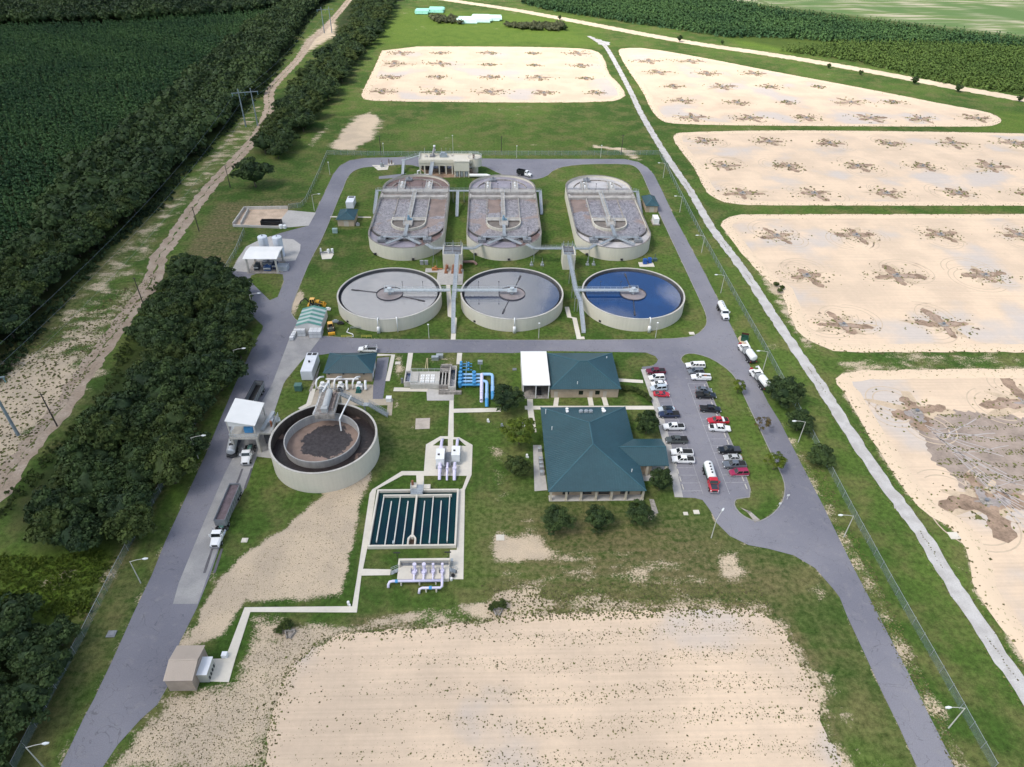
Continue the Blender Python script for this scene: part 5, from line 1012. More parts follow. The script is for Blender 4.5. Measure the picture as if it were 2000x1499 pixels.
for x, y in ((42.6, 118.9), (42.6, 127.8), (38, 118.9)): MB().box(x - .28, y - .28, 0, x + .28, y + .28, 3.46).build('porch_pillar', M('cream_column', (.56, .50, .41), .7), t)
MB().box(35.4, 119.2, 0, 39.2, 127.2, 3.46).build('lobby', BRICK, t); MB().box(36, 116.9, .0, 43.2, 127.6, .05).build('entrance_paving', PAVE, t)
for i, py in enumerate((877, 897, 905, 913, 923)):
    x, y = G(1054 + (py - 877) * .09, py + 4); a = thing('condenser_unit', ('condenser unit standing apart at the top of the slab beside the office' if i == 0 else 'condenser unit, one of four close together on the slab beside the office'), 'air conditioner', (x, y, 0), group='condenser units beside the office')
    MB().box(x - .5, y - .5, .1, x + .5, y + .5, 1.15).build('casing', GREYD, a); MB().lathe(x, y, [(.05, 1.2), (.42, 1.2), (.46, 1.17), (.46, 1.15)], 14).build('fan_grille', GALV, a)

t = thing('workshop_building', 'buff brick workshop with teal hipped roof next to the white canopy', 'building', (26, 158, 0))
rf = MB(); hip(rf, 16.25, 149.0, 36.05, 166.5, 3.6, 6.9); roof = rf.build('roof', [TEAL, TEALL], t); walls(16.6, 149.7, 35.6, 165.9, 0, 3.5).build('wall', BRICK, t)
for px in (1133, 1165): x = G(px, 773)[0]; door(t, x, 149.7, 1.25, (1.1, 2.4), 'S', GLASS, 'window')
for px in (1085, 1153, 1180): x = G(px, 775)[0]; door(t, x, 149.7, 1.0, (0, 2.2), 'S', DOOR)
for px, py in ((1185, 699), (1128, 748)): q = G(px, py, 4.6); MB().cyl(*q, 3.6, 5.0, .11, 8).build('vent_pipe', WHITE, roof)
t = thing('carport', 'flat white metal canopy open on its front, attached to the workshop', 'canopy', (12.3, 157.3, 0))
cp = MB().box(8.55, 149.15, 4.7, 16.2, 165.5, 4.95)
for i in range(1, 38): cp.box(8.55, 149.15 + i * .43, 4.95, 16.2, 149.21 + i * .43, 4.99)
cp.build('roof', WHITER, t); MB().box(8.6, 152, 0, 8.8, 165.4, 4.7).box(8.8, 165.2, 0, 16.1, 165.4, 4.7).build('wall', M('cream_siding', (.55, .52, .45), .7, var=.08), t)
for x, y in ((8.8, 149.5), (12.3, 149.5), (15.9, 149.5)): MB().box(x - .12, y - .12, 0, x + .12, y + .12, 4.7).build('post', WHITE, t)
MB().box(8.8, 149.3, .01, 16.1, 165.2, .06).build('floor', CONCD, t)
t = thing('stored_cart', 'small dark utility cart parked under the white canopy', 'cart', (13.2, 151.5, 0)); MB().box(12.4, 150.6, .35, 14, 152.6, .9).box(12.5, 151.6, .9, 13.9, 152.5, 1.7).build('body', DARK, t)
for x in (12.5, 13.9):
    for y in (150.9, 152.3): MB().tube([(x - .1, y, .3), (x + .1, y, .3)], .3, 10).build('wheel', BLACK, t)
t = thing('blower_building', 'small buff brick blower building with teal hipped roof beside the digester', 'building', (-41, 162, 0))
rf = MB(); hip(rf, -48.0, 157.0, -33.95, 167.0, 3.5, 6.0); rf.build('roof', [TEAL, TEALL], t); walls(-47.4, 157.6, -34.5, 166.4, 0, 3.4).build('wall', BRICK, t)
for y in (160, 163.6): door(t, -34.5, y, 2.2, (0, 2.7), 'E', M('white_door', (.66, .66, .64), .6))
for px in (642, 670, 710): q = G(px, 733, 2.8); MB().box(q[0] - .25, 157.35, 2.7, q[0] + .25, 157.6, 2.95).build('wall_lamp', DARK, t)
for k, px in enumerate((632, 667, 703)):
    x, y = G(px, 757); a = thing('air_blower', 'white air blower with tall silencer before the brick blower building, %s' % ('nearest the raised platform', 'middle of three', 'with a green motor')[k], 'blower', (x, y, 0), group='air blowers')
    MB().tube([(x - 1.8, y - 1.0, .2), (x - 1.8, y - .4, 1.8), (x - 1.6, y + .3, 2.5), (x - .9, y + 1.2, 2.7), (x + .1, y + 1.8, 2.5)], .25, 12).build('intake_duct', WHITE, a, smooth=True)
    MB().tube([(x + 1.8, y + .1, 2.4), (x + 1.8, y - .6, 1.9), (x + 1.9, y - 1.5, .4)], .36, 12).build('silencer', WHITE, a); MB().box(x - .9, y - 1.4, .1, x + .9, y + .3, 1.2).cyl(x, y - .4, 1.2, 2.1, .6, 12).build('blower_casing', WHITE, a)
    MB().tube([(x - .1, y - 2.6, .9), (x - .1, y - 1.4, .9)], .55, 12).box(x - .8, y - 2.8, .05, x + .7, y - 1.2, .3).build('motor', (GREYD, DARK, M('motor_green', (.03, .14, .13), .5))[k], a)
x, y = G(668, 750); tag(MB().tube([(x - 4.5, y + .4, 1.4), (x + 4.8, y + .4, 1.4)], .3, 12).build('air_header', WHITE), 'straight white air header pipe linking the three blowers', 'pipe')
t = thing('generator', 'long white standby generator housing on the grass beside the brick blower building', 'generator', (*G(610, 740), 0))
qa, qb = G(590, 744), G(612, 745); x0 = qa[0]; x1 = qb[0]; y0 = qa[1]; y1 = y0 + 9.4
MB().box(x0, y0, .25, x1, y1, 3.3).build('housing', M('generator_white', (.66, .68, .72), .4, var=.05), t); gl = MB()
for i in range(13): gl.box(x0 + .1, y0 + .3 + i * .52, 3.3, x1 - .1, y0 + .36 + i * .52, 3.34)
gl.build('roof_seam', WHITE, t); MB().box(x0 + .3, y1 - 1.3, 3.3, x0 + (x1 - x0) / 2 - .15, y1 - .2, 3.36).box(x0 + (x1 - x0) / 2 + .15, y1 - 1.3, 3.3, x1 - .3, y1 - .2, 3.36).build('radiator_grille', DARK, t); MB().cyl((x0 + x1) / 2, y0 + 4.6, 3.3, 3.8, .28, 10).build('exhaust', DARK, t)
tag(MB().poly(GP([(612, 745), (625, 713), (614, 713), (622, 712), (626, 712), (618, 745), (608, 765), (603, 765)][4:] + [(600, 765)][:0]), .0, zt=.08).build('generator_slab', CONCD), 'dark weathered slab strip beside the white generator', 'slab')
x, y = G(584, 762); t = thing('transformer', 'dark green transformer cabinet below the white generator', 'transformer', (x, y, 0)); MB().box(x - .95, y - .8, .1, x + .95, y + .8, 1.9).box(x - 1, y - .9, 1.9, x + 1, y + .85, 2.0).build('cabinet_body', GREENB, t)
x, y = G(760, 784); tag(MB().box(x - .7, y - .6, .1, x + .7, y + .7, 1.3).box(x - .75, y - .65, 1.3, x + .75, y + .75, 1.4).build('pump_cabinet', WHITE), 'small white cabinet at the corner of the blower slab', 'cabinet')
for xa, ya, xb, yb, lb, dx in ((-63.1, 262.3, -55.6, 272.5, 'small buff brick hut with teal roof by the left loop road', -59.2), (66.5, 277.3, 72.4, 288, 'small buff brick hut with teal roof by the right loop road', 69.4)):
    t = thing('brick_hut', lb, 'hut', ((xa + xb) / 2, (ya + yb) / 2, 0), group='brick huts'); rf = MB(); hip(rf, xa, ya, xb, yb, 3.1, 4.9); rf.build('roof', [TEAL, TEALL], t)
    walls(xa + .45, ya + .45, xb - .45, yb - .45, 0, 3.0).build('wall', BRICK, t); door(t, dx, ya + .45, 1.9, (0, 2.4), 'S', DOOR)
x, y = G(684, 408); t = thing('generator', 'small white generator behind the left brick hut', 'generator', (x, y, 0)); MB().box(x - 1.6, y - .2, .2, x + 1.6, y + 6.5, 3.0).build('housing', M('generator_white', (.66, .68, .72), .4), t); MB().box(x - 1.2, y + 4.6, 3.0, x + 1.2, y + 6, 3.06).build('radiator_grille', DARK, t)
x, y = G(1281, 439); t = thing('generator', 'white generator cabinet on a pad beside the right brick hut', 'generator', (x, y, 0)); MB().box(x - 1.5, y - .9, .06, x + 1.6, y + 4.4, .2).build('pad', CONCD, t); MB().box(x - 1.1, y - .4, .3, x + 1.1, y + 3.8, 2.7).build('housing', WHITE, t)
x, y = G(655, 455); t = thing('transformer', 'pale green transformer cabinet in front of the left brick hut', 'transformer', (x, y, 0)); MB().box(x - 1, y - .7, .05, x + .9, y + .7, 1.8).build('cabinet_body', M('pale_green_cabinet', (.28, .38, .37), .5), t)
x, y = G(699, 441); tag(MB().box(x - .7, y - .5, 0, x + .7, y + .6, .9).cyl(x, y, .9, 1.4, .35, 10).build('utility_box', GREYD), 'small grey box at the corner of the left brick hut', 'utility box')
# beige shed lower left with its white annex
t = thing('beige_shed', 'tan metal shed with shallow gable roof at the lower left road edge', 'shed', (-56, 68.7, 0))
rf = MB().add([(-58.5, 65.3, 3.7), (-53.35, 65.3, 3.7), (-53.35, 68.8, 4.6), (-58.5, 68.8, 4.6), (-53.35, 72.2, 3.7), (-58.5, 72.2, 3.7)], [(0, 1, 2, 3), (3, 2, 4, 5)])
for i in range(1, 17): x = -58.5 + 5.15 * i / 17; rf.bar((x, 65.3, 3.72), (x, 68.8, 4.62), .05, .05).bar((x, 72.2, 3.72), (x, 68.8, 4.62), .05, .05)
TAN = M('tan_metal', (.46, .385, .32), .55, var=.07, sc=.4)
rf.bar((-58.5, 68.8, 4.63), (-53.35, 68.8, 4.63), .25, .08); rf.build('roof', TAN, t); walls(-58.35, 65.45, -53.6, 72.0, 0, 3.66, .15).build('wall', M('tan_wall', (.34, .28, .235), .7, var=.12), t)
qs = [G(386, 1284, 2.6), G(411, 1283, 2.6), G(400, 1319, 2.6), G(377, 1319, 2.6)]; xa, xb, ya, yb = qs[3][0], qs[2][0] + .25, qs[3][1], qs[0][1]
t = thing('white_annex', 'white flat topped cabinet building against the tan shed', 'cabinet building', ((xa + xb) / 2, ya, 0)); MB().box(-53.55, ya + .05, 0, xb - .05, yb - .05, 2.55).build('wall', M('annex_grey', (.42, .42, .38), .6, var=.1), t); MB().box(-53.55, ya - .05, 2.55, xb + .05, yb + .05, 2.66).build('roof', M('annex_white', (.75, .77, .80), .4, var=.04), t)
for i in range(4): MB().box(xb - .05, ya + .4 + i * .75, .4, xb + .08, ya + .7 + i * .75, 1.1).build('meter_box', DARK, t)
x, y = G(440, 1283); tag(MB().box(x - .5, y - .4, .1, x + .5, y + .5, 1.0).build('access_cover', M('annex_white', (.75, .77, .80), .4)), 'small white box beside the path at the tan shed', 'utility box')
# striped green store with totes in front
t = thing('storage_shed', 'white walled store with green roof striped by pale rooflights', 'shed', (-57.6, 187, 0))
xa, xb, ya, yb = -61.6, -53.7, 182.6, 193.2; rf = MB(); n = 9
for i in range(n):
    y_0 = ya + (yb - ya) * i / n; y_1 = ya + (yb - ya) * (i + (1 if i % 2 else 1)) / n; mi = i % 2
    rf.add([(xa, y_0, 3.0), (-57.65, y_0, 4.2), (-57.65, y_1, 4.2), (xa, y_1, 3.0)], [(0, 1, 2, 3)], mi).add([(xb, y_0, 3.0), (-57.65, y_0, 4.2), (-57.65, y_1, 4.2), (xb, y_1, 3.0)], [(3, 2, 1, 0)], mi)
rf.build('roof', [M('green_roof_sheet', (.085, .24, .20), .5, var=.12), M('rooflight_sheet', (.42, .47, .45), .5, var=.1)], t)
walls(xa + .15, ya + .15, xb - .15, yb - .15, 0, 3.0, .15).add([(xa + .15, ya + .16, 3.0), (xb - .15, ya + .16, 3.0), (-57.65, ya + .16, 4.1)], [(0, 1, 2)]).build('wall', M('white_siding', (.66, .64, .61), .6, var=.06), t)
TOTE = M('tote_plastic', (.68, .69, .70), .4, var=.08); tn = 0; tote0 = None
pos = [(575.5 - i * 2.0, 655.5 + i * 3.4, 0) for i in (-1.6, -.2, 1.2, 2.6)]
tots = []
for px, py, z in pos: x, y = G(px, py); tots += [(x, y, 0, 'row'), (x, y, 1, 'row')] if z else [(x, y, 0, 'row')]
x0, y0 = G(586, 656); tots += [(x0 + i * 1.28, y0 + j * 2.0, k, 'mid') for i in range(2) for j in range(2) for k in range(2)]
x0, y0 = G(609, 659); tots += [(x0 + i * 1.28, y0 + j * 1.2, k, 'big') for i in range(3) for j in range(3) for k in range(2)]
TL = {'row': 'white plastic tote in the single line along the edge of the store apron', 'mid': 'white plastic tote in the smaller stack before the store door', 'big': 'white plastic tote in the big block at the right front of the store'}
for x, y, k, w_ in tots:
    if tote0 is None:
        tote0 = o = thing('storage_tote', TL[w_], 'tote', (x, y, .06), 0, 'totes, ' + w_)
        MB().box(-.58, -.55, .16, .58, .55, 1.12).cyl(0, 0, 1.12, 1.2, .18, 10).build('tank', TOTE, o, False); MB().box(-.6, -.57, 0, .6, .57, .14).build('pallet', GALV, o, False)
        cg = MB()
        for zz in (.4, .7, 1.0):
            for s_ in (-1, 1): cg.box(-.6, .56 * s_ - .015, zz, .6, .56 * s_ + .015, zz + .03).box(.59 * s_ - .015, -.57, zz, .59 * s_ + .015, .57, zz + .03)
        cg.build('cage', GALV, o, False)
    else: dup(tote0, (x, y, .06 + 1.2 * k), 0, TL[w_], {'row': 'totes in the single line', 'mid': 'totes in the smaller stack', 'big': 'totes in the big block'}[w_])
tote0['group'] = 'totes in the single line'
x, y = G(602, 648); tag(MB().cyl(x, y, .04, 1.7, .75, 16).cyl(x, y, 1.7, 1.9, .4, 12).build('poly_tank', M('grey_poly', (.34, .37, .42), .5)), 'short grey round tank between the stacks of totes', 'tank')
# headworks
t = thing('headworks', 'cream concrete headworks on columns with machinery on its deck', 'headworks', (-21, 325, 0))
xa, xb, ya, yb = -34.2, -9.0, 321.3, 330.4; HZ = 6.6
MB().box(xa, ya, 4.2, -17.4, yb, 5.5).box(xa, ya - .25, 5.5, xb, yb, HZ - .5).box(xa, ya - .25, HZ - .5, xb, yb, HZ).build('deck', CONCW, t)
MB().strip([(xa, ya), (xb, ya), (xb, yb), (xa, yb)], [(xa + .25, ya + .25), (xb - .25, ya + .25), (xb - .25, yb - .25), (xa + .25, yb - .25)], HZ, HZ + .5).build('parapet', CONCW, t)
for x in (-33.7, -31.6, -28.3, -24.6, -21.4, -18.4):
    MB().box(x - .3, ya + .1, 0, x + .3, ya + .7, 4.2).build('column', CONCW, t); MB().box(x - .3, yb - .7, 0, x + .3, yb - .1, 4.2).build('column', CONCW, t)
MB().box(-33.6, yb - 3, 0, -30, yb - .9, 4.2).build('plant_room', DARK, t); MB().box(-25.4, ya + 3, 0, -22.6, ya + 6, 3.4).build('plant_room', DARK, t)
MB().box(-17.4, 317.6, 3.0, -10.2, 321.0, 7.6).box(-17.6, 317.4, 7.6, -10.0, 321.2, 7.75).build('grit_chamber', CONCW, t)
for x in (-17.1, -14.9, -12.7, -10.5): MB().box(x - .22, 317.7, 0, x + .22, 318.1, 3.0).build('chamber_leg', CONCW, t); MB().box(x - .22, 320.5, 0, x + .22, 320.9, 3.0).build('chamber_leg', CONCW, t)
for x in (-16, -13.8, -11.6): MB().cyl(x, 318.8, .1, 2.7, .7, 14).cyl(x, 318.8, 2.7, 3.0, .35, 10).build('hopper', M('hopper_grey', (.40, .43, .44), .5), t)
MB().cyl(-7.6, 325, 3.4, 7.3, 3.3, 28).cyl(-7.6, 325, 0, 3.4, 1.5, 16).build('vortex_tank', CONCW, t, smooth=False); MB().strip(circle(-7.6, 325, 3.35, 28), circle(-7.6, 325, 3.0, 28), 7.3, 7.5).build('tank_rim', CONC, t)
MB().cyl(-8.2, 325, 7.3, 8.6, .5, 10).box(-8.6, 322.2, 7.4, -7.8, 323.2, 8.2).build('grit_drive', M('brown_drive', (.22, .18, .15), .6), t)
MB().rail([(xa + .1, yb - .1, HZ + .3), (xb + 3, yb - .1, HZ + .3)], w=.08).rail([(xa + .1, ya, HZ + .3), (xa + .1, yb, HZ + .3)], w=.08).rail([(-10.2, 328.4, 7.4)] + [(p[0], p[1], 7.4) for p in arc(-7.6, 325, 3.2, 100, -90, 10)], w=.08).build('handrail', ALU, t)
MB().bar((-27.6, ya - .3, 6.1), (-27.6, 306.5, 5.4), 1.5, .3).rail([(-28.3, ya, 6.2), (-28.3, 306.5, 5.5)]).rail([(-26.9, ya, 6.2), (-26.9, 306.5, 5.5)]).build('channel_walkway', GALV, t)
MB().box(-29.3, 326, HZ, -26.8, 329, HZ + .5).bar((-28, 326.6, HZ + .5), (-27, 328.4, HZ + 3.6), .8, .8).cyl(-27, 328.6, HZ + 3.0, HZ + 4.4, .5, 10).build('screen_conveyor', M('conveyor_grey', (.20, .20, .21), .5, var=.4), t); MB().cyl(-27.0, 328.6, HZ + 4.3, HZ + 4.9, .55, 10).cyl(-27.0, 328.4, HZ + 2.6, HZ + 3.0, .6, 10).build('conveyor_head', WHITE, t)
MB().box(-24.5, 325.8, HZ, -21, 328.6, HZ + 1.3).box(-23.9, 326.2, HZ + 1.3, -21.8, 328.0, HZ + 2.0).build('screen_unit', M('blue_grey_plant', (.27, .31, .34), .5, var=.2), t); MB().box(-31.6, 326, HZ, -30.6, 328.4, HZ + .6).box(-19, 327.6, HZ, -18.2, 329.4, HZ + .5).build('deck_box', CONC, t)
for x in (-23.8, -21.6, -19.6, -31.9): MB().cyl(x, yb - .4, HZ, HZ + 3.2, .06, 6).build('light_mast', GALV, t)
sq = MB().bar((xa, yb - 1.2, HZ - .1), (-41.6, yb - 1.2, 4.2), 1.2, .25).box(-43.2, yb - 2.0, 4.0, -41.4, yb - .4, 4.2).bar((-42.2, yb - 2, 4.0), (-42.2, yb - 9.6, .2), 1.2, .25).rail([(xa, yb - 1.8, HZ), (-41.6, yb - 1.8, 4.2)], w=.08).rail([(xa, yb - .6, HZ), (-43, yb - .6, 4.2)], w=.08)
for x, y in ((-43, yb - .5), (-41.5, yb - 2), (-42.8, yb - 6)): sq.bar((x, y, 0), (x, y, 4.0), .15, .15)
sq.build('stair', GALV, t)
MB().tube([(-10.2, 317.2, 1.2), (-2.0, 317.2, 1.2), (-.6, 316.8, 1.0), (-.4, 316, .2)], .75, 14).build('outfall_pipe', WHITE, t); MB().tube([(-36.5, 319.5, .6), (-29.6, 319.5, .6)], .3, 10).tube([(-35, 321.5, .1), (-35, 321.5, 1.6), (-34, 321.5, 1.9)], .35, 10).build('feed_pipe', WHITE, t)
q = G(748, 326); t = thing('valve_cluster', 'grey valves and pipe stubs on two small slabs left of the headworks', 'valves', (*q, 0))
MB().box(q[0] - 2.6, q[1] - 3, 0, q[0] + 1.6, q[1] + .5, .2).box(q[0] + 2, q[1] + 2.5, 0, q[0] + 5, q[1] + 5, .2).build('slab', PAVEN, t); MB().cyl(q[0] - .6, q[1] - 1, .2, 2.2, .5, 10).cyl(q[0] + .4, q[1] - .4, .2, 1.8, .4, 10).build('valve', GALV, t); MB().cyl(q[0] - .3, q[1] + .2, .2, 3.2, .14, 8).cyl(q[0] + 2.6, q[1] + 3.6, .2, 2.6, .3, 8).cyl(q[0] + 3.9, q[1] + 3.4, .2, 2.0, .35, 8).build('valve_stem', M('rust_grey', (.2, .15, .13), .7), t)
# silos, canopy and drying bed on the left
for px, lb in ((520, 'white upright chemical tank, left one of the pair behind the canopy'), (548, 'white upright chemical tank, right one of the pair, not hidden by the canopy')):
    x, y = G(px, 500 if px > 530 else 499); t = thing('chemical_tank', lb, 'tank', (x, y, 0), group='chemical tanks')
    MB().lathe(x, y, [(1.75, .1), (1.75, 7.6), (1.72, 7.7), (0.0, 8.0)], 32).build('tank_shell', M('tank_white', (.62, .66, .72), .45, var=.06, streak=.06), t, smooth=False); MB().cyl(x, y, 7.9, 8.3, .25, 10).build('manhole', STEEL, t)
    MB().bar((x + .75, y - 1.75, .2), (x + .75, y - 1.75, 8.1), .06, .06).bar((x + 1.1, y - 1.6, .2), (x + 1.1, y - 1.6, 8.1), .06, .06).build('ladder', GALV, t)
t = thing('press_canopy', 'white gabled canopy over dewatering machinery beside the chemical tanks', 'canopy', (-82.5, 227, 0))
xa, xb, ya, yb = -88.6, -76.7, 222.2, 232.0
rf = MB().box(xa, ya, 5.8, xb, yb, 5.95)
rf.add([(xa - .1, ya - .1, 5.95), (xb + .1, ya - .1, 5.95), (xb + .1, 227.1, 6.5), (xa - .1, 227.1, 6.5), (xb + .1, yb + .1, 5.95), (xa - .1, yb + .1, 5.95)], [(0, 1, 2, 3), (3, 2, 4, 5), (1, 4, 2), (0, 3, 5)])
rf.build('roof', WHITER, t)
for x in (xa + .9, xb - .7):
    for y in (ya + .7, yb - .7): MB().box(x - .28, y - .28, 0, x + .28, y + .28, 5.8).build('post', CONC, t)
MB().box(xa + .3, ya + .2, 0, xb, yb, .12).build('floor', CONCD, t)
for k, (x, y, w_, d_, h_, mt) in enumerate(((-85.5, 226, 1.6, 3, 2.0, M('machine_dark', (.06, .07, .08), .5)), (-81.5, 225, 2.6, 1.6, 1.7, M('machine_blue', (.04, .10, .26), .5)), (-79, 226.5, 1.8, 2.2, 2.3, M('machine_navy', (.02, .03, .07), .5)), (-82, 228.6, 4, 1.6, 1.8, STEEL))):
    a = thing('sludge_press', ('tall dark sludge press at the left end under the canopy', 'low bright blue press at the front under the canopy', 'navy press beside the right front post under the canopy', 'long grey press at the back under the canopy')[k], 'machine', (x, y, 0)); MB().box(x - w_ / 2, y - d_ / 2, .12, x + w_ / 2, y + d_ / 2, h_).cyl(x, y, h_, h_ + .6, .5, 10).build('frame', mt, a); MB().tube([(x - w_ / 2, y - d_ / 2, h_ * .6), (x + w_ / 2, y - d_ / 2, h_ * .6)], .35, 10).build('roller', GALV, a)
x, y = G(553, 527); tag(MB().strip([(x - 1.9, y - 1.3), (x + 1.9, y - 1.3), (x + 1.9, y + 1.8), (x - 1.9, y + 1.8)], [(x - 1.8, y - 1.2), (x + 1.8, y - 1.2), (x + 1.8, y + 1.7), (x - 1.8, y + 1.7)], 0, 1.7).box(x - 1.85, y - 1.25, .1, x + 1.85, y + 1.75, 1.3).build('skip_container', M('skip_grey', (.40, .43, .46), .5, var=.15)), 'open grey skip at the right end of the machinery canopy', 'skip')
t = thing('drying_bed', 'low concrete wall round a sandy sludge drying bed', 'retaining wall', (-85, 268, 0))
A = GP([(455, 441), (477, 409.4), (563, 408)]); MB().strip([A[0], A[1], A[2]], [(A[0][0] + .4, A[0][1]), (A[1][0] + .4, A[1][1] - .4), (A[2][0], A[2][1] - .4)], 0, 1.3, 0, False).build('wall', CONC, t)
B_ = GP([(470, 440), (485, 412)]); MB().strip(B_, [(p[0] + .4, p[1]) for p in B_], 0, 1.2, 0, False).build('channel_wall', CONC, t)
C_ = GP([(455, 443.6), (548, 447)]); MB().strip(C_, [(p[0], p[1] + .5) for p in C_], 0, .9, 0, False).build('front_wall', PAVE, t)
x, y = G(531, 439); t = thing('roll_off_bin', 'long black roll off bin on the sandy drying bed', 'container', (x, y, 0)); MB().strip([(x - 4.1, y - 1.2), (x + 4.1, y - 1.2), (x + 4.1, y + 1.3), (x - 4.1, y + 1.3)], [(x - 3.95, y - 1.05), (x + 3.95, y - 1.05), (x + 3.95, y + 1.15), (x - 3.95, y + 1.15)], .15, 1.9).box(x - 4, y - 1.1, .15, x + 4, y + 1.2, 1.0).build('bin_body', M('black_bin', (.012, .012, .014), .6), t); MB().box(x - 4, y - .9, .0, x + 4, y - .6, .15).build('skid', DARK, t)
x, y = G(553, 446); tag(MB().cyl(x - .8, y, 0, 1.4, .75, 14).cyl(x + .7, y, 0, 1.3, .7, 14).build('poly_tank', WHITE), 'pair of joined white plastic tanks at the end of the drying bed wall', 'tank')
q = G(637, 498); t = thing('meter_station', 'white valves and pipes on a small concrete slab in the grass beside the left road', 'valves', (*q, 0)); MB().cyl(q[0] - 2, q[1] + 1, .1, 2.2, .3, 10).cyl(q[0] + .8, q[1] + 1, .1, 1.8, .5, 10).cyl(q[0] + 2.2, q[1] + 1.4, .1, 1.8, .5, 10).build('valve', WHITE, t); MB().cyl(q[0] - 2, q[1] - .4, .1, 1.5, .2, 8).tube([(q[0] - 2, q[1] + .6, .7), (q[0] + 2, q[1] + .9, .7)], .25, 8).build('pipe', STEEL, t)
# dewatering tower
t = thing('loading_tower', 'tall sludge loading tower with sloping white roof standing over the truck lane', 'tower', (-61.8, 132.6, 0))
xa, xb, ya, yb = -64.9, -58.7, 128.3, 136.6
MB().add([(xa - .3, ya - .3, 10.6), (xb + .5, ya - .3, 9.0), (xb + .5, yb + .4, 9.0), (xa - .3, yb + .4, 10.6), (xa - .3, ya - .3, 10.45), (xb + .5, ya - .3, 8.85), (xb + .5, yb + .4, 8.85), (xa - .3, yb + .4, 10.45)], [(0, 1, 2, 3), (7, 6, 5, 4), (0, 4, 5, 1), (1, 5, 6, 2), (2, 6, 7, 3), (3, 7, 4, 0)]).build('roof', WHITER, t)
MB().add([(xa, ya - .12, 8.7), (xb, ya - .12, 8.7), (xb, ya - .12, 8.95), (xa, ya - .12, 10.4)], [(0, 1, 2, 3)]).add([(xa - .1, ya, 8.7), (xa - .1, yb, 8.7), (xa - .1, yb, 10.4), (xa - .1, ya, 10.4)], [(3, 2, 1, 0)]).build('gable_cladding', M('cladding_white', (.70, .69, .67), .5, var=.05), t)
for x in (xa, xb):
    for y in (ya, yb): MB().box(x - .28, y - .28, 0, x + .28, y + .28, 4.6).box(x - .14, y - .14, 5.1, x + .14, y + .14, 9.0 if x > -60 else 10.3).build('post', CONC, t)
MB().box(xa - .4, ya - .4, 4.6, xb + .4, yb + .4, 5.1).box(xb + .4, ya + 1.5, 4.5, xb + 3.4, yb, 5.0).build('deck', CONC, t); MB().rail([(xa - .3, ya - .3, 5.1), (xb + .3, ya - .3, 5.1)], step=1.3, w=.08).rail([(xa - .3, ya - .3, 5.1), (xa - .3, yb, 5.1)], step=1.3, w=.08).rail([(xb + 3.4, ya + 1.5, 5), (xb + 3.4, yb, 5)], step=1.3, w=.08).build('handrail', ALU, t)
MB().box(-62, 129.8, 5.1, -60, 131.6, 6.7).build('centrifuge', BLUEP, t); MB().box(-63, 132.5, 5.1, -60.2, 135.6, 7).build('press_unit', STEEL, t)
MB().bar((xb + .8, ya + 2.2, 5.2), (xb + 2.6, yb - .4, 6.6), .9, .7).cyl(xb + 2.4, yb - 2, 5, 6.4, .5, 10).box(xb + 1.6, ya + 4.4, 5, xb + 3.0, ya + 6, 6.2).build('conveyor', GALV, t); MB().cyl(xb + 2.8, ya + 4, 5, 6.8, .3, 8).build('feed_pump', RUSTY, t)
st = MB().bar((xb + 3.4, yb - 1, 5.0), (-54.3, yb - 3.4, 5.9), 1.1, .25).rail([(xb + 3.4, yb - .5, 5), (-54.3, yb - 2.9, 5.9)], w=.08).rail([(xb + 3.4, yb - 1.5, 5), (-54.3, yb - 3.9, 5.9)], w=.08); st.build('catwalk', GALV, t)
MB().box(xb + .6, ya + 3, 0, xb + 3.2, yb - .4, 4.5).build('ground_room', M('dark_room', (.09, .09, .10), .7, var=.3), t); MB().box(xb + 3.3, ya + 6.4, 0, xb + 3.6, ya + 6.8, 4.5).box(xb + 3.3, ya + 1.6, 0, xb + 3.6, ya + 2, 4.5).build('leg', CONC, t)
# stacks of mint coloured sewer pipe at the far edge
MINT = M('mint_pipe', (.30, .62, .50), .5, var=.1, space='world'); MINTL = M('pale_mint_pipe', (.55, .78, .68), .5, var=.1, space='world')
for px0, py0, n, lay, ln, lb, mt in ((826, 26, 7, 3, 13, 'small stack of mint green sewer pipes beyond the sand basins, far left one', MINT), (853, 23, 8, 3, 13, 'small stack of mint green sewer pipes overlapping another at the far grass edge', MINT), (912, 43, 9, 3, 17, 'pale mint sewer pipes in the left part of the large far stack', MINTL), (940, 40, 12, 3, 17, 'pale mint sewer pipes in the middle of the large far stack', MINTL), (962, 39, 7, 3, 15, 'pale mint sewer pipes in the right part of the large far stack', MINTL)):
    x, y = G(px0, py0); m_ = MB()
    for k in range(lay):
        for i in range(n): m_.tube([(x - ln / 2 + rnd.uniform(-1, 1), y + (i - n / 2) * 2.3 + k * .5, .7 + k * .95), (x + ln / 2 + rnd.uniform(-1.5, 1.5), y + (i - n / 2) * 2.3 + k * .5, .7 + k * .95)], .62, 8)
    tag(m_.build('pipe_stack', mt), lb, 'pipe stack')
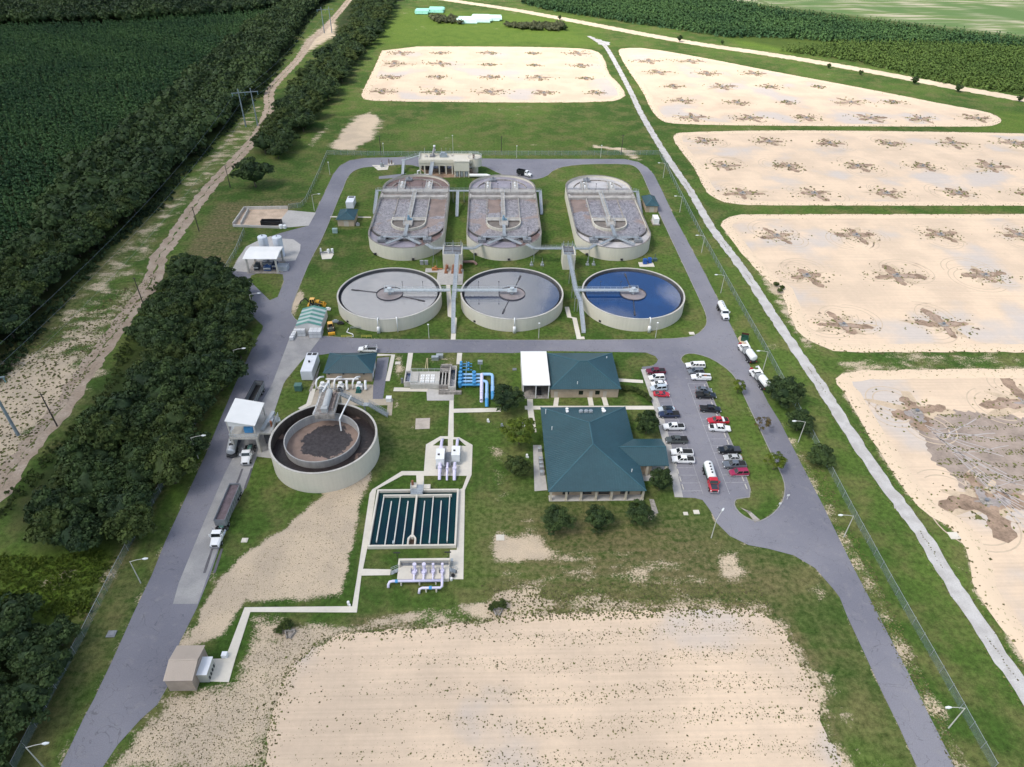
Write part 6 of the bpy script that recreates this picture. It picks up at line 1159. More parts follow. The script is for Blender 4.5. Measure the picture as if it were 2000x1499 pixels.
# small things in the grass
def small(name, px, py, fn, mat, label, cat, group=None):
    x, y = G(px, py); m_ = MB(); fn(m_, x, y); return tag(m_.build(name, mat), label, cat, group)
BLUET = M('blue_drum', (.02, .09, .36), .45, var=.12)
for i, (px, py) in enumerate(((1259, 516), (1268, 514))): small('blue_tank', px, py, lambda m_, x, y: m_.box(x - .68, y - .7, .2, x + .68, y + .7, 2.0).cyl(x, y, 2.0, 2.2, .4, 12), BLUET, ('left' if i == 0 else 'right') + ' one of two blue plastic tanks in front of the rear right aeration tank', 'tank', 'blue tanks')
small('tank_pad', 1263, 519, lambda m_, x, y: m_.box(x - 2.8, y - 1.1, 0, x + 2.8, y + 2.4, .12), PAVEN, 'concrete pad under the two blue tanks', 'slab')
small('pump_unit', 1279, 510, lambda m_, x, y: m_.box(x - .9, y - .6, 0, x + .7, y + .6, 1.1).cyl(x, y + .6, 0, 2.6, .12, 8), M('dark_green_pump', (.06, .10, .10), .5), 'small dark green pump right of the two blue tanks', 'pump')
for i, (px, py) in enumerate(((1038, 519), (1059, 519), (1147, 518), (1159, 518))): small('valve_post', px, py, lambda m_, x, y: m_.box(x - .6, y - .6, 0, x + .6, y + .6, .5).cyl(x, y, .5, 1.5, .35, 10).cyl(x, y + .3, 1.5, 3.0, .06, 6), GALV, ('first', 'second', 'third', 'fourth')[i] + ' small grey valve post from the west before the aeration tanks', 'valve', 'valve posts')
for i, (px, py) in enumerate(((677, 660), (716, 660))): small('guard_rail', px, py, lambda m_, x, y: m_.rail([(x - 1.6, y, 0), (x + 1.6, y, 0)], h=.9, step=1.6, w=.1), M('guard_yellow', (.55, .50, .10), .6), ('left' if i == 0 else 'right') + ' one of two low yellow guard rails by the cross road', 'guard rail', 'yellow guard rails')
small('hose_pipe', 686, 652, lambda m_, x, y: m_.tube([(x - 1.2, y + 2.6, .3), (x - 1.5, y + .6, .2), (x + .6, y - .6, .15), (x + 1.0, y - 1.8, .15), (x - 1.2, y - 2.2, .15)], .15, 8), WHITE, 'bent white hose lying in the grass before the first clarifier', 'hose')
small('pipe_rail', 696, 643, lambda m_, x, y: m_.rail([(x - 1.8, y, 0), (x + 1.8, y, 0)], h=.8, step=1.8, w=.12), GALV, 'low grey pipe rail in the grass before the first clarifier', 'rail')
for px, py, w_, lb in ((1351, 652, 1.1, 'square white drain lid in the grass corner by the truck road'), (1137, 661, 1.0, 'white drain lid at the end of the narrow walkway path'), (1863, 1047, 1.5, 'white concrete manhole lid in the grass beside the gravel road'), (218, 1239, 1.1, 'square drain grate in the verge of the lower left road'), (1339, 1004, .7, 'small white manhole lid on the lawn below the parking lot'), (1360, 1001, .9, 'grey storm inlet on the lawn below the parking lot'), (977, 1051, 1.2, 'pale manhole lid on the lawn left of the office trees'), (478, 1056, .9, 'white marker slab on the grass beside the truck lane'),
                      (777, 710, 1.0, 'white lid on the bare patch left of the filter works'), (1005, 722, .8, 'dark drain lid on the lawn right of the blue pipes'), (652, 693, .8, 'pale lid on the grass behind the brick blower building')):
    small('manhole_lid', px, py, lambda m_, x, y: m_.box(x - w_ * .75, y - w_ * .65, 0, x + w_ * .75, y + w_ * .65, .16).box(x - w_ * .5, y - w_ * .4, .16, x + w_ * .5, y + w_ * .4, .24), PAVEN if 'dark' not in lb and 'grate' not in lb else STEEL, lb, 'manhole lid')
for px, py, lb in ((567, 1236, 'dark pipe headwall in weeds at the left edge of the near sand basin'), (972, 1192, 'dark pipe headwall in weeds at the top edge of the near sand basin')):
    small('headwall', px, py, lambda m_, x, y: m_.bar((x - 1.0, y + .2, .3), (x - .3, y - 1.4, .15), .18, .6).bar((x + 1.0, y + .2, .3), (x + .3, y - 1.4, .15), .18, .6).box(x - 1.0, y, 0, x + 1.0, y + .3, .8).box(x - .4, y - 1.2, .0, x + .4, y, .12), CONCD, lb, 'headwall')
for px, py, lb in ((953, 824, 'white pipe stub on the lawn below the blue pipes'), (980, 833, 'grey forked pipe marker on the lawn below the blue pipes'), (1022, 832, 'white garden ornament on the lawn left of the office'), (1029, 893, 'pale stone on the lawn between the office trees'), (681, 1181, 'white pipe marker at the bend of the long path')):
    small('pipe_stub', px, py, lambda m_, x, y: m_.cyl(x, y, 0, .9, .28, 10).cyl(x + .3, y - .3, 0, .45, .2, 8), WHITE if 'grey' not in lb else GALV, lb, 'pipe stub')
for px, py in ((1521, 992), (1537, 976)):
    small('road_sign', px, py, lambda m_, x, y: m_.cyl(x, y, 0, 1.7, .04, 6).box(x - .3, y - .03, 1.2, x + .3, y + .03, 1.7), WHITE, 'small white sign on a post at the grass island tip' if px == 1521 else 'small pale sign at the road side of the grass island', 'sign')
bs = MB()
for i in range(16):
    for x in (46.0, 61.9):
        y = 156.5 - i * 2.65
        if y > 112.5: bs.box(x - .12, y - .85, .03, x + .12, y + .85, .16)
for i in range(17):
    for k, x in enumerate((46.2, 61.7)):
        y = 157.1 - i * 2.65
        if y < 113 or (k and i == 0): continue
        st_ = MB().box(x - .12, y - .85, .03, x + .12, y + .85, .17).build('wheel_stop', CONC); tag(st_, 'low concrete wheel stop at the %s of the parking lot' % ('office side' if not k else 'lawn side'), 'wheel stop', 'wheel stops along the %s edge of the parking' % ('office' if not k else 'lawn'))
# ------------------------------------------------------------------ vehicles (local: +x forward, origin on the ground under the middle)
CHROME = M('bright_trim', (.55, .56, .58), .25, .7, var=.05); LAMPW = M('headlamp_lens', (.75, .77, .80), .15, var=.03); LAMPR = M('tail_lamp_lens', (.35, .02, .02), .25, var=.05); HUB = M('wheel_hub', (.40, .41, .42), .35, .5, var=.1)
BEDM = M('bed_liner', (.018, .018, .019), .8, var=.2)
def paint(n, c): return M('car_paint_' + n, c, .32, 0, var=.04, sc=.4, coat=.6)
def loft(mb, secs, m=0):
    n = len(secs[0][1]); vs = [(x, y, z) for x, p in secs for y, z in p]; fs = []
    for i in range(len(secs) - 1):
        for k in range(n): fs.append((i * n + k, (i + 1) * n + k, (i + 1) * n + (k + 1) % n, i * n + (k + 1) % n))
    fs += [tuple(range(n)), tuple((len(secs) - 1) * n + k for k in range(n))[::-1]]
    return mb.add(vs, fs, m)
def csec(w, z0, z1, ch=.12, tw=None):
    tw = w if tw is None else tw
    return [(-w + .06, z0), (-w, z0 + .15), (-w, z1 - ch - .06), (-tw + ch * .6, z1), (tw - ch * .6, z1), (w, z1 - ch - .06), (w, z0 + .15), (w - .06, z0)]
def wheel(t, x, y, r=.38, w=.26):
    o = MB().tube([(x, y - w / 2, r), (x, y + w / 2, r)], r, 16).build('wheel', BLACK, t, False)
    MB().tube([(x, y - w / 2 - .02, r), (x, y + w / 2 + .02, r)], r * .58, 12).build('rim', HUB, o, False)
def place(t, f, r):
    a, b = G(*f), G(*r); t.location = ((a[0] + b[0]) / 2, (a[1] + b[1]) / 2, .025); t.rotation_euler = (0, 0, math.atan2(a[1] - b[1], a[0] - b[0]))
def glass_cab(t, x0, x1, rx0, rx1, w, z0, z1, col, tw=None, panel=0):
    """greenhouse of dark glass with painted roof and pillars"""
    tw = tw or w - .24
    mb = MB(); mb.add([(x0, -w, z0), (x0, w, z0), (x1, w, z0), (x1, -w, z0), (rx0, -tw, z1), (rx0, tw, z1), (rx1, tw, z1), (rx1, -tw, z1)], [(0, 1, 5, 4), (1, 2, 6, 5), (2, 3, 7, 6), (3, 0, 4, 7)]); mb.build('windows', GLASS, t, False)
    rf = MB(); loft(rf, [(rx0 - .05, [(-tw - .02, z1 - .02), (-tw + .1, z1 + .05), (tw - .1, z1 + .05), (tw + .02, z1 - .02)]), ((rx0 + rx1) / 2, [(-tw - .03, z1 - .02), (-tw + .1, z1 + .09), (tw - .1, z1 + .09), (tw + .03, z1 - .02)]), (rx1 + .05, [(-tw - .02, z1 - .02), (-tw + .1, z1 + .05), (tw - .1, z1 + .05), (tw + .02, z1 - .02)])])
    for s_ in (-1, 1):
        for a, b in ((x0, rx0), (x1, rx1)): rf.bar((a, s_ * w, z0), (b, s_ * tw, z1), .10, .10)
        xm = (x0 + x1) / 2; rf.bar((xm, s_ * (w + .005), z0), ((rx0 + rx1) / 2, s_ * (tw + .005), z1), .12, .08)
    rf.build('roof', col, t, False)
def lights(t, xf, xr, w, zf=.75, zr=.85):
    for s_ in (-1, 1):
        MB().box(xf - .12, s_ * w - .2, zf - .1, xf + .03, s_ * w + .2, zf + .1).build('headlight', LAMPW, t, False); MB().box(xr - .03, s_ * w - .1, zr - .2, xr + .08, s_ * w + .1, zr + .2).build('tail_light', LAMPR, t, False)
def mirrors(t, x, w, z, col):
    for s_ in (-1, 1): MB().box(x - .08, s_ * (w + .12) - .1, z - .08, x + .08, s_ * (w + .12) + .1, z + .1).build('mirror', col, t, False)
PK = 'vehicles in the parking lot'
def pickup(label, col, f, r, bed='open', cab='double', box=None, group=PK, service=False):
    t = thing('pickup_truck', label, 'pickup', group=group); L, w = 2.85, .98
    b = MB(); loft(b, [(-L, csec(w - .06, .5, 1.15)), (-L + .15, csec(w, .42, 1.2)), (-.75, csec(w, .38, 1.2)), (1.05, csec(w, .36, 1.18)), (1.5, csec(w, .38, 1.16)), (2.55, csec(w - .05, .42, 1.06)), (L, csec(w - .16, .5, .95))]); b.build('body', col, t, False)
    c0 = -.85 if cab == 'double' else .0
    glass_cab(t, c0, 1.4, c0 + .12, .65, w - .1, 1.14, 1.82, col)
    if bed in ('open', 'rack'): MB().box(-L + .18, -w + .16, 1.0, c0 - .1, w - .16, 1.215).build('bed', BEDM, t, False)
    elif bed == 'cover': MB().box(-L + .08, -w + .08, 1.2, c0 - .04, w - .08, 1.27).build('bed_cover', BEDM if box is None else box, t, False)
    elif bed == 'topper': glass_cab(t, -L + .08, c0 + .0, -L + .25, c0 - .02, w - .08, 1.2, 1.8, col, w - .2)
    elif bed == 'service':
        for s_ in (-1, 1): MB().box(-L + .05, s_ * .78 - .26, .7, c0 - .1, s_ * .78 + .26, 1.5).build('tool_locker', col, t, False)
        MB().box(-L + .1, -.5, 1.0, c0 - .1, .5, 1.22).build('bed', BEDM, t, False); MB().box(-1.6, -.4, 1.2, -.9, .4, 1.5).build('load', RUSTY, t, False)
    if bed == 'rack':
        q = MB()
        for s_ in (-1, 1): q.bar((-L + .1, s_ * .9, 2.1), (c0 + .3, s_ * .9, 2.1), .08, .08).bar((-L + .1, s_ * .9, 1.2), (-L + .1, s_ * .9, 2.1), .08, .08).bar((c0 - .2, s_ * .9, 1.2), (c0 - .2, s_ * .9, 2.1), .08, .08)
        q.bar((-L + .1, -.9, 2.1), (-L + .1, .9, 2.1), .08, .08); q.build('ladder_rack', GALV, t, False)
    if box is not None and bed == 'open': MB().box(c0 - .75, -w + .05, 1.15, c0 - .15, w - .05, 1.38).build('tool_box', box, t, False)
    MB().box(L - .08, -.85, .42, L + .1, .85, .62).build('bumper', CHROME, t, False); MB().box(-L - .12, -.85, .45, -L + .05, .85, .62).build('bumper', CHROME, t, False); MB().box(L - .1, -.6, .64, L + .02, .6, .9).build('grille', DARK, t, False)
    for x in (-1.75, 1.85):
        for s_ in (-1, 1): wheel(t, x, s_ * (w - .13), .41)
    lights(t, L - .02, -L, .78, .82, .95); mirrors(t, 1.15, w, 1.2, col); place(t, f, r); return t
def car(label, kind, col, f, r, stripe=None, name=None, roofcol=None):
    nm = {'suv': 'suv', 'sedan': 'sedan_car', 'coupe': 'coupe_car', 'hatch': 'hatchback_car'}[kind]; t = thing(nm, label, {'suv': 'suv', 'sedan': 'car', 'coupe': 'car', 'hatch': 'car'}[kind], group=PK)
    L, w = (2.35, .92) if kind != 'suv' else (2.4, .96); zb = 1.0 if kind == 'suv' else .88; zt = {'suv': 1.66, 'sedan': 1.36, 'coupe': 1.27, 'hatch': 1.46}[kind]
    b = MB(); loft(b, [(-L, csec(w - .14, .4, zb - .12)), (-L + .3, csec(w - .02, .3, zb + .02)), (-.9, csec(w, .28, zb + .02)), (.9, csec(w, .28, zb)), (1.7, csec(w - .03, .3, zb - .10)), (L - .2, csec(w - .1, .34, zb - .22)), (L, csec(w - .25, .42, zb - .36))]); b.build('body', col, t, False)
    g_ = {'suv': (-2.2, 1.15, -1.95, .45), 'sedan': (-1.75, 1.15, -.95, .35), 'coupe': (-1.95, 1.1, -.7, .15), 'hatch': (-2.1, 1.2, -1.6, .4)}[kind]
    glass_cab(t, g_[0], g_[1], g_[2], g_[3], w - .1, zb - .04, zt, roofcol or col)
    if stripe: 
        for s_ in (-1, 1): MB().box(-L + .2, s_ * (w + .005) - .012, .32, L - .5, s_ * (w + .005) + .012, .52).build('side_stripe', stripe, t, False)
    for x in (-1.4, 1.42):
        for s_ in (-1, 1): wheel(t, x, s_ * (w - .11), .34 if kind != 'suv' else .38, .22)
    MB().box(L - .06, -.5, .42, L + .02, .5, .56).build('grille', DARK, t, False); lights(t, L - .10, -L + .02, .62, .56, .74); mirrors(t, .95, w, zb + .05, col); place(t, f, r); return t
WHT = paint('white', (.80, .80, .80)); MAR = paint('maroon', (.14, .012, .03)); RED = paint('red', (.50, .02, .035)); NAVY = paint('navy', (.02, .03, .07)); BLK = paint('black', (.012, .014, .017)); GRY = paint('grey', (.13, .145, .17)); SIL = paint('silver', (.45, .46, .46)); LSB = paint('light_silver_blue', (.46, .52, .57)); GRN = paint('grey_green', (.075, .085, .08)); CRI = paint('crimson', (.30, .02, .07))
pickup('maroon pickup with open black bed at the top of the office side row', MAR, (1262, 730), (1298, 729)); car('white suv parked directly below the maroon pickup', 'suv', WHT, (1268, 742), (1296, 741)); car('white sedan between the white suv and the pale blue silver suv', 'sedan', WHT, (1271, 754), (1301.5, 752))
car('pale blue silver suv beside the bright red coupe', 'suv', LSB, (1271.6, 763), (1299.5, 761)); car('low bright red coupe with dark glass roof in the office side row', 'coupe', RED, (1305, 774), (1278, 773)); car('silver white coupe next to the navy pickup', 'coupe', LSB, (1286, 803), (1316, 802), roofcol=GLASS)
pickup('navy pickup with dark bed cover in the office side row', NAVY, (1288, 814), (1323, 813.5), 'cover'); pickup('white double cab pickup with empty black bed, standing alone in the office side row', WHT, (1295, 838), (1335, 838)); pickup('grey green pickup with dark bed cover at the corner of the office entrance roof', GRN, (1303, 864), (1338, 863.5), 'cover')
pickup('white single cab pickup with long black bed by the entrance roof', WHT, (1311, 888), (1350.5, 888.6), cab='single'); pickup('white double cab pickup, lowest vehicle of the office side row', WHT, (1313.5, 901.6), (1352.5, 903))
pickup('white pickup with a white bed topper, topmost of the lawn side row', WHT, (1340, 718), (1374, 718), 'topper'); car('grey suv between the topper pickup and the white service truck', 'suv', GRY, (1344.4, 729.7), (1372.4, 729)); pickup('white service truck with tool lockers and a rusty load in the lawn side row', WHT, (1349, 740.7), (1386.7, 742), 'service', cab='single')
car('grey sedan beside the black pickup facing the lawn', 'sedan', GRY, (1388, 766), (1360, 764)); pickup('black pickup facing the lawn next to the grey sedan', BLK, (1395.8, 777), (1358.7, 776), 'cover'); pickup('black pickup with an open bed, alone between two empty bays', BLK, (1404, 804.4), (1367.8, 802))
pickup('red pickup with a white tool box across its bed', RED, (1381.5, 826.5), (1420.5, 826), box=WHT); pickup('white pickup with a white tool box facing the lawn beside the red pickup', WHT, (1424.4, 842), (1384, 839.5), box=WHT); pickup('black pickup with grey bed cover above the silver sedan', BLK, (1404, 883.4), (1442, 883.4), 'cover', box=M('grey_bed_cover', (.05, .055, .07), .6))
car('silver grey sedan between two dark pickups in the lawn side row', 'sedan', SIL, (1411, 897.7), (1449.4, 897.7)); pickup('dark grey pickup with empty bed between the silver sedan and the crimson suv', GRY, (1411.7, 912), (1455, 912)); car('crimson suv with pale lower stripe, lowest of the lawn side row', 'suv', CRI, (1424, 927.6), (1460.4, 926), stripe=SIL)
pickup('white service pickup with a ladder rack parked on the cross road', WHT, (698.6, 686.5), (738.9, 687.5), 'rack', cab='single', group='service vehicles')
TRK = paint('truck_white', (.80, .80, .80)); CHAS = M('truck_chassis', (.035, .036, .04), .6, var=.2); TNK = M('tank_paint_white', (.74, .75, .75), .35, var=.06, streak=.08)
def twheels(t, xs, w=1.05, dual=True):
    for x in xs:
        for s_ in (-1, 1): wheel(t, x, s_ * w, .5, .5 if dual and x != xs[-1] else .3)
def hood_cab(t, x, col, hood=None):
    """conventional truck cab with bonnet; x = front bumper"""
    hood = hood or col
    b = MB(); loft(b, [(x - 3.2, csec(1.15, .7, 1.9)), (x - 1.75, csec(1.15, .7, 1.9)), (x - 1.7, csec(1.1, .6, 1.75, .2, .85)), (x - .2, csec(.98, .6, 1.5, .2, .75)), (x, csec(.8, .6, 1.3, .15, .6))]); b.build('cab_body', col, t, False)
    glass_cab(t, x - 3.2, x - 1.7, x - 3.1, x - 2.05, 1.1, 1.88, 2.62, col, .98)
    if hood is not col: MB().add([(x - 1.7, -.85, 1.77), (x - 1.7, .85, 1.77), (x - .15, .74, 1.52), (x - .15, -.74, 1.52)], [(3, 2, 1, 0)]).build('bonnet', hood, t, False)
    MB().box(x - .04, -.6, .75, x + .05, .6, 1.3).build('grille', DARK, t, False); MB().box(x - .1, -1.1, .45, x + .12, 1.1, .75).build('bumper', CHROME, t, False)
    for s_ in (-1, 1): MB().box(x - .25, s_ * .85 - .16, .95, x - .02, s_ * .85 + .16, 1.2).build('headlight', LAMPW, t, False); MB().box(x - 2.0, s_ * 1.35 - .12, 1.9, x - 1.85, s_ * 1.35 + .12, 2.5).build('mirror', col, t, False)
def tanker(label, f, r, cabc, tankc, hoodc=None, stripe=None, group='service vehicles'):
    t = thing('tank_truck', label, 'tank truck', group=group); L = 4.4
    MB().box(-L, -.5, .7, L - .6, .5, 1.0).box(-L, -1.1, .95, 1.0, 1.1, 1.1).build('chassis', CHAS, t, False); hood_cab(t, L, cabc, hoodc)
    tk = MB()
    for xx in (0,): loft(tk, [(x, [(1.08 * q * math.cos(R(a)), 1.95 + .85 * q * math.sin(R(a))) for a in range(0, 360, 20)]) for x, q in ((-L - .1, .6), (-L + .05, .93), (-L + .2, 1), (.75, 1), (.9, .93), (1.05, .6))])
    tk.build('tank', tankc, t, False)
    for x in (-3.2, -2.2, -1.2, -.2): MB().cyl(x, .05, 2.7, 2.95, .24, 10).build('hatch', CHROME if stripe is None else DARK, t, False)
    if stripe:
        for s_ in (-1, 1): MB().box(-L + .2, s_ * 1.09 - .02, 1.5, .7, s_ * 1.09 + .02, 2.0).build('tank_stripe', stripe, t, False)
    for s_ in (-1, 1): MB().box(-L - .08, s_ * .9 - .12, .9, -L + .02, s_ * .9 + .12, 1.1).build('tail_light', LAMPR, t, False)
    twheels(t, [-3.5, -2.3, 3.3]); place(t, f, r); return t
tanker('white tank truck with a bright red cab leaving the parking lot', (1393.5, 963), (1380.5, 918), RED, TNK, M('bonnet_dark', (.02, .025, .04), .15, spec=.8), M('tank_green', (.16, .24, .20), .4)); tanker('white six wheel tank truck driving along the loop road beside the fence', (1418.7, 630), (1404, 598), TRK, TNK)
def vac(label, f, r):
    t = thing('vacuum_truck', label, 'vacuum truck', group='vacuum trucks'); L = 4.6
    MB().box(-L, -.5, .7, L - .6, .5, 1.0).box(-L, -1.15, .95, 1.2, 1.15, 1.15).build('chassis', CHAS, t, False); hood_cab(t, L, TRK)
    tk = MB(); loft(tk, [(x, [(1.12 * q * math.cos(R(a)), 2.3 + 1.08 * q * math.sin(R(a))) for a in range(0, 360, 20)]) for x, q in ((-L - .15, .55), (-L + .1, .9), (-L + .3, 1), (-.9, 1), (-.7, .93), (-.55, .6))]); tk.build('debris_tank', TNK, t, False)
    MB().box(-.5, -1.1, 1.15, 1.0, 1.1, 2.6).build('pump_housing', M('pump_grey', (.32, .33, .34), .5, var=.3), t, False); MB().tube([(-.2, -.4, 3.2), (2.4, -.6, 3.3), (3.4, -.9, 3.1), (4.4, -1.0, 2.2)], .26, 10).build('boom', TRK, t, False)
    MB().tube([(L - .1, .25, 1.4), (L + .15, .25, 1.4)], .55, 14).build('hose_reel', LAMPR, t, False)
    for k in range(4): MB().box(-3.6 + k * .8, -1.35, 1.2, -3.1 + k * .8, -1.12, 1.9).build('tool_locker', GALV, t, False)
    for s_ in (-1, 1): MB().box(-L - .2, s_ * .95 - .12, 1.0, -L - .05, s_ * .95 + .12, 1.2).build('tail_light', LAMPR, t, False)
    twheels(t, [-3.5, -2.3, 3.4]); place(t, f, r); return t
vac('white vacuum truck parked facing the green dumpster', (1446.5, 681), (1468.5, 711)); vac('white vacuum truck with its rear under the big roadside tree', (1469, 731), (1494.5, 763))
def tractor(label, f, r):
    t = thing('truck_tractor', label, 'truck', group='truck tractors'); L = 3.6
    MB().box(-L, -.45, .7, L - .6, .45, 1.0).build('chassis', CHAS, t, False); hood_cab(t, L, TRK); MB().box(-2.9, -.5, 1.0, -1.4, .5, 1.25).build('fifth_wheel', GREENB, t, False)
    for s_ in (-1, 1): MB().cyl(.25, s_ * .95, 1.0, 3.1, .1, 8).build('exhaust_stack', CHROME, t, False); MB().tube([(-.9, s_ * 1.0, .8), (.5, s_ * 1.0, .8)], .3, 10).build('fuel_tank', CHROME, t, False)
    twheels(t, [-2.9, -1.7, 2.5]); place(t, f, r); return t
def trailer(label, f, r, rim, load, L=5.6):
    t = thing('dump_trailer', label, 'trailer', group='dump trailers')
    A = [(-L, -1.25), (L, -1.25), (L, 1.25), (-L, 1.25)]; B = [(-L + .1, -1.13), (L - .1, -1.13), (L - .1, 1.13), (-L + .1, 1.13)]
    MB().strip(A, B, 1.2, 3.0).box(-L, -1.25, 1.1, L, 1.25, 1.25).build('tub', M('trailer_grey', (.20, .21, .22), .5, var=.2), t, False); MB().strip([(a * 1.01, b * 1.03) for a, b in A], B, 3.0, 3.1).build('top_rail', rim, t, False); MB().poly(B, 2.55 if load else 1.6).build('load', M('sludge_load', (.13, .10, .11), .9, var=.3, sc=1, fine=5) if load else BEDM, t, False)
    for i in range(10):
        for s_ in (-1, 1): MB().box(-L + .5 + i * 1.15, s_ * 1.3 - .05, 1.25, -L + .62 + i * 1.15, s_ * 1.3 + .05, 3.0).build('side_rib', GALV, t, False)
    MB().bar((L - .5, -.4, .95), (-L, -.4, .95), .2, .25).bar((L - .5, .4, .95), (-L, .4, .95), .2, .25).build('chassis', CHAS, t, False)
    for s_ in (-1, 1): MB().box(L - 2.0, s_ * .9 - .1, 0, L - 1.8, s_ * .9 + .1, 1.1).build('landing_leg', GALV, t, False); MB().box(-L - .05, s_ * .9 - .12, .9, -L + .02, s_ * .9 + .12, 1.1).build('tail_light', LAMPR, t, False)
    for x in (-L + 1, -L + 2.3):
        for s_ in (-1, 1): wheel(t, x, s_ * 1.0, .5, .5)
    place(t, f, r); return t
tractor('white truck tractor on the concrete lane pulling the loaded dump trailer', (420.5, 1075), (440, 1021)); trailer('loaded dump trailer of brown sludge behind the white tractor on the lane', (437, 1028), (462, 968), M('trailer_rail', (.16, .17, .19), .5), True); tractor('white truck tractor with its cab just below the loading tower', (480, 912), (492, 872)); trailer('empty black dump trailer on the road behind the loading tower', (487, 806), (508, 766), DARK, False)
t = thing('tank_trailer', 'grey steel tank trailer with dark hatches beside the loading tower', 'trailer'); L = 5.0
tk = MB(); loft(tk, [(x, [(1.1 * q * math.cos(R(a)), 2.0 + .95 * q * math.sin(R(a))) for a in range(0, 360, 20)]) for x, q in ((-L, .6), (-L + .2, .93), (-L + .35, 1), (L - .3, 1), (L - .1, .93), (L, .6))]); tk.build('tank', M('tank_steel', (.52, .54, .56), .35, .4, var=.12), t, False)
for x in (-3, -1.4, .2, 1.8): MB().box(x - .35, -.5, 2.9, x + .35, .35, 3.1).build('hatch', DARK, t, False)
MB().box(-L - .1, -1.15, .55, -2, 1.15, 1.15).box(-L, -.5, .8, L, .5, 1.1).build('chassis', CHAS, t, False)
for x in (-4.0, -2.8):
    for s_ in (-1, 1): wheel(t, x, s_ * 1.0, .5, .5)
place(t, (463.5, 850), (455, 890))
t = thing('dump_truck', 'white dump truck with black body parked at the back of the middle aeration tank', 'dump truck', group='service vehicles'); hood_cab(t, 3.7, TRK); MB().box(-3.7, -.45, .7, 3.2, .45, 1.0).build('chassis', CHAS, t, False)
A = [(-3.8, -1.2), (.3, -1.2), (.3, 1.2), (-3.8, 1.2)]; MB().strip(A, [(-3.7, -1.1), (.2, -1.1), (.2, 1.1), (-3.7, 1.1)], 1.1, 2.7).box(-3.7, -1.1, 1.1, .2, 1.1, 1.3).build('dump_body', BLK, t, False); twheels(t, [-2.9, -1.7, 2.6]); place(t, (1037, 346.5), (1012, 341.5))
x, y = G(1453.5, 665); t = thing('dumpster', 'dark green dumpster with open rusty lid on a pale pad by the truck road', 'dumpster', (x, y, 0), R(-20))
MB().strip([(-1.1, -.9), (1.1, -.9), (1.1, .9), (-1.1, .9)], [(-1.0, -.8), (1.0, -.8), (1.0, .8), (-1.0, .8)], .15, 1.5).box(-1.05, -.85, .15, 1.05, .85, .5).build('bin_body', M('dumpster_green', (.02, .09, .06), .6, var=.25), t, False); MB().bar((-1.1, .95, 1.5), (1.1, .95, 1.5), .1, 1.3).build('lid', M('dumpster_lid', (.07, .02, .015), .7), t, False)
tag(MB().poly(GP([(1441, 661), (1446, 656), (1460, 668), (1458, 673), (1447, 673)]), 0, zt=.06).build('dumpster_pad', M('pale_wood_pad', (.52, .40, .28), .9, var=.2, space='world')), 'pale pad with wooden edges under the green dumpster', 'slab')
t = thing('backhoe_loader', 'yellow backhoe loader with its digging arm stretched out behind the green roofed store', 'backhoe')
MB().box(-1.3, -.75, .6, 2.2, .75, 1.2).box(.6, -.6, 1.2, 2.0, .6, 1.75).build('chassis', M('machine_grey_green', (.10, .11, .09), .6, var=.3), t, False); MB().box(.5, -.62, 1.5, 1.9, .62, 1.85).build('bonnet', YELL, t, False)
glass_cab(t, -1.2, .5, -1.1, .35, .78, 1.2, 2.65, M('cab_roof_yellow', (.80, .46, .12), .5, var=.05), .72); MB().bar((1.0, -.6, 1.5), (3.2, -.6, .8), .2, .25).bar((1.0, .6, 1.5), (3.2, .6, .8), .2, .25).build('loader_arm', YELL, t, False)
MB().add([(3.1, -1.15, .2), (3.1, 1.15, .2), (3.9, 1.15, .15), (3.9, -1.15, .15), (3.1, -1.15, 1.0), (3.1, 1.15, 1.0), (3.3, 1.15, 1.1), (3.3, -1.15, 1.1)], [(0, 1, 5, 4), (0, 3, 2, 1), (0, 4, 3), (1, 2, 5), (4, 5, 6, 7)]).build('bucket', YELL, t, False)
MB().bar((-1.3, 0, 1.0), (-2.6, .1, 2.7), .28, .35).bar((-2.6, .1, 2.7), (-4.3, .2, 1.5), .22, .3).bar((-4.3, .2, 1.5), (-4.8, .2, .5), .5, .35).build('digging_arm', M('arm_dark', (.03, .035, .03), .6), t, False); MB().box(-2.1, -1.2, .1, -1.4, 1.2, .6).build('stabiliser', YELL, t, False)
for x, r_ in ((-.7, .72), (1.75, .5)):
    for s_ in (-1, 1): wheel(t, x, s_ * .95, r_, .42)
place(t, (633, 597), (595, 597))
t = thing('loader_tractor', 'yellow roofed loader tractor facing the cross road beside the green roofed store', 'tractor')
MB().box(-1.4, -.7, .6, 2.0, .7, 1.2).box(.5, -.5, 1.2, 1.9, .5, 1.7).build('chassis', M('machine_grey_green', (.10, .11, .09), .6), t, False); glass_cab(t, -1.3, .4, -1.2, .3, .8, 1.2, 2.6, M('cab_roof_yellow', (.80, .46, .12), .5), .74)
MB().bar((.8, -.7, 1.7), (2.6, -.7, .7), .18, .22).bar((.8, .7, 1.7), (2.6, .7, .7), .18, .22).build('loader_arm', M('arm_dark', (.03, .035, .03), .6), t, False); MB().box(2.4, -1.05, .15, 3.1, 1.05, .9).build('bucket', YELL, t, False); MB().box(.9, -.95, 1.0, 1.3, -.6, 1.7).box(.9, .6, 1.0, 1.3, .95, 1.7).build('fender', M('fender_cream', (.60, .52, .36), .6), t, False)
for x, r_ in ((-.8, .78), (1.5, .52)):
    for s_ in (-1, 1): wheel(t, x, s_ * .95, r_, .45)
place(t, (649, 660), (645, 632))
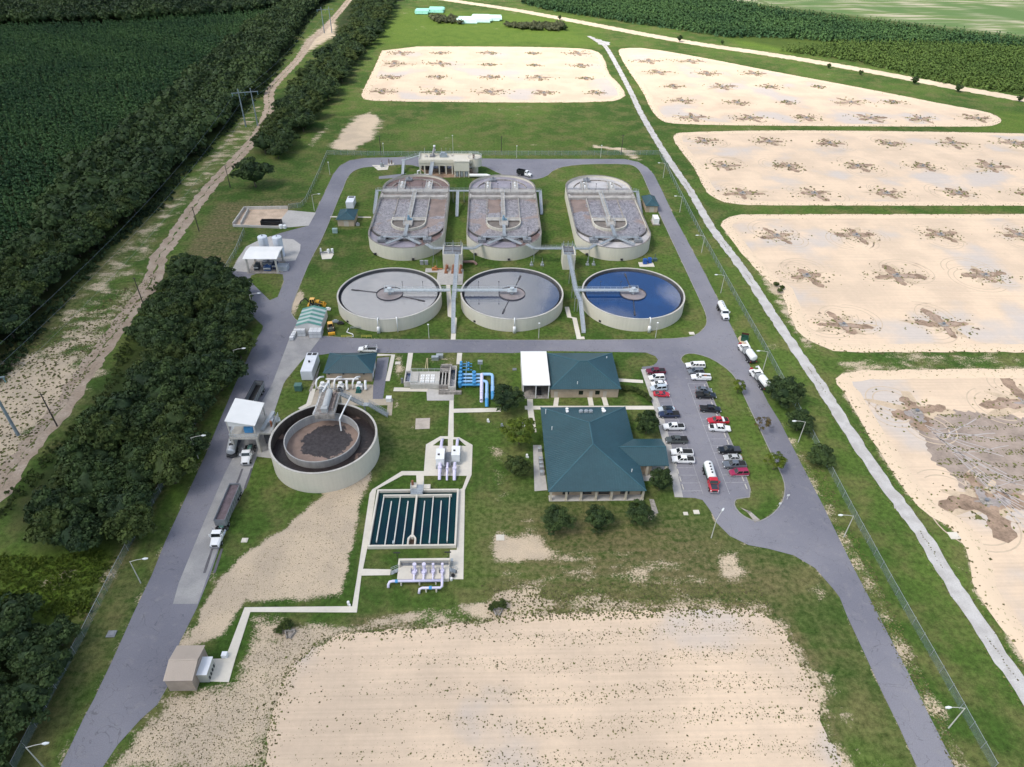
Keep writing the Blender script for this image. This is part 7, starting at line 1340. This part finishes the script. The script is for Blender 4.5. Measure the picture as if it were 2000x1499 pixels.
for px, py, lb, mt in ((641, 607, 'white and black mower deck by the wall of the green roofed store', WHITE), (656, 631, 'small blue grey pump trailer beside the loader tractor', M('blue_grey_plant', (.27, .31, .34), .5)), (666, 634, 'dark flat implement lying in the grass beside the loader tractor', DARK)):
    x, y = G(px, py); t = thing('implement', lb, 'implement', (x, y, 0)); MB().box(x - 1.1, y - .5, .3, x + .9, y + .6, .7).box(x - .5, y - .3, .7, x + .5, y + .4, 1.1).build('deck', mt, t)
    for s_ in (-1, 1): MB().tube([(x + s_ * .8, y - .1, .25), (x + s_ * .8, y + .1, .25)], .25, 10).build('wheel', BLACK, t)

# ------------------------------------------------------------------ street lamps
POLEC = M('lamp_pole_concrete', (.50, .49, .45), .7, var=.1); HEADC = M('lamp_head', (.72, .74, .74), .4, var=.03)
def lamp(px, py, ang, label, h=7.0, arm=2.6, group='street lamps along the roads'):
    x, y = G(px, py); t = thing('street_lamp', label, 'street lamp', (x, y, 0), R(ang), group=group)
    MB().tube([(0, 0, 0), (0, 0, h)], [.12, .07], 8).build('pole', POLEC, t, False)
    if arm:
        MB().tube([(0, 0, h - .1), (arm * .5, 0, h + .25), (arm, 0, h + .35)], .06, 8).build('arm', POLEC, t, False)
        hd = MB(); loft(hd, [(arm - .1, [(-.1, h + .25), (-.1, h + .42), (.1, h + .42), (.1, h + .25)]), (arm + .35, [(-.24, h + .22), (-.2, h + .45), (.2, h + .45), (.24, h + .22)]), (arm + .95, [(-.14, h + .27), (-.1, h + .4), (.1, h + .4), (.14, h + .27)])]); hd.build('lamp_head', HEADC, t, False)
    else: MB().lathe(0, 0, [(.05, h), (.28, h), (.3, h + .18), (.05, h + .3)], 12).build('lamp_head', HEADC, t, False)
    return t
for px, py, lb in ((1852.5, 1422.5, 'street lamp nearest the bottom right corner, by the fence'), (1648, 1049, 'street lamp by the fence across from the road junction'), (1559, 864, 'street lamp in front of a round roadside tree by the fence'), (1489.5, 725, 'street lamp beside the vacuum trucks'),
                   (1407.5, 573, 'street lamp by the fence just behind the white tank truck'), (1370, 494, 'street lamp by the fence level with the front of the aeration tanks'), (1327.5, 415, 'street lamp by the fence level with the right brick hut'), (1295, 348, 'street lamp at the far right bend of the loop road')): lamp(px, py, 180, lb)
lamp(1389, 1051, 52, 'lone street lamp on the lawn edge below the parking lot', 6.0, 3.0)
for px, py, lb in ((466, 722.5, 'street lamp beside the upper left road under the oak grove'), (387.5, 896, 'street lamp left of the road level with the digester'), (275, 1139, 'street lamp left of the road level with the lavender pipes'), (85, 1499, 'street lamp in the bottom left corner'), (496, 612, 'street lamp at the fork of the side lane'), (614, 412, 'street lamp beside the concrete drying bed apron')): lamp(px, py, 8, lb)
for px, py, lb, hh in ((838, 661, 'short post light before the first clarifier', 5), (1052, 661, 'short post light before the middle clarifier', 5.5), (1280, 660, 'short post light before the blue clarifier', 5.5), (644.5, 342, 'post light at the far left bend of the loop road', 6), (750, 304, 'post light behind the headworks stair', 6), (1009, 309, 'post light on the far lawn behind the dump truck', 6), (1173, 308, 'post light on the far lawn near the right bend', 6), (885, 300, 'post light directly behind the headworks deck', 9)): lamp(px, py, 0, lb, hh, 0, 'post lights in the plant')

# ------------------------------------------------------------------ power poles and wires
WOODP = M('dark_pole_wood', (.055, .047, .042), .8, var=.25, sc=2, fine=8); STEELP = M('weathered_steel_pole', (.22, .27, .30), .6, .2, var=.15)
tops = []
for px, py, h, lb in ((112, 833, 11, 'leaning dark wooden pole on the sandy track, nearest the left frame edge'), (281, 597, 10.5, 'dark wooden pole beside the dirt track left of the oak grove'), (389, 452.5, 10.5, 'dark wooden pole beside the dirt track level with the drying bed'), (450, 367, 10.5, 'dark wooden pole beside the dirt track at the lone big oak'), (744, 300, 9, 'dark wooden pole behind the left end of the far fence'), (979, 297, 8, 'dark wooden pole behind the middle of the far fence'), (1213, 302, 10, 'dark wooden pole behind the right end of the far fence')):
    x, y = G(px, py); t = thing('utility_pole', lb, 'utility pole', (x, y, 0), group='wooden poles'); MB().tube([(x, y, 0), (x, y, h)], [.2, .13], 8).build('pole', WOODP, t); MB().bar((x - .7, y, h - .4), (x + .7, y, h - .4), .1, .12).build('cross_arm', WOODP, t)
for i, (q, h, lb) in enumerate((((492, 247), 20, 'tall grey two legged power pylon beside the dirt track, nearer of the two whole ones'), ((641, 65), 20, 'tall grey two legged power pylon on the sandy track at the top edge'), ((8, 856), 20, 'thick blue grey pylon leg at the left frame edge'))):
    x, y = G(*q); d = Vector((1.0, .35, 0)).normalized(); t = thing('power_pylon', lb, 'power pylon', (x, y, 0), group='two legged pylons')
    n = 3.2
    for s_ in (-1, 1): MB().tube([(x + d.x * n * s_, y + d.y * n * s_, 0), (x + d.x * n * s_, y + d.y * n * s_, h)], [.42, .26], 10).build('leg', STEELP, t)
    MB().bar((x - d.x * 7, y - d.y * 7, h - 2), (x + d.x * 7, y + d.y * 7, h - 2), .3, .35).build('cross_arm', STEELP, t)
    for k in (-1, 0, 1): MB().cyl(x + d.x * 6.6 * k, y + d.y * 6.6 * k, h - 3.6, h - 2.2, .14, 8).build('insulator', M('insulator_glass', (.16, .30, .34), .3), t)
    tops.append([(x + d.x * 6.6 * k, y + d.y * 6.6 * k, h - 3.6) for k in (-1, 0, 1)])
for k in range(3):
    for a, b in ((0, 1), (0, 2)):
        p, q = Vector(tops[a][k]), Vector(tops[b][k]); pts = [p.lerp(q, i / 20) - Vector((0, 0, 22 * (i / 20) * (1 - i / 20))) for i in range(21)]
        tag(MB().tube(pts, .022, 4).build('power_line', M('wire_alloy', (.35, .38, .40), .4, .6)), '%s wire of the power line %s' % (('outer forest side', 'middle', 'track side')[k], 'over the forest edge towards the viewer' if b == 2 else 'between the two whole pylons'), 'power line', 'power line wires')

# ------------------------------------------------------------------ chain link fences
cl = bpy.data.materials.new('chain_link'); cl.use_nodes = True; _n = cl.node_tree; _b = _n.nodes['Principled BSDF']; _b.inputs['Base Color'].default_value = (.20, .27, .27, 1); _b.inputs['Roughness'].default_value = .5
_mx = _n.nodes.new('ShaderNodeMixShader'); _tr = _n.nodes.new('ShaderNodeBsdfTransparent'); _mx.inputs[0].default_value = .30; _n.links.new(_tr.outputs[0], _mx.inputs[1]); _n.links.new(_b.outputs[0], _mx.inputs[2]); _n.links.new(_mx.outputs[0], _n.nodes['Material Output'].inputs[0])
def fence(pts, label, step=3.4, h=2.2):
    t = thing('chain_link_fence', label, 'fence', (*pts[0], 0)); mb = MB(); rl = MB(); L = 0
    for a, b in zip(pts[:-1], pts[1:]):
        mb.add([(*a, .05), (*b, .05), (*b, h), (*a, h)], [(0, 1, 2, 3)]); rl.bar((*a, h), (*b, h), .06, .06)
    mb.build('netting', cl, t); rl.build('top_rail', GALV, t)
    tot = sum(math.dist(a, b) for a, b in zip(pts[:-1], pts[1:])); n = min(98, int(tot / step)); acc = 0; k = 0
    for a, b in zip(pts[:-1], pts[1:]):
        l = math.dist(a, b)
        while k * tot / n <= acc + l + 1e-6:
            u = (k * tot / n - acc) / l; x = a[0] + (b[0] - a[0]) * u; y = a[1] + (b[1] - a[1]) * u; MB().cyl(x, y, 0, h + .25, .045, 6).build('post', GALV, t); k += 1
            if k > n: break
        acc += l
    return t
fence(GP([(1288, 303), (1330, 386), (1372, 468), (1434, 580), (1497, 692), (1583, 852), (1660, 1000), (1737, 1142), (1840, 1325), (1938, 1503)]), 'long chain link fence between the truck road and the gravel road')
fence(GP([(640, 303), (760, 305), (900, 304), (1100, 304), (1288, 303)]), 'chain link fence across the far lawn behind the headworks')
fence(GP([(640, 303), (622, 345), (598, 396), (588, 406), (565, 409)]), 'chain link fence from the far left corner to the drying bed'); fence(GP([(478, 456), (462, 495), (436, 540), (420, 580)]), 'chain link fence beside the mown brown field left of the silos')
fence(GP([(436, 712), (418, 765), (382, 830), (330, 935), (285, 1010), (225, 1125), (165, 1245), (112, 1342), (30, 1503)]), 'chain link fence between the oak grove and the left road')
# ------------------------------------------------------------------ trees
def leafmat(name, a, b, tr=.0):
    w = NT(name); oi = w.t.nodes.new('ShaderNodeObjectInfo'); at = w.attr('tone')
    f = w.math('ADD', w.math('MULTIPLY', at, .75), w.math('MULTIPLY', oi.outputs['Random'], .3)); n = w.noise(.5, 3)
    return w.out(w.scale(w.mix(f, a, b), w.ramp(n, .3, .7, .7, 1.25, False)), .75, .25)
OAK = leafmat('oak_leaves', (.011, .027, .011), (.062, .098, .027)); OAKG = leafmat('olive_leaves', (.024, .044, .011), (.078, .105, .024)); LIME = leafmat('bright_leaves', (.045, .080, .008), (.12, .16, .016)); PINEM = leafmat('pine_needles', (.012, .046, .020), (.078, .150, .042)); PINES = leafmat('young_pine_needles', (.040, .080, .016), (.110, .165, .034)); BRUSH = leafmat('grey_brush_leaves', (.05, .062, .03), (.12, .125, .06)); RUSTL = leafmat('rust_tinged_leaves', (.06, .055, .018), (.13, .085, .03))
BARK = M('bark', (.10, .08, .06), .9, var=.3, sc=2, fine=8)
def mesh_np(name, v, f, mat, tone=None, smooth=False):
    me = bpy.data.meshes.new(name); f = np.asarray(f, np.int32); k = f.shape[1]
    me.vertices.add(len(v)); me.vertices.foreach_set('co', np.asarray(v, np.float32).ravel()); me.loops.add(f.size); me.loops.foreach_set('vertex_index', f.ravel())
    me.polygons.add(len(f)); me.polygons.foreach_set('loop_start', np.arange(0, f.size, k, dtype=np.int32)); me.update(calc_edges=True); me.validate(); me.materials.append(mat)
    if tone is not None: A = me.attributes.new('tone', 'FLOAT', 'POINT'); A.data.foreach_set('value', np.asarray(tone, np.float32))
    return me
def crown(seed, r=1.0, hz=.85, clumps=34, per=44, leaf=.11, up=.2, base=.35, core=True):
    """leaf clumps spread over a lumpy dome, unit radius; origin at the ground, crown centre at height base+hz"""
    g_ = np.random.RandomState(seed); V = []; T = []
    for c_ in range(clumps):
        d = g_.randn(3); d[2] = abs(d[2]) * .9 - .25; d /= np.linalg.norm(d); rad = g_.uniform(.62, .98) * (1 + .12 * math.sin(3 * math.atan2(d[1], d[0]) + seed)); cc = d * rad * np.array([1, 1, hz]) + np.array([0, 0, base + hz * .85]); cr = g_.uniform(.20, .36)
        n = per; u = g_.randn(n, 3); u /= np.linalg.norm(u, axis=1)[:, None]; u[:, 2] = np.abs(u[:, 2]) * .9 - .25; p = cc + u * cr * g_.uniform(.55, 1.05, (n, 1)) * np.array([1, 1, .8])
        nn = u + g_.randn(n, 3) * .38 + np.array([0, 0, .30]); nn /= np.linalg.norm(nn, axis=1)[:, None]; a = np.cross(nn, g_.randn(n, 3)); a /= np.linalg.norm(a, axis=1)[:, None]; b = np.cross(nn, a); s_ = leaf * g_.uniform(.6, 1.35, (n, 1))
        V.append(np.stack([p - a * s_, p + b * s_ * .7, p + a * s_, p - b * s_ * .7], 1)); tt = np.clip(g_.uniform(.15, .85) + g_.randn(n) * .12, 0, 1); T.append(np.repeat(tt, 4))
    v = np.concatenate(V).reshape(-1, 3); f = np.arange(len(v)).reshape(-1, 4); t = np.concatenate(T)
    if core:
        n1, n2 = 12, 7; cv = []
        for i in range(n2 + 1):
            for j in range(n1):
                ph = math.pi * i / n2; th_ = 2 * math.pi * j / n1; k = .68 * (1 + .16 * math.sin(3 * th_ + seed + i)); cv.append((k * math.sin(ph) * math.cos(th_), k * math.sin(ph) * math.sin(th_), base + hz * .8 + k * hz * math.cos(ph)))
        cf = [(i * n1 + j, i * n1 + (j + 1) % n1, (i + 1) * n1 + (j + 1) % n1, (i + 1) * n1 + j) for i in range(n2) for j in range(n1)]
        o = len(v); v = np.concatenate([v, np.array(cv)]); f = np.concatenate([f, np.array(cf) + o]); t = np.concatenate([t, np.full(len(cv), .1)])
    return v * r, f, t
def trunk_mesh(h, r, seed):
    g_ = random.Random(seed); m_ = MB(); m_.tube([(0, 0, -.1), (.05 * h, 0, h * .5), (0, .04 * h, h)], [r, r * .75, r * .45], 8)
    for k in range(4):
        a = g_.uniform(0, 6.28); m_.tube([(0, 0, h * g_.uniform(.55, .8)), (math.cos(a) * h * .3, math.sin(a) * h * .3, h * 1.1), (math.cos(a) * h * .55, math.sin(a) * h * .55, h * 1.45)], [r * .5, r * .3, r * .12], 6)
    return m_
PROTO = {}
def tree_proto(kind, i):
    if (kind, i) in PROTO: return PROTO[kind, i]
    par = dict(oak=(OAK, dict(hz=.72, clumps=34, per=76, leaf=.072)), olive=(OAKG, dict(hz=.75, clumps=32, per=76, leaf=.072)), near=(OAK, dict(hz=.95, clumps=50, per=120, leaf=.052, base=.25)), lime=(LIME, dict(hz=.9, clumps=30, per=80, leaf=.065, base=.3, core=False)), bush=(BRUSH, dict(hz=.7, clumps=12, per=30, leaf=.15, base=.0)), green=(OAKG, dict(hz=.8, clumps=38, per=100, leaf=.06, base=.25)), rust=(RUSTL, dict(hz=1.1, clumps=20, per=36, leaf=.08, base=.3, core=False)))[kind]
    v, f, t = crown(i * 7 + len(kind), **par[1]); cm = mesh_np('crown', v, f, par[0], t); tm = trunk_mesh(par[1].get('base', .35) + .3, .05, i).build('trunk', BARK); PROTO[kind, i] = (cm, tm.data); bpy.data.objects.remove(tm); return PROTO[kind, i]
def tree(name, kind, i, x, y, r, label, cat='tree', group=None, hs=1.0):
    cm, tm = tree_proto(kind, i); t = thing(name, label, cat, (x, y, 0), rnd.uniform(0, 6.28), group); t.scale = (r, r, r * hs)
    for n, me in (('crown', cm), ('trunk', tm)): o = bpy.data.objects.new(n, me); COL.objects.link(o); o.parent = t
    return t
def scatter(poly, gap, seed, jit=.35):
    q = np.array(poly); lo, hi = q.min(0), q.max(0); g_ = np.random.RandomState(seed); a, b = np.meshgrid(np.arange(lo[0], hi[0], gap), np.arange(lo[1], hi[1], gap * .87)); a = a + (np.arange(a.shape[0]) % 2)[:, None] * gap / 2
    p = np.stack([a.ravel(), b.ravel()], 1); p += g_.uniform(-jit, jit, p.shape) * gap; return p[sdf(p, poly) > 0]
# oak grove between the dirt track and the left road
GROVE = GP([(330, 545), (372, 515), (440, 528), (474, 560), (484, 620), (462, 690), (428, 745), (392, 815), (345, 900), (298, 975), (270, 1045), (235, 1065), (110, 1078), (75, 1040), (100, 960), (150, 880), (205, 800), (245, 720), (290, 640)], 5)
for i, (x, y) in enumerate(scatter(GROVE, 6.7, 1)):
    k = 'olive' if rnd.random() < .22 else 'oak'; tree('oak_tree', k, i % 5, x, y, rnd.uniform(4.1, 5.9), 'olive green broadleaf tree in the dense grove between the track and the left road' if k == 'olive' else 'dark green oak in the dense grove between the track and the left road', group='olive trees of the left grove' if k == 'olive' else 'oaks of the left grove', hs=rnd.uniform(.85, 1.2))
for i, (x, y) in enumerate(scatter(GP([(-140, 1150), (20, 1185), (110, 1215), (118, 1280), (88, 1350), (50, 1420), (10, 1480), (-60, 1560), (-260, 1560)], 5), 5.6, 2)):
    tree('oak_tree', 'oak', i % 5, x, y, rnd.uniform(3.2, 4.8), 'dark oak in the lower left corner thicket below the bright scrub', group='oaks of the lower left thicket')
for i, (x, y) in enumerate(scatter(GP([(700, -12), (772, -12), (742, 58), (690, 118), (640, 190), (600, 232), (556, 292), (520, 306), (512, 282), (548, 215), (592, 150), (636, 100), (690, 50)], 4), 8.2, 3)):
    k = 'olive' if rnd.random() < .25 else 'oak'; tree('oak_tree', k, i % 5, x, y, rnd.uniform(4.4, 6.6), ('olive' if k == 'olive' else 'dark') + ' tree in the hedgerow right of the upper dirt track', group='%s trees of the upper hedgerow' % ('olive' if k == 'olive' else 'dark'))
FE = GP([(-60, 775)] + FOREST_EDGE[::-1][1:])
belt = FE + GP([(560, 0), (480, 55), (400, 125), (325, 187), (237, 257), (140, 325), (95, 400), (0, 505), (-120, 620)], 5)
bp = scatter(belt, 7.6, 4); dd = sdl(bp, FE)
order = np.argsort(bp[:, 1] + dd * 3); ind = set(order[:45])
cmh = []
for i, (x, y) in enumerate(bp):
    k = 'olive' if rnd.random() < .16 else 'oak'; r_ = rnd.uniform(4.2, 6.6)
    if dd[i] < 5: x -= 3
    if i in ind: tree('oak_tree', k, i % 5, x, y, r_, ('olive' if k == 'olive' else 'dark') + ' tree in the forest belt along the cleared power line strip', group='%s trees of the forest belt' % ('olive' if k == 'olive' else 'dark'))
    else: cmh.append((x, y, r_))
def mass(name, tpl, pts, mat, label, cat):
    """one far mass of trees: template copied by numpy"""
    v, f, t = tpl; n = len(pts); p = np.array(pts); g_ = np.random.RandomState(n); a = g_.uniform(0, 6.28, n); c_, s_ = np.cos(a), np.sin(a)
    r_ = p[:, 2:3]; X_ = (v[None, :, 0] * c_[:, None] - v[None, :, 1] * s_[:, None]) * r_ + p[:, 0:1]; Y_ = (v[None, :, 0] * s_[:, None] + v[None, :, 1] * c_[:, None]) * r_ + p[:, 1:2]; Z_ = v[None, :, 2] * r_ * (p[:, 3:4] if p.shape[1] > 3 else 1)
    V = np.stack([X_, Y_, Z_], -1).reshape(-1, 3); Fc = (f[None] + (np.arange(n) * len(v))[:, None, None]).reshape(-1, f.shape[1]); T = np.clip(t[None] * .6 + g_.uniform(-.2, .3, (n, 1)) + .30 * (np.sin(p[:, 0:1] / 23 + 2 * np.sin(p[:, 1:2] / 31)) * np.sin(p[:, 1:2] / 19 + p[:, 0:1] / 47)), 0, 1).ravel()
    o = bpy.data.objects.new(name, mesh_np(name, V, Fc, mat, T)); COL.objects.link(o); return stuff(o, label, cat)
low = crown(3, hz=.75, clumps=20, per=15, leaf=.17)
mass('woodland', low, cmh, OAK, 'far dark broadleaf belt beside the pine plantation', 'woodland')
# pine plantations
def pine_tpl(seed, n=26):
    g_ = np.random.RandomState(seed); z = g_.uniform(.08, 1.0, n); r0 = (.30 * (1 - z) + .05) * g_.uniform(.3, 1.1, n); a = g_.uniform(0, 6.28, n); p = np.stack([r0 * np.cos(a), r0 * np.sin(a), z], 1)
    nn = np.stack([np.cos(a), np.sin(a), np.full(n, .8)], 1) + g_.randn(n, 3) * .4; nn /= np.linalg.norm(nn, axis=1)[:, None]; u = np.cross(nn, g_.randn(n, 3)); u /= np.linalg.norm(u, axis=1)[:, None]; w = np.cross(nn, u); s_ = (.13 * (1.15 - z * .6))[:, None]
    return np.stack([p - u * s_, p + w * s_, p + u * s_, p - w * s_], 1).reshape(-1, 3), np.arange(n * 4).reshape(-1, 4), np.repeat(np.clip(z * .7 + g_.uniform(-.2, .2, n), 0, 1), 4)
PT = pine_tpl(1)
plant = GP([(560, 2), (480, 57), (400, 128), (325, 190), (237, 260), (140, 330), (95, 402), (0, 508), (-150, 640), (-520, 500), (-420, 60), (0, 45), (250, 38), (470, 8)], 4)
pp = scatter(plant, 2.9, 6, .55); pp = pp[pp[:, 0] > -560]; g_ = np.random.RandomState(8)
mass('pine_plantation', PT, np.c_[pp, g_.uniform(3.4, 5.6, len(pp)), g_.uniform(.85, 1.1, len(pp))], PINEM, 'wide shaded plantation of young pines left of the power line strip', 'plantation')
far = scatter(GP([(-500, 52), (0, 45), (250, 39), (500, 22), (640, -4), (640, -60), (0, -70), (-600, -60)], 3), 9, 7)
mass('far_woodland', low, np.c_[far, g_.uniform(5, 7.5, len(far))], OAK, 'dark broadleaf wood along the top left of the view', 'woodland')
r1 = scatter(GP([(1015, 2), (1057, 14), (1175, 33), (1325, 55), (1425, 70), (1510, 69), (1637, 79), (1745, 80), (2000, 90), (2400, 140), (2300, 118), (2000, 80), (1750, 52), (1500, 19), (1400, -4), (1200, -30)], 2), 3.7, 9, .5)
r2 = scatter(GP([(1522, 96), (1640, 84), (1750, 82), (2000, 92), (2400, 150), (2500, 260), (2000, 180), (1850, 159), (1750, 136), (1675, 116)], 2), 3.4, 10, .5)
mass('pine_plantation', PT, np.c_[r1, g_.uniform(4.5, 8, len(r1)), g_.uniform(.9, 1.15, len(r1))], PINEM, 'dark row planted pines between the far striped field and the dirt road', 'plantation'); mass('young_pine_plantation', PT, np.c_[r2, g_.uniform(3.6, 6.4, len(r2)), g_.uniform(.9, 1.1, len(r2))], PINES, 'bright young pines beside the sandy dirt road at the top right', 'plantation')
# specimen trees
for px, py, k, i, r_, lb, hs in ((990, 800, 'near', 0, 3.9, 'dark oak on the lawn below the blue pipes', .95), (1014, 868, 'lime', 1, 4.2, 'yellow green tree at the left corner of the office', .95), (1009, 925, 'green', 2, 3.1, 'mid green round tree left of the office air conditioners', .9), (1261, 848, 'near', 1, 2.9, 'dark upright tree in the corner of the office and its entrance roof', 1.3), (1287, 958, 'near', 2, 2.7, 'dark tree in a red mulch bed at the office front corner', 1.25),
    (1085, 1036, 'near', 3, 3.32, 'round dark tree before the porch, left one of three', 1.0), (1166, 1031, 'near', 4, 2.94, 'round dark tree before the porch, middle one of three', 1.0), (1246, 1021, 'near', 0, 2.85, 'round dark tree before the porch, right one of three', 1.0), (1440, 768, 'lime', 2, 1.9, 'small light green tree on the grass strip behind the parked cars', 1.2), (1484, 843, 'rust', 3, 1.9, 'thin rust tinged tree on the grass strip beside the road', 1.25),
    (1524, 790, 'near', 1, 4.6, 'large dark roadside tree overhanging the second vacuum truck', .95), (1556, 842, 'near', 2, 3.5, 'dark roadside tree behind a street lamp', .9), (1598, 908, 'near', 3, 3.2, 'dark roadside tree by the fence, lowest of three', .9), (1510, 918, 'lime', 4, 2.4, 'light green tree at the lower end of the grass strip', 1.1), (500, 366, 'oak', 3, 8.2, 'lone wide oak in the field left of the far loop road', .95)):
    tree('broadleaf_tree', k, i, *G(px, py), r_, lb, hs=hs)
for i in range(7):
    px = 1216 + i * 8.5; py = 764 + (i ** 2) * .9 - i * 2; tree('hedge_shrub', 'green', i % 5, *G(px, py), .95, 'clipped shrub of the curved hedge beside the parking lot', 'shrub', 'hedge shrubs')
for px, py, r_, lb in ((1327, 82, 3.2, 'dark cedar bush halfway along the sandy dirt road'), (1093, 39, 2.5, 'dark cedar bush at the left end of the dirt road'), (1103, 60, 3.0, 'dark cedar bush at the right end of the far scrub'), (1618, 134, 2.2, 'small dark bush beside the dirt road at the wedge basin'), (1680, 147, 2.2, 'small dark bush on the verge of the dirt road above the wedge basin'), (1785, 165, 3.4, 'broad dark bush on the verge of the dirt road'), (1870, 180, 3.2, 'pointed dark bush on the verge of the dirt road'), (1990, 199, 2.6, 'dark bush on the dirt road verge at the right frame edge'), (1410, 87, 2.0, 'small brown bush where the dirt road meets the pale clearing')):
    tree('cedar_bush', 'near', int(px) % 5, *G(px, py), r_ * .7, lb, 'bush', hs=1.15)
for k, (poly, n) in enumerate(((GP([(838, 30), (880, 26), (905, 40), (900, 48), (850, 46)]), 26), (GP([(985, 44), (1010, 34), (1060, 38), (1105, 52), (1100, 62), (1030, 60), (990, 54)]), 44))):
    for i, (x, y) in enumerate(scatter(poly, 5.2, 30 + k)[:n]): tree('scrub_bush', 'bush', i % 5, x, y, rnd.uniform(2.2, 4.0), 'grey green bush in the far scrub %s the mint pipe stacks' % ('between' if k == 0 else 'right of'), 'bush', 'far scrub %d' % (k + 1))
for i, (px, py) in enumerate(((553, 1228), (545, 1236), (560, 1222), (566, 1228), (968, 1186), (960, 1192), (980, 1186), (1527, 566), (1522, 572), (1515, 560))):
    tree('weed_bush', 'olive', i % 5, *G(px, py), rnd.uniform(.7, 1.3), 'low green weed bush round the headwall at the %s' % ('left edge of the near basin' if i < 4 else 'top of the near basin' if i < 7 else 'gravel road corner of the middle basin'), 'bush', 'weed bushes %d' % (0 if i < 4 else 1 if i < 7 else 2))
# bright scrub in the lower left clearing, undergrowth along the track
sp = scatter(GP([(-60, 1080), (90, 1085), (225, 1075), (205, 1130), (165, 1200), (120, 1215), (20, 1180), (-80, 1150)], .5), 1.25, 12, .5); sb = crown(9, hz=.6, clumps=6, per=14, leaf=.28, base=0, core=False)
mass('undergrowth', sb, np.c_[sp, g_.uniform(.3, 1.0, len(sp))], LIME, 'bright green scrub filling the lower left clearing', 'undergrowth')
u = []
for poly, gp in ((GP([(205, 790), (245, 715), (300, 600), (325, 560), (312, 548), (255, 640), (222, 720), (180, 790)]), 1.9), (GP([(20, 1000), (140, 870), (205, 790), (190, 780), (120, 850), (0, 985), (-60, 1090)]), 2.2)): u += [tuple(q) for q in scatter(poly, gp, 13, .5)]
mass('track_scrub', sb, np.c_[np.array(u), g_.uniform(.4, 1.3, len(u))], OAKG, 'low green scrub between the dirt track and the oak grove', 'undergrowth')
u = [(x + rnd.gauss(1.5, 1.5), y + rnd.gauss(0, 1.5)) for a, b in zip(FE[:-1], FE[1:]) for (x, y) in [(a[0] + (b[0] - a[0]) * k / 40, a[1] + (b[1] - a[1]) * k / 40) for k in range(40)]]
mass('forest_edge_scrub', sb, np.c_[np.array(u), g_.uniform(.6, 2.0, len(u))], OAK, 'dark scrub along the forest edge of the power line strip', 'undergrowth')
